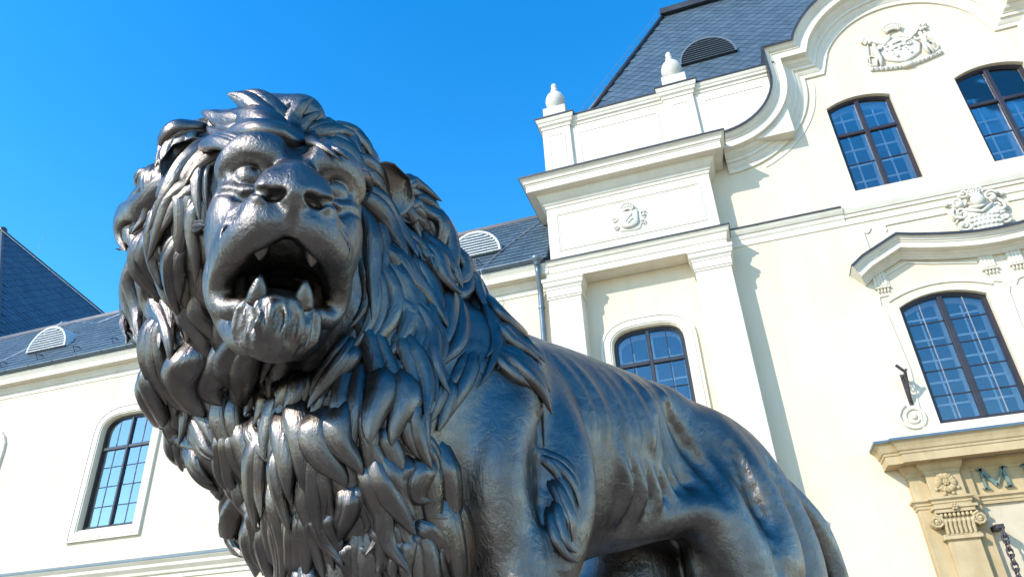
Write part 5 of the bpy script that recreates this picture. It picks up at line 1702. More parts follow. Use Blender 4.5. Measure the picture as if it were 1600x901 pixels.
    (0.046, ((0.775,0.266,1.826,-0.83,0.55,0.08), (0.681,0.201,1.865,0.57,0.48,0.67), (0.584,0.206,1.831,-0.81,0.57,0.13), (0.544,0.209,1.724,-0.21,0.97,0.06), (0.560,0.238,1.591,-0.42,0.88,0.20))),
    (0.039, ((0.772,0.266,1.811,-0.81,0.58,0.13), (0.699,0.212,1.822,0.84,0.54,0.02), (0.615,0.191,1.780,-0.49,0.69,-0.54), (0.625,0.245,1.592,-0.22,0.97,0.09))),
    (0.046, ((0.615,0.208,1.803,-0.63,0.66,-0.41), (0.553,0.181,1.786,-0.09,0.64,0.76), (0.478,0.180,1.720,-0.81,0.59,0.01), (0.505,0.191,1.621,-0.43,0.79,0.44), (0.623,0.243,1.528,-0.19,0.98,0.07))),
    (0.028, ((0.635,0.216,1.861,-0.26,0.78,0.57), (0.609,0.208,1.826,-0.74,0.66,-0.06), (0.557,0.187,1.776,-0.02,0.73,0.68))),
    (0.032, ((0.645,0.256,1.614,-0.14,0.98,0.16), (0.656,0.262,1.543,-0.09,1.00,0.03), (0.687,0.290,1.398,0.07,0.99,0.13), (0.729,0.300,1.313,0.19,0.96,0.20))),
    (0.042, ((0.547,0.205,1.684,-0.40,0.92,-0.02), (0.561,0.237,1.595,-0.42,0.88,0.20), (0.586,0.294,1.423,0.14,0.95,0.27), (0.641,0.310,1.330,0.12,0.98,0.17), (0.749,0.320,1.224,0.19,0.96,0.19))),
    (0.040, ((0.448,0.161,1.694,-0.55,0.71,0.44), (0.448,0.173,1.616,-0.30,0.85,0.44), (0.480,0.235,1.465,0.07,0.90,0.44), (0.568,0.278,1.344,0.22,0.97,0.13), (0.657,0.318,1.234,0.02,0.99,0.11))),
    (0.033, ((0.596,0.251,1.578,-0.26,0.96,0.09), (0.612,0.265,1.506,-0.03,0.96,0.27), (0.643,0.295,1.389,0.13,0.97,0.18), (0.695,0.306,1.301,0.13,0.97,0.20), (0.780,0.308,1.222,0.31,0.93,0.20))),
    (0.030, ((0.526,0.202,1.790,-0.34,0.71,0.62), (0.486,0.192,1.749,-0.74,0.65,0.20), (0.414,0.171,1.682,-0.50,0.72,0.48), (0.414,0.237,1.551,-0.21,0.63,0.75), (0.432,0.296,1.443,-0.08,0.93,0.35))),
    (0.028, ((0.445,0.181,1.702,-0.63,0.70,0.32), (0.395,0.171,1.668,-0.51,0.71,0.48), (0.386,0.249,1.545,-0.24,0.67,0.70), (0.262,0.187,1.539,-0.09,0.70,0.71), (0.294,0.277,1.433,-0.35,0.83,0.42))),
    (0.028, ((0.379,0.181,1.649,-0.48,0.72,0.50), (0.420,0.239,1.552,-0.19,0.65,0.74), (0.464,0.302,1.423,-0.01,0.95,0.30), (0.517,0.323,1.327,0.14,0.98,0.11), (0.551,0.322,1.266,0.15,0.99,0.04))),
    (0.019, ((0.390,0.268,1.490,-0.19,0.85,0.49), (0.386,0.300,1.423,0.00,0.88,0.47), (0.379,0.351,1.320,-0.07,0.95,0.30), (0.331,0.324,1.247,-0.04,0.99,-0.14), (0.336,0.325,1.140,0.08,1.00,0.02))),
    (0.019, ((0.187,0.079,1.636,-0.05,0.57,0.82), (0.235,0.167,1.546,-0.14,0.66,0.74), (0.270,0.254,1.439,-0.47,0.79,0.40), (0.316,0.325,1.324,-0.47,0.87,0.11), (0.318,0.326,1.249,-0.08,0.99,-0.10))),
    (0.027, ((0.526,0.301,1.421,0.09,0.96,0.28), (0.550,0.309,1.361,0.16,0.98,0.15), (0.582,0.316,1.271,0.10,0.99,0.06), (0.632,0.320,1.192,-0.04,1.00,0.00), (0.656,0.318,1.131,-0.09,0.99,-0.12))),
    (0.031, ((0.622,0.310,1.317,0.11,0.98,0.15), (0.633,0.316,1.260,0.04,0.99,0.11), (0.648,0.321,1.172,-0.06,1.00,-0.02), (0.688,0.323,1.102,-0.06,0.98,-0.17))),
    (0.032, ((0.722,0.303,1.286,0.18,0.96,0.22), (0.716,0.312,1.244,0.13,0.97,0.18), (0.703,0.323,1.178,0.03,1.00,0.04), (0.719,0.323,1.097,0.05,0.98,-0.18))),
    (0.056, ((0.786,0.287,1.304,0.35,0.92,0.19), (0.788,0.303,1.245,0.35,0.91,0.23), (0.788,0.323,1.147,0.32,0.95,-0.02), (0.765,0.325,1.058,0.21,0.93,-0.29))),
    (0.048, ((0.899,0.228,1.208,0.78,0.61,0.16), (0.898,0.242,1.154,0.76,0.65,-0.00), (0.886,0.244,1.071,0.71,0.65,-0.25), (0.847,0.242,0.995,0.58,0.66,-0.49), (0.848,0.218,0.964,0.63,0.58,-0.51))),
    (0.032, ((0.842,0.271,1.218,0.57,0.80,0.18), (0.839,0.281,1.165,0.56,0.83,0.02), (0.824,0.284,1.077,0.49,0.83,-0.25), (0.801,0.272,1.011,0.41,0.80,-0.44))),
    (0.043, ((0.825,0.293,1.078,0.48,0.84,-0.24), (0.804,0.292,1.037,0.40,0.84,-0.37), (0.761,0.278,0.969,0.32,0.86,-0.40), (0.693,0.278,0.903,0.19,0.95,-0.23))),
    (0.042, ((0.717,0.324,1.087,0.04,0.98,-0.21), (0.710,0.311,1.045,0.01,0.94,-0.33), (0.700,0.292,0.975,0.08,0.95,-0.30), (0.659,0.288,0.935,0.03,0.98,-0.19))),
    (0.030, ((0.766,0.311,1.121,0.26,0.96,-0.12), (0.731,0.314,1.098,0.11,0.98,-0.19), (0.663,0.307,1.065,-0.12,0.95,-0.28), (0.628,0.293,1.012,-0.06,0.97,-0.24))),
    (0.032, ((0.850,0.250,1.021,0.59,0.69,-0.42), (0.835,0.238,0.983,0.56,0.66,-0.49), (0.811,0.219,0.920,0.62,0.64,-0.45), (0.810,0.197,0.884,0.70,0.58,-0.42))),
    (0.027, ((0.812,0.269,1.017,0.45,0.78,-0.43), (0.796,0.255,0.980,0.44,0.77,-0.46), (0.774,0.237,0.916,0.52,0.76,-0.39), (0.784,0.216,0.869,0.65,0.67,-0.37))),
    (0.035, ((0.877,0.178,0.981,0.72,0.46,-0.52), (0.858,0.166,0.945,0.73,0.44,-0.53), (0.831,0.152,0.884,0.79,0.42,-0.45), (0.810,0.161,0.838,0.80,0.46,-0.38))),
    (0.030, ((0.766,0.259,0.958,0.39,0.82,-0.41), (0.752,0.249,0.917,0.44,0.83,-0.35), (0.729,0.238,0.845,0.48,0.82,-0.30), (0.727,0.232,0.806,0.48,0.79,-0.38))),
    (0.032, ((0.716,0.266,0.932,0.27,0.91,-0.30), (0.703,0.262,0.897,0.29,0.92,-0.26), (0.680,0.255,0.838,0.24,0.93,-0.29), (0.666,0.250,0.800,0.20,0.92,-0.33))),
    (0.036, ((0.692,0.281,0.955,0.11,0.96,-0.27), (0.664,0.280,0.936,0.06,0.98,-0.21), (0.617,0.276,0.904,-0.05,0.98,-0.19), (0.565,0.284,0.900,0.24,0.92,-0.30))),
    (0.036, ((0.651,0.270,0.911,0.06,0.98,-0.19), (0.627,0.266,0.888,-0.02,0.98,-0.20), (0.585,0.255,0.850,-0.15,0.96,-0.25), (0.555,0.247,0.804,-0.00,0.98,-0.19))),
    (0.046, ((0.957,0.079,1.244,0.99,0.15,-0.07), (0.954,0.116,1.182,0.97,0.22,0.07), (0.929,0.157,1.050,0.88,0.35,-0.31), (0.888,0.159,0.966,0.76,0.36,-0.54))),
    (0.032, ((0.925,0.177,1.137,0.88,0.47,-0.07), (0.912,0.186,1.090,0.84,0.50,-0.21), (0.881,0.182,1.007,0.74,0.49,-0.47), (0.855,0.165,0.946,0.72,0.45,-0.52))),
    (0.038, ((0.998,-0.046,1.269,0.70,0.71,-0.05), (0.976,-0.026,1.218,0.80,0.59,-0.12), (0.958,0.062,1.115,0.99,0.05,-0.12), (0.937,0.113,1.042,0.92,0.21,-0.34))),
    (0.047, ((1.034,-0.073,1.212,0.78,0.62,-0.13), (1.008,-0.060,1.166,0.64,0.66,-0.38), (0.938,-0.066,1.074,0.88,0.02,-0.48), (0.911,0.081,0.968,0.84,0.07,-0.53))),
    (0.036, ((1.045,-0.097,1.222,0.85,0.52,-0.10), (1.027,-0.089,1.171,0.75,0.55,-0.37), (0.976,-0.126,1.088,0.47,0.32,-0.82), (0.938,-0.120,1.060,0.78,0.17,-0.60))),
    (0.042, ((1.061,-0.355,1.282,0.63,0.63,0.45), (1.042,-0.324,1.222,0.77,0.52,-0.37), (1.014,-0.261,1.123,0.67,-0.38,-0.64), (0.968,-0.248,1.078,0.42,-0.32,-0.85))),
    (0.030, ((1.086,-0.405,1.313,0.73,0.08,0.68), (1.079,-0.367,1.264,0.80,0.57,0.21), (1.055,-0.358,1.202,0.49,0.59,-0.64), (1.015,-0.406,1.174,-0.08,0.00,-1.00))),
    (0.031, ((1.049,-0.105,1.274,0.72,0.62,-0.33), (1.038,-0.102,1.221,0.83,0.54,-0.11), (1.008,-0.122,1.123,0.65,0.39,-0.65))),
    (0.039, ((0.999,-0.127,1.103,0.59,0.31,-0.75), (0.969,-0.142,1.078,0.46,0.23,-0.86), (0.924,-0.147,1.029,0.93,0.03,-0.36), (0.909,-0.063,0.995,0.92,-0.03,-0.38))),
    (0.033, ((0.993,-0.199,1.092,0.56,-0.02,-0.83), (0.961,-0.240,1.080,0.42,-0.25,-0.87), (0.913,-0.291,1.056,0.90,-0.36,-0.26), (0.915,-0.182,1.015,0.95,-0.09,-0.29))),
    (0.041, ((0.963,-0.180,1.073,0.47,0.05,-0.88), (0.922,-0.284,1.053,0.86,-0.36,-0.36), (0.886,-0.349,0.991,0.91,-0.35,-0.21), (0.878,-0.257,0.944,0.80,-0.06,-0.59))),
    (0.036, ((0.930,-0.107,1.058,0.87,0.12,-0.47), (0.912,-0.119,1.012,0.94,0.10,-0.32), (0.874,-0.155,0.922,0.76,0.02,-0.65))),
    (0.035, ((0.939,0.013,1.040,0.93,-0.12,-0.35), (0.917,-0.006,0.999,0.86,-0.19,-0.48), (0.853,-0.079,0.903,0.82,-0.04,-0.57), (0.807,-0.209,0.853,0.67,-0.36,-0.65))),
    (0.040, ((0.926,0.102,1.013,0.88,0.18,-0.43), (0.907,0.083,0.974,0.84,0.12,-0.53), (0.869,0.042,0.904,0.88,0.01,-0.48), (0.815,-0.091,0.842,0.89,-0.26,-0.37))),
    (0.032, ((0.902,0.147,1.001,0.80,0.36,-0.48), (0.883,0.129,0.961,0.79,0.30,-0.54), (0.848,0.096,0.886,0.85,0.23,-0.47), (0.829,0.054,0.824,0.92,0.10,-0.38))),
    (0.031, ((0.816,0.190,0.920,0.67,0.58,-0.47), (0.803,0.182,0.889,0.70,0.58,-0.42), (0.784,0.177,0.837,0.73,0.57,-0.36), (0.782,0.166,0.806,0.76,0.53,-0.39))),
    (0.031, ((0.778,0.222,0.914,0.55,0.73,-0.40), (0.767,0.213,0.873,0.61,0.71,-0.35), (0.750,0.201,0.803,0.62,0.68,-0.39))),
    (0.023, ((0.386,0.347,1.128,-0.58,0.79,-0.22), (0.336,0.328,1.118,0.16,0.98,0.09), (0.308,0.357,1.078,0.69,0.70,0.21), (0.293,0.383,1.025,0.46,0.87,0.16), (0.284,0.394,0.967,0.15,0.99,0.03))),
    (0.023, ((0.345,0.328,1.097,0.10,0.99,-0.03), (0.328,0.339,1.066,0.63,0.75,0.20), (0.313,0.370,1.013,0.62,0.76,0.21), (0.304,0.391,0.953,0.31,0.95,0.09), (0.316,0.391,0.895,0.15,0.99,-0.04))),
    (0.023, ((0.340,0.333,1.031,0.54,0.83,0.16), (0.340,0.349,0.994,0.84,0.50,0.21), (0.338,0.375,0.935,0.50,0.84,0.22), (0.326,0.387,0.882,0.19,0.98,-0.04), (0.271,0.369,0.845,-0.52,0.77,-0.38))),
    (0.035, ((1.253,0.045,1.978,0.58,0.40,0.71), (1.287,0.042,1.932,0.86,0.42,0.29), (1.309,0.024,1.877,0.87,0.50,0.00), (1.307,0.023,1.813,0.77,0.58,-0.25), (1.306,0.013,1.755,0.98,0.16,-0.11))),
    (0.035, ((1.155,-0.300,1.383,0.65,-0.66,-0.38), (1.131,-0.277,1.329,0.51,-0.53,-0.68), (1.098,-0.243,1.285,0.57,-0.35,-0.75), (1.088,-0.222,1.244,0.96,-0.15,-0.23), (1.083,-0.234,1.178,0.94,-0.17,-0.31))),
    (0.039, ((0.865,0.024,0.900,0.88,-0.01,-0.47), (0.839,0.031,0.844,0.92,0.05,-0.40), (0.819,0.030,0.784,0.90,0.07,-0.42), (0.796,0.028,0.724,0.88,0.07,-0.48), (0.775,0.018,0.665,0.88,0.05,-0.47))),
    (0.044, ((1.225,-0.114,1.549,0.65,-0.10,-0.75), (1.204,-0.128,1.511,0.99,0.11,-0.09), (1.216,-0.147,1.425,0.97,0.22,-0.14), (1.191,-0.152,1.342,0.80,0.17,-0.57), (1.140,-0.195,1.280,0.51,-0.05,-0.86))),
    (0.033, ((0.884,-0.036,1.867,-0.46,-0.33,0.83), (0.835,-0.060,1.832,-0.41,-0.42,0.81), (0.796,-0.098,1.794,-0.37,-0.54,0.75), (0.772,-0.144,1.752,-0.32,-0.67,0.67), (0.747,-0.186,1.707,-0.27,-0.76,0.59))),
    (0.038, ((0.617,0.190,1.779,-0.34,0.70,-0.63), (0.630,0.154,1.769,0.73,0.39,0.57), (0.636,0.205,1.729,-0.01,0.75,0.66), (0.610,0.244,1.682,-0.24,0.85,0.48), (0.577,0.265,1.626,-0.35,0.91,0.21))),
    (0.038, ((0.754,-0.073,0.697,0.84,-0.30,-0.45), (0.726,-0.073,0.639,0.86,-0.29,-0.43), (0.698,-0.075,0.579,0.79,-0.30,-0.54), (0.658,-0.073,0.526,0.57,-0.29,-0.77), (0.598,-0.083,0.489,0.22,-0.09,-0.97))),
    (0.044, ((0.968,-0.161,1.803,-0.20,-0.79,0.58), (0.951,-0.189,1.752,-0.20,-0.88,0.44), (0.942,-0.216,1.699,-0.09,-0.93,0.35), (0.929,-0.239,1.644,-0.02,-0.97,0.26), (0.903,-0.263,1.595,-0.18,-0.92,0.34))),
    (0.039, ((0.986,-0.349,1.464,-0.32,-0.94,0.09), (0.968,-0.336,1.378,-0.17,-0.99,-0.03), (0.986,-0.354,1.316,0.18,-0.39,0.90), (0.978,-0.456,1.319,-0.45,-0.46,0.77), (0.951,-0.489,1.251,-0.67,-0.74,0.00))),
    (0.040, ((0.868,0.132,1.933,-0.33,-0.76,0.56), (0.818,0.117,1.853,-0.73,-0.29,0.62), (0.747,0.113,1.801,-0.50,0.18,0.85), (0.668,0.131,1.782,-0.04,-0.05,1.00), (0.590,0.078,1.795,0.24,-0.59,0.77))),
    (0.043, ((1.109,0.273,1.870,0.41,0.91,-0.09), (1.089,0.282,1.814,0.32,0.94,0.08), (1.079,0.303,1.803,0.12,0.32,0.94), (1.018,0.314,1.803,-0.20,0.34,0.92), (0.978,0.326,1.796,0.07,1.00,0.07))),
    (0.030, ((0.868,-0.340,1.358,-0.12,-0.76,0.64), (0.844,-0.374,1.283,-0.25,-0.94,0.23), (0.825,-0.372,1.197,-0.35,-0.91,-0.23), (0.828,-0.365,1.130,0.21,-0.85,0.49), (0.795,-0.435,1.067,0.05,-0.90,0.43))),
    (0.035, ((0.831,0.286,1.169,0.53,0.85,0.03), (0.810,0.295,1.106,0.44,0.88,-0.16), (0.784,0.293,1.044,0.33,0.87,-0.35), (0.776,0.273,0.980,0.36,0.83,-0.43), (0.757,0.263,0.917,0.42,0.83,-0.36))),
    (0.042, ((0.831,0.283,1.680,-0.26,0.96,-0.05), (0.768,0.275,1.624,-0.13,0.99,0.04), (0.722,0.274,1.550,-0.05,1.00,0.01), (0.668,0.287,1.488,-0.06,0.97,0.23), (0.628,0.315,1.417,0.15,0.97,0.19))),
    (0.034, ((0.557,-0.320,1.119,0.31,-0.95,-0.03), (0.542,-0.327,1.044,0.34,-0.94,0.05), (0.517,-0.352,0.978,0.28,-0.92,0.27), (0.492,-0.382,0.909,0.16,-0.98,0.12), (0.492,-0.388,0.829,0.10,-0.99,-0.12))),
    (0.032, ((0.725,0.207,0.801,0.53,0.76,-0.39), (0.704,0.187,0.735,0.54,0.73,-0.42), (0.685,0.170,0.667,0.60,0.69,-0.39), (0.670,0.150,0.597,0.62,0.63,-0.47), (0.642,0.123,0.531,0.44,0.52,-0.74))),
    (0.031, ((1.133,0.263,1.772,0.48,0.14,0.87), (1.180,0.242,1.765,0.69,0.70,0.18), (1.228,0.208,1.784,0.69,0.72,0.11), (1.264,0.183,1.739,0.78,0.63,0.00), (1.281,0.170,1.678,0.80,0.59,-0.14))),
    (0.037, ((1.114,-0.128,1.862,-0.56,-0.56,0.61), (1.082,-0.165,1.820,-0.15,-0.60,0.78), (1.061,-0.211,1.774,-0.37,-0.74,0.56), (1.034,-0.236,1.714,-0.38,-0.90,0.23), (1.026,-0.253,1.651,-0.21,-0.91,0.36))),
    (0.031, ((0.655,-0.126,1.693,-0.35,-0.62,0.70), (0.619,-0.154,1.650,-0.31,-0.69,0.65), (0.591,-0.188,1.607,-0.20,-0.71,0.68), (0.555,-0.224,1.583,-0.02,-0.54,0.84), (0.531,-0.276,1.547,-0.02,-0.80,0.60))),
    (0.039, ((0.688,-0.286,1.306,0.31,-0.95,-0.01), (0.667,-0.293,1.240,0.36,-0.93,-0.02), (0.659,-0.309,1.180,-0.05,-0.93,0.36), (0.636,-0.336,1.118,-0.36,-0.88,0.30), (0.617,-0.351,1.047,-0.47,-0.88,0.02))),
    (0.035, ((0.938,-0.259,1.576,-0.40,-0.72,0.57), (0.915,-0.298,1.492,-0.72,-0.65,0.24), (0.898,-0.314,1.401,-0.30,-0.78,0.55), (0.883,-0.377,1.325,-0.03,-0.90,0.43), (0.856,-0.403,1.234,-0.16,-0.99,-0.03))),
    (0.041, ((1.054,0.093,1.477,0.43,0.89,-0.10), (1.028,0.097,1.389,-0.63,0.52,-0.58), (1.046,0.049,1.356,0.51,0.26,-0.82), (1.003,0.007,1.307,0.75,0.01,-0.67), (0.988,0.006,1.251,0.96,0.23,-0.15))),
    (0.031, ((0.834,0.284,1.831,-0.58,0.80,-0.11), (0.790,0.255,1.772,-0.69,0.68,0.24), (0.740,0.245,1.718,-0.40,0.79,0.47), (0.679,0.262,1.670,-0.13,0.91,0.38), (0.646,0.285,1.595,-0.12,0.99,0.06))),
    (0.037, ((1.056,0.097,2.008,-0.11,-0.71,0.70), (1.007,0.057,1.946,-0.31,-0.58,0.75), (0.958,-0.002,1.917,-0.33,-0.21,0.92), (0.883,-0.035,1.881,-0.45,-0.32,0.84), (0.814,-0.074,1.839,-0.41,-0.43,0.80))),
    (0.037, ((1.221,0.111,1.907,0.53,0.73,0.43), (1.248,0.156,1.834,0.82,0.42,0.40), (1.289,0.124,1.763,0.93,0.33,0.16), (1.307,0.096,1.679,0.96,0.26,-0.09), (1.308,0.053,1.596,0.95,0.07,-0.30))),
    (0.037, ((0.692,0.121,0.621,0.74,0.51,-0.44), (0.664,0.096,0.559,0.63,0.43,-0.65), (0.615,0.073,0.512,0.32,0.34,-0.89), (0.562,0.030,0.486,-0.06,0.14,-0.99), (0.536,-0.043,0.482,-0.22,-0.19,-0.96))),
    (0.045, ((0.750,-0.191,0.779,0.76,-0.41,-0.50), (0.707,-0.170,0.706,0.70,-0.49,-0.53), (0.683,-0.156,0.627,0.81,-0.48,-0.34), (0.660,-0.139,0.544,0.92,0.21,-0.34), (0.638,-0.111,0.477,0.42,0.90,0.15))),
    (0.033, ((0.456,-0.323,1.361,-0.06,-0.97,0.22), (0.433,-0.337,1.283,-0.02,-0.99,0.12), (0.409,-0.344,1.203,-0.10,-1.00,0.02), (0.394,-0.349,1.122,-0.16,-0.99,-0.01), (0.370,-0.353,1.042,-0.29,-0.96,0.01))),
    (0.031, ((0.956,0.011,1.093,0.98,-0.10,-0.19), (0.932,0.013,1.014,0.90,-0.09,-0.43), (0.894,0.011,0.940,0.86,-0.08,-0.51), (0.861,-0.010,0.869,0.91,-0.10,-0.41), (0.838,-0.031,0.792,0.91,-0.13,-0.38))),
    (0.040, ((0.632,-0.328,0.919,0.13,-0.99,0.01), (0.608,-0.329,0.834,0.33,-0.93,-0.16), (0.594,-0.324,0.748,0.60,-0.79,-0.07), (0.581,-0.342,0.662,0.42,-0.91,0.00), (0.558,-0.353,0.574,0.06,-0.99,-0.11))),
    (0.032, ((0.557,-0.322,1.019,0.30,-0.95,0.10), (0.546,-0.349,0.933,0.35,-0.92,0.20), (0.544,-0.359,0.842,0.33,-0.94,-0.06), (0.525,-0.364,0.751,0.19,-0.98,-0.10), (0.492,-0.361,0.661,-0.21,-0.96,-0.19))),
    (0.030, ((1.251,0.142,1.605,0.77,0.56,-0.32), (1.262,0.093,1.564,0.83,0.36,-0.43), (1.253,0.048,1.518,0.83,0.12,-0.55), (1.228,0.003,1.476,0.73,-0.17,-0.66), (1.189,-0.028,1.433,0.71,-0.11,-0.70))),
    (0.038, ((0.589,-0.044,1.714,-0.41,-0.41,0.81), (0.551,-0.092,1.670,-0.38,-0.49,0.78), (0.495,-0.123,1.630,-0.28,-0.55,0.78), (0.445,-0.166,1.593,-0.23,-0.53,0.81), (0.380,-0.197,1.566,-0.25,-0.55,0.79))),
    (0.042, ((0.963,0.012,1.231,0.99,0.12,-0.06), (0.964,-0.003,1.161,1.00,0.02,-0.06), (0.959,-0.004,1.090,0.97,-0.14,-0.20), (0.942,-0.016,1.020,0.90,-0.18,-0.40), (0.914,-0.028,0.953,0.85,-0.17,-0.50))),
    (0.046, ((0.530,-0.141,1.622,-0.28,-0.61,0.74), (0.488,-0.191,1.578,-0.21,-0.41,0.89), (0.437,-0.241,1.539,-0.30,-0.63,0.72), (0.398,-0.282,1.479,-0.27,-0.83,0.49), (0.359,-0.315,1.413,-0.22,-0.90,0.38))),
    (0.035, ((0.918,0.186,1.093,0.85,0.49,-0.20), (0.903,0.162,1.012,0.80,0.41,-0.44), (0.862,0.152,0.936,0.74,0.42,-0.52), (0.830,0.138,0.859,0.81,0.41,-0.42), (0.806,0.131,0.775,0.81,0.40,-0.43))),
    (0.040, ((0.794,0.272,1.556,-0.02,1.00,-0.07), (0.734,0.279,1.483,0.01,0.99,0.16), (0.682,0.295,1.403,0.07,0.99,0.14), (0.667,0.320,1.312,0.11,0.98,0.18), (0.622,0.343,1.225,0.00,1.00,0.05))),
    (0.031, ((0.683,-0.279,0.792,0.48,-0.74,-0.47), (0.665,-0.252,0.738,0.53,-0.63,-0.57), (0.651,-0.241,0.690,0.89,-0.44,-0.10), (0.664,-0.243,0.633,0.96,-0.24,0.13), (0.676,-0.269,0.576,0.92,-0.35,0.17))),
    (0.034, ((1.232,-0.118,1.951,0.09,-0.51,0.86), (1.236,-0.193,1.897,-0.12,-0.47,0.88), (1.240,-0.282,1.860,-0.25,-0.71,0.66), (1.240,-0.313,1.787,-0.23,-0.97,-0.11), (1.262,-0.284,1.699,0.31,-0.83,-0.47))),
    (0.043, ((0.570,-0.313,1.395,0.13,-0.97,0.20), (0.561,-0.327,1.313,0.16,-0.98,0.07), (0.542,-0.336,1.231,0.17,-0.98,-0.03), (0.532,-0.342,1.148,0.26,-0.97,-0.02), (0.533,-0.351,1.065,0.30,-0.95,0.04))),
    (0.033, ((0.732,-0.387,1.080,-0.38,-0.78,0.50), (0.714,-0.397,1.001,-0.60,-0.79,-0.14), (0.732,-0.366,0.925,-0.39,-0.55,-0.74), (0.768,-0.295,0.877,0.19,-0.42,-0.89), (0.729,-0.299,0.836,0.56,-0.76,-0.34))),
    (0.033, ((0.404,0.037,1.694,-0.55,-0.19,0.81), (0.334,0.007,1.643,0.14,-0.02,0.99), (0.282,-0.073,1.641,0.19,-0.56,0.81), (0.247,-0.147,1.588,0.03,-0.69,0.72), (0.207,-0.217,1.529,0.03,-0.79,0.61))),
    (0.039, ((0.551,-0.348,0.816,0.36,-0.93,-0.08), (0.540,-0.349,0.749,0.31,-0.95,-0.06), (0.529,-0.350,0.683,0.07,-0.99,-0.10), (0.509,-0.346,0.617,-0.21,-0.96,-0.19), (0.505,-0.340,0.549,-0.39,-0.89,-0.23))),
    (0.031, ((1.155,-0.237,1.795,-0.55,-0.65,0.53), (1.129,-0.267,1.717,-0.26,-0.93,0.24), (1.109,-0.289,1.639,-0.79,-0.40,0.46), (1.083,-0.327,1.567,-0.06,-0.83,0.56), (1.077,-0.374,1.488,0.18,-0.96,0.20))),
    (0.039, ((0.730,0.223,1.730,-0.39,0.68,0.62), (0.668,0.231,1.700,-0.15,0.79,0.59), (0.618,0.252,1.654,-0.22,0.91,0.34), (0.611,0.270,1.584,-0.20,0.98,0.06), (0.586,0.283,1.526,-0.06,0.95,0.30))),
    (0.033, ((0.653,-0.220,0.669,0.94,-0.35,-0.00), (0.657,-0.243,0.602,0.97,-0.20,0.17), (0.666,-0.269,0.533,0.89,-0.43,0.16), (0.675,-0.295,0.465,0.71,-0.66,0.23), (0.659,-0.325,0.394,0.49,-0.87,-0.12))),
    (0.045, ((0.737,0.024,1.803,-0.47,-0.04,0.88), (0.673,0.015,1.772,-0.37,-0.13,0.92), (0.604,0.007,1.749,-0.36,-0.27,0.89), (0.546,-0.024,1.716,-0.44,-0.36,0.82), (0.494,-0.062,1.688,-0.19,-0.52,0.83))),
    (0.033, ((1.042,0.085,1.370,0.41,0.33,-0.85), (1.012,0.040,1.334,0.65,0.11,-0.76), (0.982,0.011,1.290,0.88,0.05,-0.46), (0.977,0.003,1.235,0.97,0.24,-0.09), (0.985,-0.003,1.170,1.00,0.07,-0.04))),
    (0.031, ((0.667,-0.321,1.145,-0.25,-0.86,0.44), (0.641,-0.340,1.059,-0.50,-0.86,0.09), (0.637,-0.334,0.963,-0.20,-0.98,-0.09), (0.620,-0.342,0.871,0.24,-0.97,-0.06), (0.601,-0.344,0.776,0.50,-0.85,-0.16))),
    (0.040, ((0.993,-0.217,1.682,-0.08,-0.98,0.20), (0.993,-0.239,1.625,-0.09,-0.81,0.58), (0.963,-0.278,1.582,-0.39,-0.61,0.69), (0.935,-0.314,1.530,-0.57,-0.69,0.44), (0.926,-0.342,1.466,-0.60,-0.80,0.08))),
    (0.040, ((0.243,-0.282,1.345,-0.21,-0.94,0.25), (0.223,-0.291,1.274,-0.18,-0.98,0.09), (0.203,-0.294,1.202,-0.12,-0.99,-0.05), (0.189,-0.291,1.129,-0.08,-0.98,-0.18), (0.168,-0.281,1.055,-0.11,-0.95,-0.30))),
    (0.036, ((0.767,0.085,0.720,0.83,0.29,-0.48), (0.735,0.081,0.658,0.83,0.31,-0.46), (0.708,0.072,0.594,0.83,0.29,-0.48), (0.670,0.065,0.533,0.63,0.28,-0.73), (0.630,0.021,0.487,0.37,0.09,-0.92))),
    (0.031, ((0.456,0.247,1.542,-0.07,0.74,0.67), (0.418,0.275,1.499,-0.13,0.86,0.49), (0.386,0.299,1.449,-0.09,0.90,0.44), (0.352,0.331,1.405,-0.07,0.89,0.46), (0.324,0.357,1.347,-0.39,0.89,0.24))),
    (0.035, ((0.833,-0.162,1.741,-0.27,-0.76,0.59), (0.781,-0.198,1.668,-0.21,-0.83,0.51), (0.753,-0.241,1.584,-0.10,-0.92,0.37), (0.729,-0.273,1.494,0.05,-0.98,0.19), (0.720,-0.296,1.397,0.31,-0.95,0.04))),
    (0.030, ((1.006,0.048,1.937,-0.26,-0.46,0.85), (0.969,-0.039,1.904,-0.28,-0.37,0.89), (0.896,-0.084,1.854,-0.41,-0.51,0.75), (0.838,-0.137,1.791,-0.33,-0.66,0.67), (0.798,-0.196,1.717,-0.25,-0.80,0.55))),
    (0.033, ((0.702,-0.274,1.440,0.22,-0.96,0.16), (0.688,-0.288,1.368,0.35,-0.93,0.04), (0.671,-0.299,1.296,0.39,-0.92,-0.04), (0.652,-0.310,1.225,0.34,-0.94,-0.03), (0.629,-0.331,1.161,-0.08,-0.97,0.23))),
    (0.032, ((0.873,0.258,1.453,0.25,0.95,-0.18), (0.826,0.263,1.378,0.37,0.93,-0.07), (0.804,0.282,1.297,0.42,0.88,0.20), (0.786,0.317,1.214,0.33,0.93,0.16), (0.761,0.337,1.126,0.23,0.97,-0.10))),
    (0.031, ((0.835,0.256,1.356,0.43,0.90,-0.06), (0.854,0.253,1.267,0.61,0.77,0.19), (0.872,0.263,1.174,0.66,0.75,0.04), (0.868,0.263,1.080,0.64,0.73,-0.23), (0.842,0.250,0.987,0.54,0.69,-0.48))),
    (0.045, ((0.606,0.299,1.055,-0.01,0.96,-0.28), (0.598,0.280,0.975,-0.02,0.98,-0.19), (0.574,0.268,0.895,-0.08,0.97,-0.24), (0.564,0.252,0.814,-0.10,0.97,-0.21), (0.551,0.247,0.732,-0.03,0.98,-0.17))),
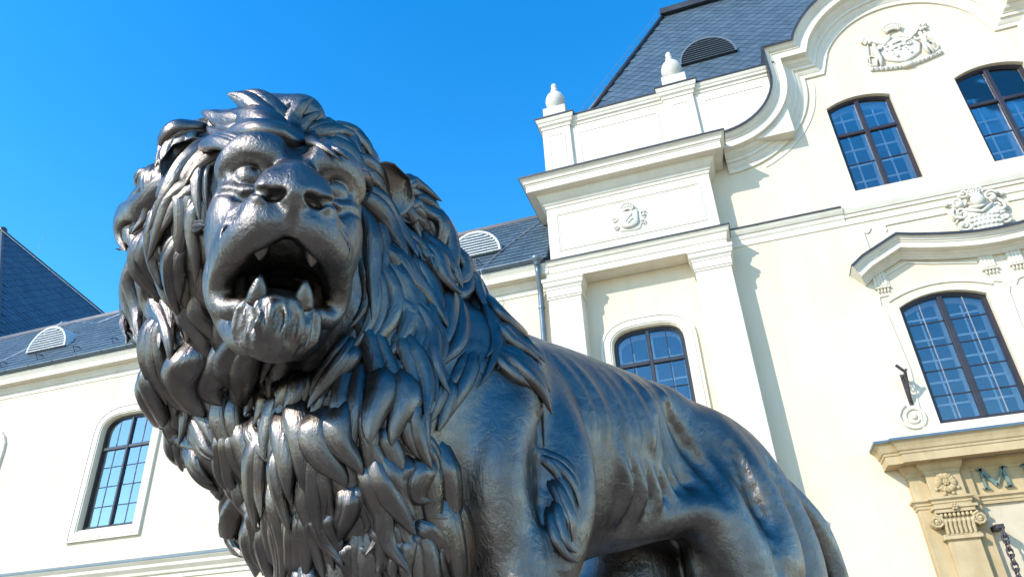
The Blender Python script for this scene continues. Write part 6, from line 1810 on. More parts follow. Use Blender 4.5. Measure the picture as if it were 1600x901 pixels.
    (0.040, ((0.786,0.174,1.823,-0.88,-0.05,0.47), (0.741,0.157,1.781,-0.51,0.28,0.82), (0.680,0.188,1.751,-0.12,0.67,0.73), (0.619,0.224,1.716,-0.07,0.81,0.58), (0.584,0.260,1.652,-0.34,0.89,0.32))),
    (0.039, ((1.220,-0.288,1.681,0.36,-0.50,0.79), (1.242,-0.345,1.635,0.51,-0.69,0.51), (1.240,-0.365,1.572,0.47,-0.87,-0.16), (1.224,-0.339,1.509,0.29,-0.56,-0.78), (1.208,-0.295,1.467,0.79,-0.54,-0.31))),
    (0.039, ((0.631,-0.236,1.553,0.02,-0.79,0.62), (0.594,-0.283,1.487,0.12,-0.91,0.40), (0.581,-0.315,1.405,0.14,-0.97,0.21), (0.560,-0.337,1.321,0.15,-0.99,0.08), (0.544,-0.352,1.232,0.17,-0.99,-0.03))),
    (0.043, ((1.225,0.036,1.488,0.75,0.06,-0.65), (1.186,0.004,1.451,0.62,-0.15,-0.77), (1.144,-0.017,1.412,0.67,0.18,-0.72), (1.109,-0.030,1.362,0.46,0.63,-0.63), (1.084,-0.058,1.306,0.23,0.65,-0.72))),
    (0.034, ((0.805,0.235,0.970,0.51,0.72,-0.47), (0.782,0.212,0.901,0.59,0.70,-0.40), (0.757,0.203,0.830,0.63,0.70,-0.34), (0.738,0.188,0.756,0.61,0.67,-0.43), (0.710,0.182,0.686,0.61,0.68,-0.41))),
    (0.035, ((1.068,-0.252,1.622,-0.22,-0.80,0.56), (1.046,-0.313,1.569,0.02,-0.73,0.68), (1.059,-0.356,1.500,0.10,-0.95,0.29), (1.046,-0.368,1.418,0.02,-0.99,-0.17), (1.029,-0.349,1.332,0.24,-0.94,-0.23))),
    (0.045, ((1.296,-0.063,1.718,0.95,0.28,-0.13), (1.300,-0.085,1.656,0.95,0.26,-0.20), (1.286,-0.112,1.600,0.82,0.09,-0.57), (1.244,-0.133,1.550,0.58,-0.11,-0.80), (1.228,-0.161,1.525,0.97,0.05,-0.23))),
    (0.032, ((1.243,0.186,1.769,0.75,0.66,0.08), (1.266,0.160,1.704,0.81,0.59,-0.08), (1.296,0.104,1.666,0.93,0.34,-0.14), (1.300,0.060,1.605,0.95,0.11,-0.28), (1.286,0.014,1.543,0.89,-0.13,-0.43))),
    (0.030, ((0.976,0.174,1.999,-0.69,-0.03,0.73), (0.921,0.153,1.967,-0.08,-0.53,0.85), (0.912,0.088,1.914,-0.37,-0.43,0.82), (0.843,0.058,1.875,-0.51,-0.06,0.86), (0.777,0.013,1.848,-0.47,-0.09,0.88))),
    (0.036, ((0.643,0.036,1.763,-0.29,-0.13,0.95), (0.568,0.022,1.732,-0.43,-0.32,0.84), (0.504,-0.007,1.704,-0.05,-0.46,0.89), (0.452,-0.061,1.667,-0.23,-0.62,0.75), (0.402,-0.109,1.631,-0.20,-0.49,0.85))),
    (0.044, ((0.788,0.296,1.075,0.36,0.90,-0.26), (0.763,0.281,1.012,0.28,0.87,-0.41), (0.748,0.261,0.948,0.35,0.86,-0.38), (0.741,0.245,0.881,0.47,0.83,-0.31), (0.713,0.248,0.816,0.40,0.85,-0.34))),
    (0.042, ((1.101,0.024,1.950,-0.67,-0.04,0.74), (1.048,-0.003,1.925,0.01,-0.25,0.97), (1.006,-0.068,1.903,-0.10,-0.48,0.87), (0.996,-0.136,1.859,-0.12,-0.70,0.71), (0.952,-0.184,1.805,-0.23,-0.81,0.54))),
    (0.033, ((0.793,-0.210,1.649,-0.18,-0.86,0.47), (0.754,-0.237,1.583,-0.11,-0.92,0.37), (0.728,-0.263,1.511,0.00,-0.97,0.24), (0.708,-0.287,1.435,0.24,-0.96,0.14), (0.691,-0.309,1.357,0.36,-0.93,0.03))),
    (0.033, ((0.731,-0.238,1.569,-0.11,-0.92,0.38), (0.708,-0.266,1.482,0.10,-0.97,0.23), (0.684,-0.291,1.394,0.31,-0.94,0.10), (0.668,-0.308,1.302,0.39,-0.92,-0.03), (0.645,-0.322,1.212,0.30,-0.95,-0.01))),
    (0.034, ((0.769,0.294,1.282,0.31,0.92,0.22), (0.746,0.315,1.224,0.20,0.96,0.17), (0.731,0.327,1.161,0.12,0.99,0.00), (0.713,0.330,1.096,0.05,0.98,-0.19), (0.682,0.322,1.035,-0.05,0.95,-0.31))),
    (0.045, ((0.451,-0.220,1.552,-0.29,-0.48,0.83), (0.405,-0.244,1.515,-0.33,-0.68,0.65), (0.369,-0.271,1.467,-0.30,-0.81,0.51), (0.342,-0.299,1.413,-0.24,-0.88,0.41), (0.310,-0.322,1.357,-0.28,-0.92,0.27))),
    (0.044, ((0.816,0.081,0.811,0.89,0.24,-0.39), (0.790,0.068,0.749,0.86,0.22,-0.47), (0.761,0.069,0.688,0.84,0.24,-0.48), (0.735,0.066,0.626,0.86,0.24,-0.46), (0.709,0.064,0.559,0.78,0.25,-0.57))),
    (0.034, ((0.962,0.112,1.305,0.83,0.38,-0.40), (0.957,0.093,1.250,0.97,0.23,-0.06), (0.965,0.086,1.190,0.99,0.15,0.08), (0.972,0.081,1.127,0.99,0.13,-0.09), (0.971,0.069,1.062,0.96,0.09,-0.27))),
    (0.031, ((0.805,-0.014,0.770,0.89,-0.08,-0.44), (0.774,-0.022,0.708,0.87,-0.10,-0.47), (0.745,-0.023,0.644,0.89,-0.10,-0.45), (0.718,-0.016,0.578,0.86,-0.06,-0.51), (0.678,-0.023,0.516,0.64,-0.09,-0.77))),
    (0.045, ((0.293,-0.221,1.487,-0.14,-0.77,0.62), (0.261,-0.264,1.409,-0.20,-0.89,0.41), (0.231,-0.290,1.323,-0.19,-0.96,0.20), (0.211,-0.303,1.229,-0.16,-0.99,-0.00), (0.184,-0.301,1.134,-0.07,-0.98,-0.17))),
    (0.045, ((0.931,0.305,1.794,-0.02,1.00,-0.01), (0.853,0.294,1.750,-0.31,0.95,0.02), (0.780,0.271,1.700,-0.35,0.91,0.20), (0.718,0.277,1.636,-0.13,0.98,0.17), (0.674,0.288,1.554,-0.07,1.00,0.00))),
    (0.035, ((0.906,0.212,1.207,0.81,0.58,0.14), (0.904,0.219,1.118,0.79,0.60,-0.12), (0.894,0.200,1.031,0.75,0.54,-0.38), (0.864,0.178,0.948,0.70,0.48,-0.52), (0.836,0.158,0.867,0.78,0.46,-0.43))),
    (0.044, ((0.753,-0.081,1.776,-0.39,-0.49,0.78), (0.708,-0.126,1.721,-0.34,-0.63,0.70), (0.670,-0.172,1.661,-0.29,-0.74,0.61), (0.622,-0.208,1.604,-0.20,-0.76,0.62), (0.599,-0.269,1.551,0.09,-0.79,0.60))),
    (0.036, ((1.321,-0.025,1.895,0.91,0.27,0.32), (1.336,-0.037,1.836,0.94,0.34,-0.06), (1.322,-0.045,1.775,0.84,0.26,-0.48), (1.310,-0.065,1.722,0.95,0.25,-0.17), (1.322,-0.083,1.661,0.96,0.25,-0.15))),
    (0.035, ((0.787,0.192,0.880,0.66,0.64,-0.39), (0.747,0.184,0.789,0.63,0.65,-0.41), (0.720,0.154,0.697,0.68,0.59,-0.44), (0.689,0.134,0.604,0.71,0.55,-0.45), (0.635,0.112,0.520,0.40,0.48,-0.78))),
    (0.038, ((1.143,-0.351,1.568,-0.57,-0.80,-0.20), (1.161,-0.324,1.498,0.23,-0.86,-0.45), (1.165,-0.313,1.421,0.69,-0.71,-0.15), (1.132,-0.311,1.346,0.48,-0.68,-0.55), (1.090,-0.282,1.279,0.59,-0.55,-0.59))),
    (0.041, ((0.582,-0.321,1.231,0.26,-0.96,-0.06), (0.574,-0.318,1.154,0.29,-0.95,-0.07), (0.548,-0.329,1.084,0.32,-0.95,0.00), (0.518,-0.349,1.017,0.27,-0.95,0.16), (0.510,-0.380,0.948,0.24,-0.94,0.24))),
    (0.044, ((1.285,0.048,1.770,0.95,-0.14,0.27), (1.296,0.028,1.701,0.96,-0.27,0.11), (1.295,0.013,1.629,0.96,-0.23,-0.15), (1.275,-0.026,1.569,0.88,-0.29,-0.37), (1.243,-0.040,1.500,0.74,-0.41,-0.52))),
    (0.041, ((1.209,-0.150,1.418,0.96,0.20,-0.18), (1.194,-0.174,1.363,0.87,0.06,-0.49), (1.158,-0.183,1.312,0.65,0.01,-0.76), (1.109,-0.195,1.272,0.59,-0.04,-0.80), (1.098,-0.186,1.239,0.96,0.06,-0.26))),
    (0.041, ((1.147,0.074,1.432,0.80,0.05,-0.60), (1.110,0.032,1.398,0.51,0.05,-0.86), (1.079,-0.012,1.365,0.47,0.38,-0.80), (1.046,-0.044,1.320,0.28,0.63,-0.73), (1.058,-0.074,1.275,0.65,0.69,-0.32))),
    (0.040, ((0.989,0.169,1.486,0.70,-0.31,-0.64), (0.964,0.141,1.480,0.84,0.54,0.08), (1.001,0.115,1.398,0.73,0.10,-0.67), (1.004,0.091,1.327,0.65,0.30,-0.70), (0.989,0.058,1.272,0.93,0.14,-0.33))),
    (0.033, ((0.884,-0.274,1.441,-0.62,-0.73,0.29), (0.860,-0.304,1.393,-0.21,-0.63,0.75), (0.828,-0.351,1.336,-0.33,-0.80,0.50), (0.806,-0.376,1.263,-0.43,-0.90,0.11), (0.791,-0.370,1.179,-0.45,-0.86,-0.24))),
    (0.036, ((1.037,0.294,1.789,-0.11,0.35,0.93), (0.974,0.304,1.814,0.09,0.99,0.08), (0.877,0.307,1.813,-0.24,0.96,-0.13), (0.794,0.268,1.789,-0.68,0.70,0.21), (0.740,0.264,1.721,-0.41,0.81,0.42))),
    (0.035, ((1.290,0.009,1.643,0.97,-0.24,-0.10), (1.266,-0.025,1.577,0.89,-0.26,-0.37), (1.226,-0.042,1.510,0.73,-0.45,-0.52), (1.185,-0.045,1.444,0.83,0.08,-0.55), (1.166,-0.052,1.375,0.64,0.65,-0.40))),
    (0.042, ((0.619,0.242,0.805,0.01,0.96,-0.28), (0.609,0.226,0.740,0.10,0.96,-0.26), (0.598,0.214,0.673,0.18,0.94,-0.28), (0.583,0.197,0.606,0.09,0.88,-0.47), (0.548,0.167,0.549,-0.12,0.71,-0.69))),
    (0.042, ((0.463,-0.047,1.665,-0.19,-0.62,0.76), (0.424,-0.080,1.629,-0.27,-0.51,0.82), (0.388,-0.123,1.599,-0.14,-0.54,0.83), (0.340,-0.159,1.575,-0.07,-0.64,0.76), (0.310,-0.206,1.540,-0.08,-0.73,0.68))),
    (0.042, ((0.662,0.321,1.137,-0.07,0.99,-0.10), (0.649,0.303,1.054,-0.12,0.95,-0.28), (0.617,0.285,0.976,-0.04,0.98,-0.20), (0.606,0.276,0.890,-0.06,0.98,-0.20), (0.583,0.263,0.807,-0.11,0.97,-0.23))),
    (0.039, ((0.667,-0.356,1.006,-0.63,-0.76,-0.16), (0.672,-0.331,0.935,-0.27,-0.88,-0.40), (0.689,-0.312,0.865,0.40,-0.89,-0.22), (0.672,-0.301,0.790,0.42,-0.80,-0.43), (0.648,-0.288,0.726,0.70,-0.65,-0.29))),
    (0.030, ((1.303,-0.195,1.699,0.88,-0.23,-0.41), (1.283,-0.193,1.626,0.88,-0.31,-0.35), (1.248,-0.195,1.559,0.72,0.39,-0.58), (1.226,-0.222,1.497,0.93,0.16,-0.32), (1.222,-0.259,1.429,0.92,-0.37,-0.10))),
    (0.037, ((0.810,-0.240,0.886,0.46,-0.27,-0.85), (0.769,-0.232,0.845,0.71,-0.49,-0.50), (0.738,-0.230,0.785,0.70,-0.50,-0.51), (0.701,-0.226,0.728,0.59,-0.53,-0.61), (0.681,-0.217,0.675,0.80,-0.53,-0.30))),
    (0.030, ((0.863,0.138,0.938,0.77,0.37,-0.53), (0.817,0.137,0.858,0.81,0.42,-0.41), (0.787,0.122,0.770,0.80,0.40,-0.44), (0.755,0.100,0.684,0.81,0.35,-0.47), (0.724,0.086,0.597,0.82,0.33,-0.46))),
    (0.035, ((1.051,-0.031,1.347,0.36,0.48,-0.80), (1.032,-0.073,1.293,0.60,0.74,-0.31), (1.024,-0.071,1.209,0.71,0.68,-0.17), (0.995,-0.078,1.128,0.61,0.56,-0.56), (0.955,-0.109,1.058,0.81,0.16,-0.57))),
    (0.034, ((1.190,0.206,1.874,0.76,0.60,0.27), (1.241,0.152,1.850,0.80,0.36,0.48), (1.283,0.115,1.795,0.93,0.21,0.31), (1.310,0.082,1.728,0.99,0.08,0.11), (1.319,0.033,1.663,0.99,-0.15,-0.05))),
    (0.042, ((0.569,0.098,1.787,0.14,-0.56,0.82), (0.533,0.052,1.734,-0.33,-0.63,0.70), (0.493,0.000,1.707,-0.01,-0.44,0.90), (0.429,-0.041,1.676,-0.30,-0.63,0.72), (0.388,-0.088,1.639,-0.17,-0.44,0.88))),
    (0.040, ((1.044,-0.324,1.553,0.01,-0.80,0.60), (1.038,-0.354,1.494,-0.02,-0.97,0.26), (1.031,-0.363,1.427,-0.06,-0.99,-0.12), (1.029,-0.347,1.357,0.00,-0.91,-0.41), (1.035,-0.341,1.315,0.67,-0.71,0.24))),
    (0.043, ((0.368,-0.325,1.307,-0.19,-0.97,0.16), (0.360,-0.331,1.244,-0.20,-0.98,0.04), (0.339,-0.331,1.184,-0.26,-0.96,-0.03), (0.327,-0.331,1.121,-0.33,-0.94,-0.07), (0.313,-0.331,1.059,-0.44,-0.89,-0.08))),
    (0.034, ((0.808,0.233,1.928,-0.89,0.19,0.41), (0.796,0.235,1.870,-0.97,0.24,0.04), (0.781,0.215,1.818,-0.92,0.22,0.33), (0.749,0.218,1.773,-0.70,0.45,0.55), (0.708,0.227,1.748,-0.30,0.65,0.70))),
    (0.039, ((0.833,0.061,1.855,-0.51,-0.03,0.86), (0.774,0.056,1.822,-0.48,0.09,0.87), (0.712,0.050,1.795,-0.45,0.07,0.89), (0.649,0.047,1.779,-0.27,-0.08,0.96), (0.582,0.039,1.769,-0.22,-0.43,0.87))),
    (0.043, ((0.629,0.197,0.667,0.35,0.88,-0.33), (0.604,0.170,0.590,0.24,0.80,-0.56), (0.580,0.118,0.527,0.06,0.56,-0.83), (0.537,0.051,0.494,-0.22,0.23,-0.95), (0.553,-0.037,0.478,-0.11,-0.16,-0.98))),
    (0.040, ((0.779,-0.282,1.371,-0.39,-0.73,0.56), (0.762,-0.317,1.307,-0.66,-0.66,0.35), (0.750,-0.327,1.236,-0.73,-0.69,-0.00), (0.745,-0.339,1.171,-0.24,-0.90,0.35), (0.740,-0.383,1.126,-0.20,-0.73,0.65))),
    (0.032, ((0.815,-0.093,0.839,0.90,-0.28,-0.34), (0.787,-0.073,0.754,0.85,-0.29,-0.44), (0.747,-0.076,0.673,0.84,-0.31,-0.44), (0.708,-0.088,0.590,0.81,-0.33,-0.49), (0.661,-0.062,0.512,0.55,-0.25,-0.80))),
    (0.044, ((0.372,-0.287,1.428,-0.25,-0.88,0.42), (0.348,-0.312,1.351,-0.24,-0.94,0.26), (0.326,-0.326,1.271,-0.26,-0.96,0.10), (0.320,-0.333,1.186,-0.28,-0.96,-0.04), (0.306,-0.332,1.101,-0.39,-0.92,-0.10))),
    (0.033, ((0.844,-0.247,1.544,0.04,-0.99,0.14), (0.833,-0.253,1.480,0.09,-1.00,-0.00), (0.825,-0.265,1.424,-0.09,-0.88,0.46), (0.797,-0.301,1.382,-0.42,-0.61,0.67), (0.756,-0.328,1.331,-0.63,-0.65,0.43))),
    (0.042, ((0.481,0.301,1.445,0.02,0.94,0.33), (0.448,0.320,1.387,0.04,0.96,0.29), (0.412,0.352,1.339,0.20,0.90,0.40), (0.378,0.378,1.281,-0.21,0.97,0.16), (0.355,0.379,1.209,-0.55,0.82,-0.15))),
    (0.039, ((0.690,-0.133,0.625,0.79,-0.47,-0.39), (0.647,-0.134,0.544,0.89,0.17,-0.43), (0.613,-0.119,0.468,0.25,0.97,0.08), (0.635,-0.118,0.376,0.32,0.93,-0.19), (0.628,-0.116,0.288,0.26,0.97,-0.02))),
    (0.034, ((1.017,0.295,1.917,-0.34,0.91,-0.25), (1.007,0.293,1.864,0.10,0.99,0.13), (0.951,0.310,1.841,0.17,0.99,0.01), (0.913,0.317,1.791,-0.08,1.00,-0.03), (0.858,0.317,1.755,-0.27,0.96,0.02))),
    (0.031, ((0.955,0.112,1.156,0.97,0.24,-0.01), (0.954,0.098,1.096,0.96,0.19,-0.18), (0.942,0.093,1.036,0.92,0.17,-0.36), (0.920,0.089,0.976,0.84,0.16,-0.52), (0.894,0.094,0.920,0.82,0.20,-0.53))),
    (0.031, ((0.606,-0.313,0.644,0.62,-0.78,0.07), (0.595,-0.324,0.585,0.41,-0.91,-0.00), (0.590,-0.328,0.525,0.21,-0.98,-0.06), (0.582,-0.333,0.465,-0.04,-1.00,0.00), (0.560,-0.335,0.405,-0.32,-0.94,-0.12))),
    (0.042, ((1.031,-0.059,1.903,0.01,-0.46,0.89), (0.983,-0.124,1.853,-0.17,-0.67,0.72), (0.989,-0.187,1.780,-0.13,-0.86,0.49), (0.971,-0.227,1.692,-0.03,-0.96,0.27), (0.954,-0.265,1.615,-0.24,-0.77,0.60))),
    (0.031, ((0.368,-0.054,1.627,-0.09,-0.37,0.93), (0.316,-0.099,1.609,0.12,-0.59,0.80), (0.289,-0.152,1.571,0.03,-0.68,0.73), (0.271,-0.206,1.524,0.02,-0.78,0.63), (0.246,-0.253,1.472,-0.02,-0.87,0.49))),
    (0.034, ((0.893,-0.220,1.658,-0.07,-0.94,0.33), (0.874,-0.238,1.599,-0.01,-0.98,0.22), (0.855,-0.253,1.539,-0.03,-0.99,0.14), (0.842,-0.264,1.476,0.01,-1.00,-0.01), (0.826,-0.280,1.432,-0.13,-0.86,0.49))),
    (0.044, ((0.729,-0.001,0.623,0.89,-0.01,-0.46), (0.699,-0.002,0.567,0.81,-0.01,-0.58), (0.658,-0.017,0.521,0.58,-0.08,-0.81), (0.604,-0.033,0.490,0.23,-0.15,-0.96), (0.541,-0.010,0.477,-0.18,-0.04,-0.98))),
    (0.032, ((0.694,0.289,1.005,0.05,0.94,-0.32), (0.668,0.268,0.917,0.13,0.97,-0.22), (0.636,0.254,0.828,0.06,0.96,-0.28), (0.609,0.237,0.739,0.09,0.96,-0.26), (0.600,0.222,0.644,0.18,0.93,-0.33))),
    (0.040, ((0.519,-0.288,1.482,-0.02,-0.91,0.41), (0.510,-0.317,1.402,0.00,-0.97,0.24), (0.497,-0.336,1.320,0.04,-0.99,0.13), (0.465,-0.351,1.241,0.05,-1.00,0.05), (0.447,-0.363,1.157,0.00,-1.00,-0.00))),
    (0.038, ((0.706,0.124,1.777,-0.16,0.13,0.98), (0.641,0.162,1.764,0.66,0.75,-0.05), (0.615,0.208,1.726,0.11,0.85,0.52), (0.572,0.240,1.663,-0.39,0.85,0.35), (0.531,0.252,1.592,-0.39,0.88,0.29))),
    (0.037, ((1.061,-0.211,1.765,-0.38,-0.76,0.53), (1.050,-0.233,1.704,-0.43,-0.89,0.17), (1.043,-0.243,1.639,-0.23,-0.89,0.39), (1.034,-0.282,1.609,-0.05,-0.58,0.81), (1.041,-0.341,1.567,-0.01,-0.80,0.60))),
    (0.039, ((1.168,-0.044,1.990,-0.30,-0.44,0.85), (1.149,-0.098,1.940,-0.58,-0.55,0.60), (1.134,-0.145,1.879,-0.66,-0.59,0.46), (1.106,-0.181,1.829,-0.29,-0.56,0.77), (1.071,-0.236,1.778,-0.41,-0.73,0.54))),
    (0.044, ((0.518,0.031,1.715,-0.12,-0.40,0.91), (0.458,-0.028,1.681,-0.16,-0.61,0.78), (0.410,-0.082,1.628,-0.24,-0.48,0.84), (0.348,-0.138,1.593,-0.06,-0.60,0.80), (0.296,-0.199,1.547,-0.01,-0.74,0.67))),
    (0.043, ((0.533,-0.356,0.919,0.34,-0.93,0.16), (0.517,-0.364,0.849,0.27,-0.96,-0.06), (0.489,-0.365,0.780,0.00,-0.99,-0.16), (0.463,-0.353,0.710,-0.31,-0.92,-0.24), (0.438,-0.328,0.641,-0.62,-0.72,-0.30))),
    (0.040, ((0.769,0.279,1.431,0.15,0.99,0.01), (0.735,0.289,1.363,0.18,0.98,0.10), (0.717,0.310,1.292,0.17,0.96,0.21), (0.699,0.333,1.218,0.06,0.99,0.12), (0.689,0.345,1.138,-0.03,1.00,-0.07))),
]
N_TRACED = 103
# ------------------------------------------------------------------ bronze
def bronze_mat():
    m, nt, b = new_mat('dark_bronze')
    v = obj_coord(nt)
    n = noise(nt, 3.5, 6, 0.65, v)
    r = ramp(nt, n.outputs[0], [(0.28, (0.095, 0.085, 0.082)), (0.52, (0.185, 0.165, 0.151)), (0.75, (0.27, 0.225, 0.18))])
    n9 = noise(nt, 7, 6, 0.7, v, 0.8)
    r9 = ramp(nt, n9.outputs[0], [(0.56, (0, 0, 0)), (0.72, (0.6, 0.6, 0.6))])
    mxp = nt.nodes.new('ShaderNodeMix')
    mxp.data_type = 'RGBA'
    nt.links.new(r9.outputs[0], mxp.inputs['Factor'])
    nt.links.new(r.outputs[0], mxp.inputs['A'])
    mxp.inputs['B'].default_value = (0.20, 0.135, 0.085, 1)
    nt.links.new(mxp.outputs['Result'], b.inputs['Base Color'])
    b.inputs['Metallic'].default_value = 1.0
    n2 = noise(nt, 14, 5, 0.7, v)
    r2 = ramp(nt, n2.outputs[0], [(0.3, (0.27, 0.27, 0.27)), (0.75, (0.48, 0.48, 0.48))])
    nt.links.new(r2.outputs[0], b.inputs['Roughness'])
    n3 = noise(nt, 22, 6, 0.7, v, 0.6)
    nA = bump(nt, b, n3.outputs[0], 0.45, 0.010)
    vf = obj_coord(nt, (1.0, 1.0, 0.25))
    nf = noise(nt, 55, 4, 0.6, vf, 1.0)
    nA = bump(nt, b, nf.outputs[0], 0.35, 0.006, nA)
    n4 = noise(nt, 160, 4, 0.7, v)
    bump(nt, b, n4.outputs[0], 0.25, 0.002, nA)
    return m
M_BRONZE = bronze_mat()

def np_mesh(name, V, Fq, mat, smooth=True):
    me = bpy.data.meshes.new(name)
    me.vertices.add(len(V))
    me.vertices.foreach_set('co', np.asarray(V, np.float32).ravel())
    k = Fq.shape[1]
    me.loops.add(len(Fq) * k)
    me.loops.foreach_set('vertex_index', Fq.astype(np.int32).ravel())
    me.polygons.add(len(Fq))
    me.polygons.foreach_set('loop_start', np.arange(0, len(Fq) * k, k, dtype=np.int32))
    me.polygons.foreach_set('use_smooth', np.ones(len(Fq), bool))
    me.update(calc_edges=True)
    me.materials.append(mat)
    return me

lion = empty('lion_statue', tuple(L_O), 'dark bronze statue of a roaring lion with head turned to the viewer', 'statue')
_inv = Vector(tuple(L_O))
bodyF = sculpt_body()
for _w, _rows in LOCKS:                                   # soft swell of the mane under every lock
    _r = np.array(_rows)
    _h = world_to_head(body_to_world(_r[:, :3]))
    if np.any((_h[:, 0] > 0.02) & (np.abs(_h[:, 1]) < 0.16) & (_h[:, 2] > -0.30)):
        continue
    _p = catmull(_r[:, :3] - _r[:, 3:] * (0.75 * _w), 3)
    _n = len(_p)
    bodyF.chain(_p, [_w * 0.78 * (0.70 + 0.35 * math.sin(math.pi * i / (_n - 1))) * (1 if i < _n - 1 else 0.5) for i in range(_n)], 0.010)
headF = sculpt_head()
Vb, Fb = bodyF.mesh()
Vh, Fh = headF.mesh()
V = np.vstack([body_to_world(Vb), head_to_world(Vh)]) - L_O
Fq = np.vstack([Fb, Fh + len(Vb)])
body = link_mesh('body', np_mesh('body', V, Fq, M_BRONZE), lion)
def hw(p):
    return Vector(tuple(head_to_world(np.array(p)) - L_O))
def fang(a, b, r, bend):
    n = 9
    mb = MB()
    A, B_ = np.array(a), np.array(b)
    pts = [A + (B_ - A) * t + np.array(bend) * math.sin(math.pi * t) * 0.5 for t in [k / (n - 1) for k in range(n)]]
    mb.tube([hw(p) for p in pts], [r * (1 - (k / (n - 1)) ** 2.0) + 0.003 for k in range(n)], 10)
    return mb
for s in (-1, 1):
    fang((0.182, s * 0.047, -0.205), (0.206, s * 0.046, -0.148), 0.020, (0.006, 0, 0)).build('lower_fang', M_BRONZE, lion, True)
    fang((0.215, s * 0.056, -0.068), (0.228, s * 0.052, -0.122), 0.021, (0.006, 0, 0)).build('upper_fang', M_BRONZE, lion, True)
# ------------------------------------------------------------------ mane locks, ears
def mane_mat():
    m, nt, b = new_mat('dark_bronze_mane')
    v = obj_coord(nt)
    n = noise(nt, 4.5, 6, 0.65, v)
    r = ramp(nt, n.outputs[0], [(0.28, (0.08, 0.071, 0.069)), (0.52, (0.158, 0.140, 0.129)), (0.75, (0.24, 0.195, 0.155))])
    n9 = noise(nt, 7, 6, 0.7, v, 0.8)
    r9 = ramp(nt, n9.outputs[0], [(0.56, (0, 0, 0)), (0.72, (0.6, 0.6, 0.6))])
    mxp = nt.nodes.new('ShaderNodeMix')
    mxp.data_type = 'RGBA'
    nt.links.new(r9.outputs[0], mxp.inputs['Factor'])
    nt.links.new(r.outputs[0], mxp.inputs['A'])
    mxp.inputs['B'].default_value = (0.20, 0.135, 0.085, 1)
    nt.links.new(mxp.outputs['Result'], b.inputs['Base Color'])
    b.inputs['Metallic'].default_value = 1.0
    n2 = noise(nt, 16, 5, 0.7, v)
    r2 = ramp(nt, n2.outputs[0], [(0.3, (0.24, 0.24, 0.24)), (0.75, (0.46, 0.46, 0.46))])
    nt.links.new(r2.outputs[0], b.inputs['Roughness'])
    tc = nt.nodes.new('ShaderNodeTexCoord')
    mp = nt.nodes.new('ShaderNodeMapping')
    mp.inputs['Scale'].default_value = (6.0, 1.0, 1.0)
    oi = nt.nodes.new('ShaderNodeObjectInfo')
    nt.links.new(tc.outputs['UV'], mp.inputs['Vector'])
    cb = nt.nodes.new('ShaderNodeCombineXYZ')
    mu = nt.nodes.new('ShaderNodeMath')
    mu.operation = 'MULTIPLY'
    mu.inputs[1].default_value = 37.0
    nt.links.new(oi.outputs['Random'], mu.inputs[0])
    nt.links.new(mu.outputs[0], cb.inputs['Z'])
    nt.links.new(cb.outputs[0], mp.inputs['Location'])
    n3 = noise(nt, 1.0, 5, 0.65, mp.outputs[0], 0.7)
    nA = bump(nt, b, n3.outputs[0], 0.42, 0.012)
    n4 = noise(nt, 70, 5, 0.7, v)
    bump(nt, b, n4.outputs[0], 0.30, 0.004, nA)
    return m
M_MANE = mane_mat()

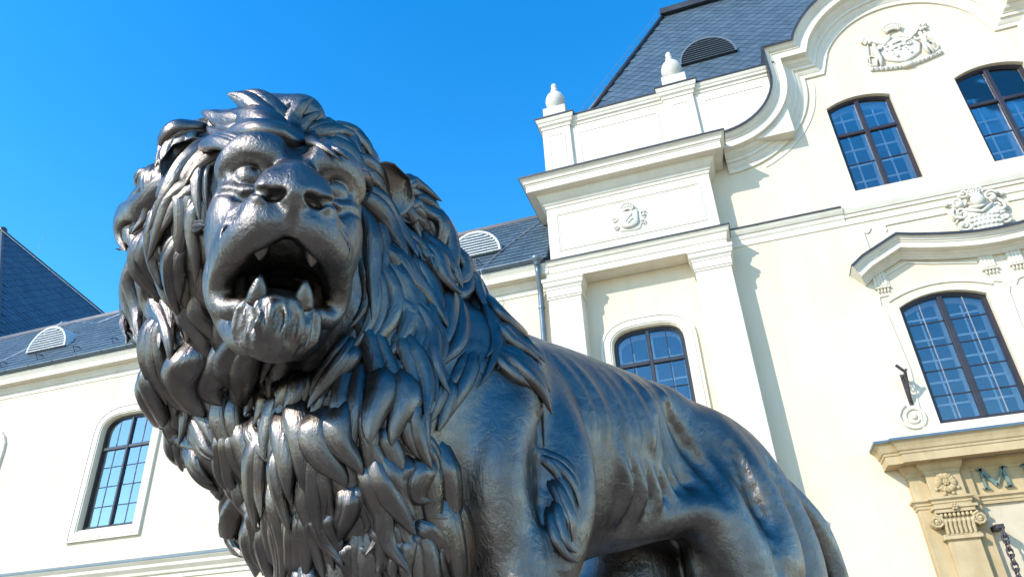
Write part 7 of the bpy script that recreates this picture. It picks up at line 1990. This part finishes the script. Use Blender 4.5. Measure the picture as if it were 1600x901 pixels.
def make_lock(w, rows, seed, name='mane_lock'):
    """one lock: three or four tapering strands that run together and part at the tip"""
    rg = random.Random(seed)
    rows = np.array(rows, float)
    pts = catmull(rows[:, :3], 16)
    nor = catmull(rows[:, 3:], 16)
    d = np.concatenate([[0], np.cumsum(np.linalg.norm(np.diff(pts, axis=0), axis=1))])
    n, m = 28, 14
    ph = rg.uniform(0, 6.28)
    wav = rg.uniform(0.25, 0.7)
    lip = rg.uniform(-0.1, 0.45)
    spread = rg.uniform(0.8, 1.15)
    ns_ = rg.choice([2, 3, 3])
    AV, AF, AU = [], [], []
    base_i = 0
    order = list(range(ns_))
    for k in order:
        o = (-1 + 2 * k / (ns_ - 1)) * rg.uniform(0.75, 1.05)
        ln = 1.0 - 0.22 * abs(o) * rg.uniform(0.4, 1.2)
        hw = w * (0.72 if ns_ == 3 else 0.80) * rg.uniform(0.85, 1.15)
        up = w * (0.16 * (1 - o * o) + rg.uniform(-0.06, 0.10))
        p1 = ph + rg.uniform(-0.7, 0.7)
        bend = rg.uniform(-0.25, 0.25) + 0.22 * o
        ts = np.linspace(0, d[-1] * ln, n)
        P = np.stack([np.interp(ts, d, pts[:, q]) for q in range(3)], -1)
        N = np.stack([np.interp(ts, d, nor[:, q]) for q in range(3)], -1)
        V = np.zeros((n, m, 3))
        for i in range(n):
            t = i / (n - 1)
            T = P[min(i + 1, n - 1)] - P[max(i - 1, 0)]
            T /= np.linalg.norm(T) + 1e-9
            nn = N[i] - T * (N[i] @ T)
            nn /= np.linalg.norm(nn) + 1e-9
            S = np.cross(T, nn)
            body_ = 0.55 + 0.45 * math.sin(math.pi * min(1.0, t * 1.05) ** 0.85)
            wt = hw * body_ * (1 - max(0, (t - 0.48) / 0.52) ** 2.8) ** 0.6
            if i == n - 1:
                wt = hw * 0.04
            th = 0.88 * wt
            sink = 0.040 * max(0.0, 1 - t / 0.40) ** 1.5
            lat = o * w * 0.55 * spread * (0.75 + 0.25 * math.sin(math.pi * t)) + w * (wav * t * math.sin(4.6 * t + p1) + bend * t * t)
            c0 = P[i] + S * lat + nn * (up - sink + lip * w * max(0.0, (t - 0.6) / 0.4) ** 2 - 0.12 * w * o * o)
            a_ = 2 * math.pi * np.arange(m) / m
            ca, sa = np.cos(a_), np.sin(a_)
            y = np.where(sa > 0, sa * (1 + 0.12 * np.cos(3 * math.pi * ca + p1)), sa * 0.8)
            V[i] = c0 + S * (ca * wt)[:, None] + nn * (y * th)[:, None]
        idx = np.arange(n * m).reshape(n, m) + base_i
        a, b_ = idx[:-1], idx[1:]
        AF.append(np.stack([a, np.roll(a, -1, 1), np.roll(b_, -1, 1), b_], -1).reshape(-1, 4))
        AV.append(V.reshape(-1, 3))
        U = np.zeros((n, m, 2), np.float32)
        U[:, :, 0] = np.minimum(np.arange(m), m - np.arange(m))[None, :] / (m / 2) * 0.6 + k * 0.9
        U[:, :, 1] = (ts * 8)[:, None]
        AU.append(U.reshape(-1, 2))
        base_i += n * m
    F = np.vstack(AF)
    U = np.vstack(AU)
    me = np_mesh(name, np.vstack(AV) @ L_M.T, F[:, ::-1], M_MANE)
    uv = me.uv_layers.new(name='lock')
    li = np.empty(len(F) * 4, np.int32)
    me.loops.foreach_get('vertex_index', li)
    uv.data.foreach_set('uv', U[li].ravel())
    return me

for k, (w, rows) in enumerate(LOCKS):
    link_mesh('mane_lock', make_lock(w, rows, int(abs(rows[0][0] * 7919 + rows[0][1] * 104729 + rows[0][2] * 1299709) * 10)), lion)

def ear(s, base, up, fwd, wd, ht, dep):
    up = np.array(up, float)
    up /= np.linalg.norm(up)
    fw = np.array(fwd, float)
    fw -= up * (fw @ up)
    fw /= np.linalg.norm(fw)
    sd = np.cross(up, fw)
    nu, nv = 18, 12
    base = np.array(base, float)
    out = []
    for off in (0.0, 0.020):
        for i in range(nv):
            v = i / (nv - 1)
            for j in range(nu):
                u = -1 + 2 * j / (nu - 1)
                half = wd * (0.55 + 0.62 * v) * math.sqrt(max(0.0, 1 - max(0, (v - 0.35) / 0.65) ** 2.4)) if v < 1 else 0.0
                x = u * half
                y = ht * v
                z = -dep * (1 - u * u) * (1 - 0.55 * v) + 0.018 * v * v
                edge = math.sqrt(max(0.0, 1 - u ** 6))
                out.append(base + sd * (x + (0.004 if off else 0)) + up * y + fw * (z - off * edge))
    out = np.array(out)
    F = []
    q = nu * nv
    for i in range(nv - 1):
        for j in range(nu - 1):
            a = i * nu + j
            F.append((a, a + 1, a + nu + 1, a + nu))
            F.append((q + a, q + a + nu, q + a + nu + 1, q + a + 1))
        F.append((i * nu, i * nu + nu, q + i * nu + nu, q + i * nu))
        e = i * nu + nu - 1
        F.append((e, q + e, q + e + nu, e + nu))
    Vw = head_to_world(out) - L_O
    link_mesh('ear', np_mesh('ear', Vw, np.array(F), M_BRONZE), lion)
ear(-1, (-0.150, -0.175, 0.115), (-0.10, -0.74, 0.66), (0.90, -0.10, 0.1), 0.085, 0.155, 0.05)
ear(1, (-0.10, 0.175, 0.115), (-0.10, 0.76, 0.64), (0.85, 0.35, 0.1), 0.088, 0.175, 0.06)

# ------------------------------------------------------------------ plinth under the statue
pl = empty('statue_plinth', tuple(L_O - np.array([0, 0, 1.0])), 'low granite plinth carrying the bronze lion', 'plinth')
def pbox(name, hx0, hx1, hy, z0, z1, b=0.02):
    v = []
    for z, d in ((z0, 0), (z1 - b, 0), (z1, b)):
        for x, y in ((hx0 + d, -hy + d), (hx1 - d, -hy + d), (hx1 - d, hy - d), (hx0 + d, hy - d)):
            v.append(np.array([x, y, 0]) @ L_M.T + np.array([0, 0, z]))
    f = [(3, 2, 1, 0), (8, 9, 10, 11)]
    for k in range(2):
        for i in range(4):
            j = (i + 1) % 4
            f.append((k * 4 + i, k * 4 + j, k * 4 + 4 + j, k * 4 + 4 + i))
    link(name, v, f, M_PLINTH, pl)
pbox('base_course', -1.52, 0.98, 0.56, -0.02, 0.18)
pbox('die', -1.44, 0.90, 0.48, 0.17, 0.86)
pbox('cap', -1.50, 0.96, 0.54, 0.855, 0.985)
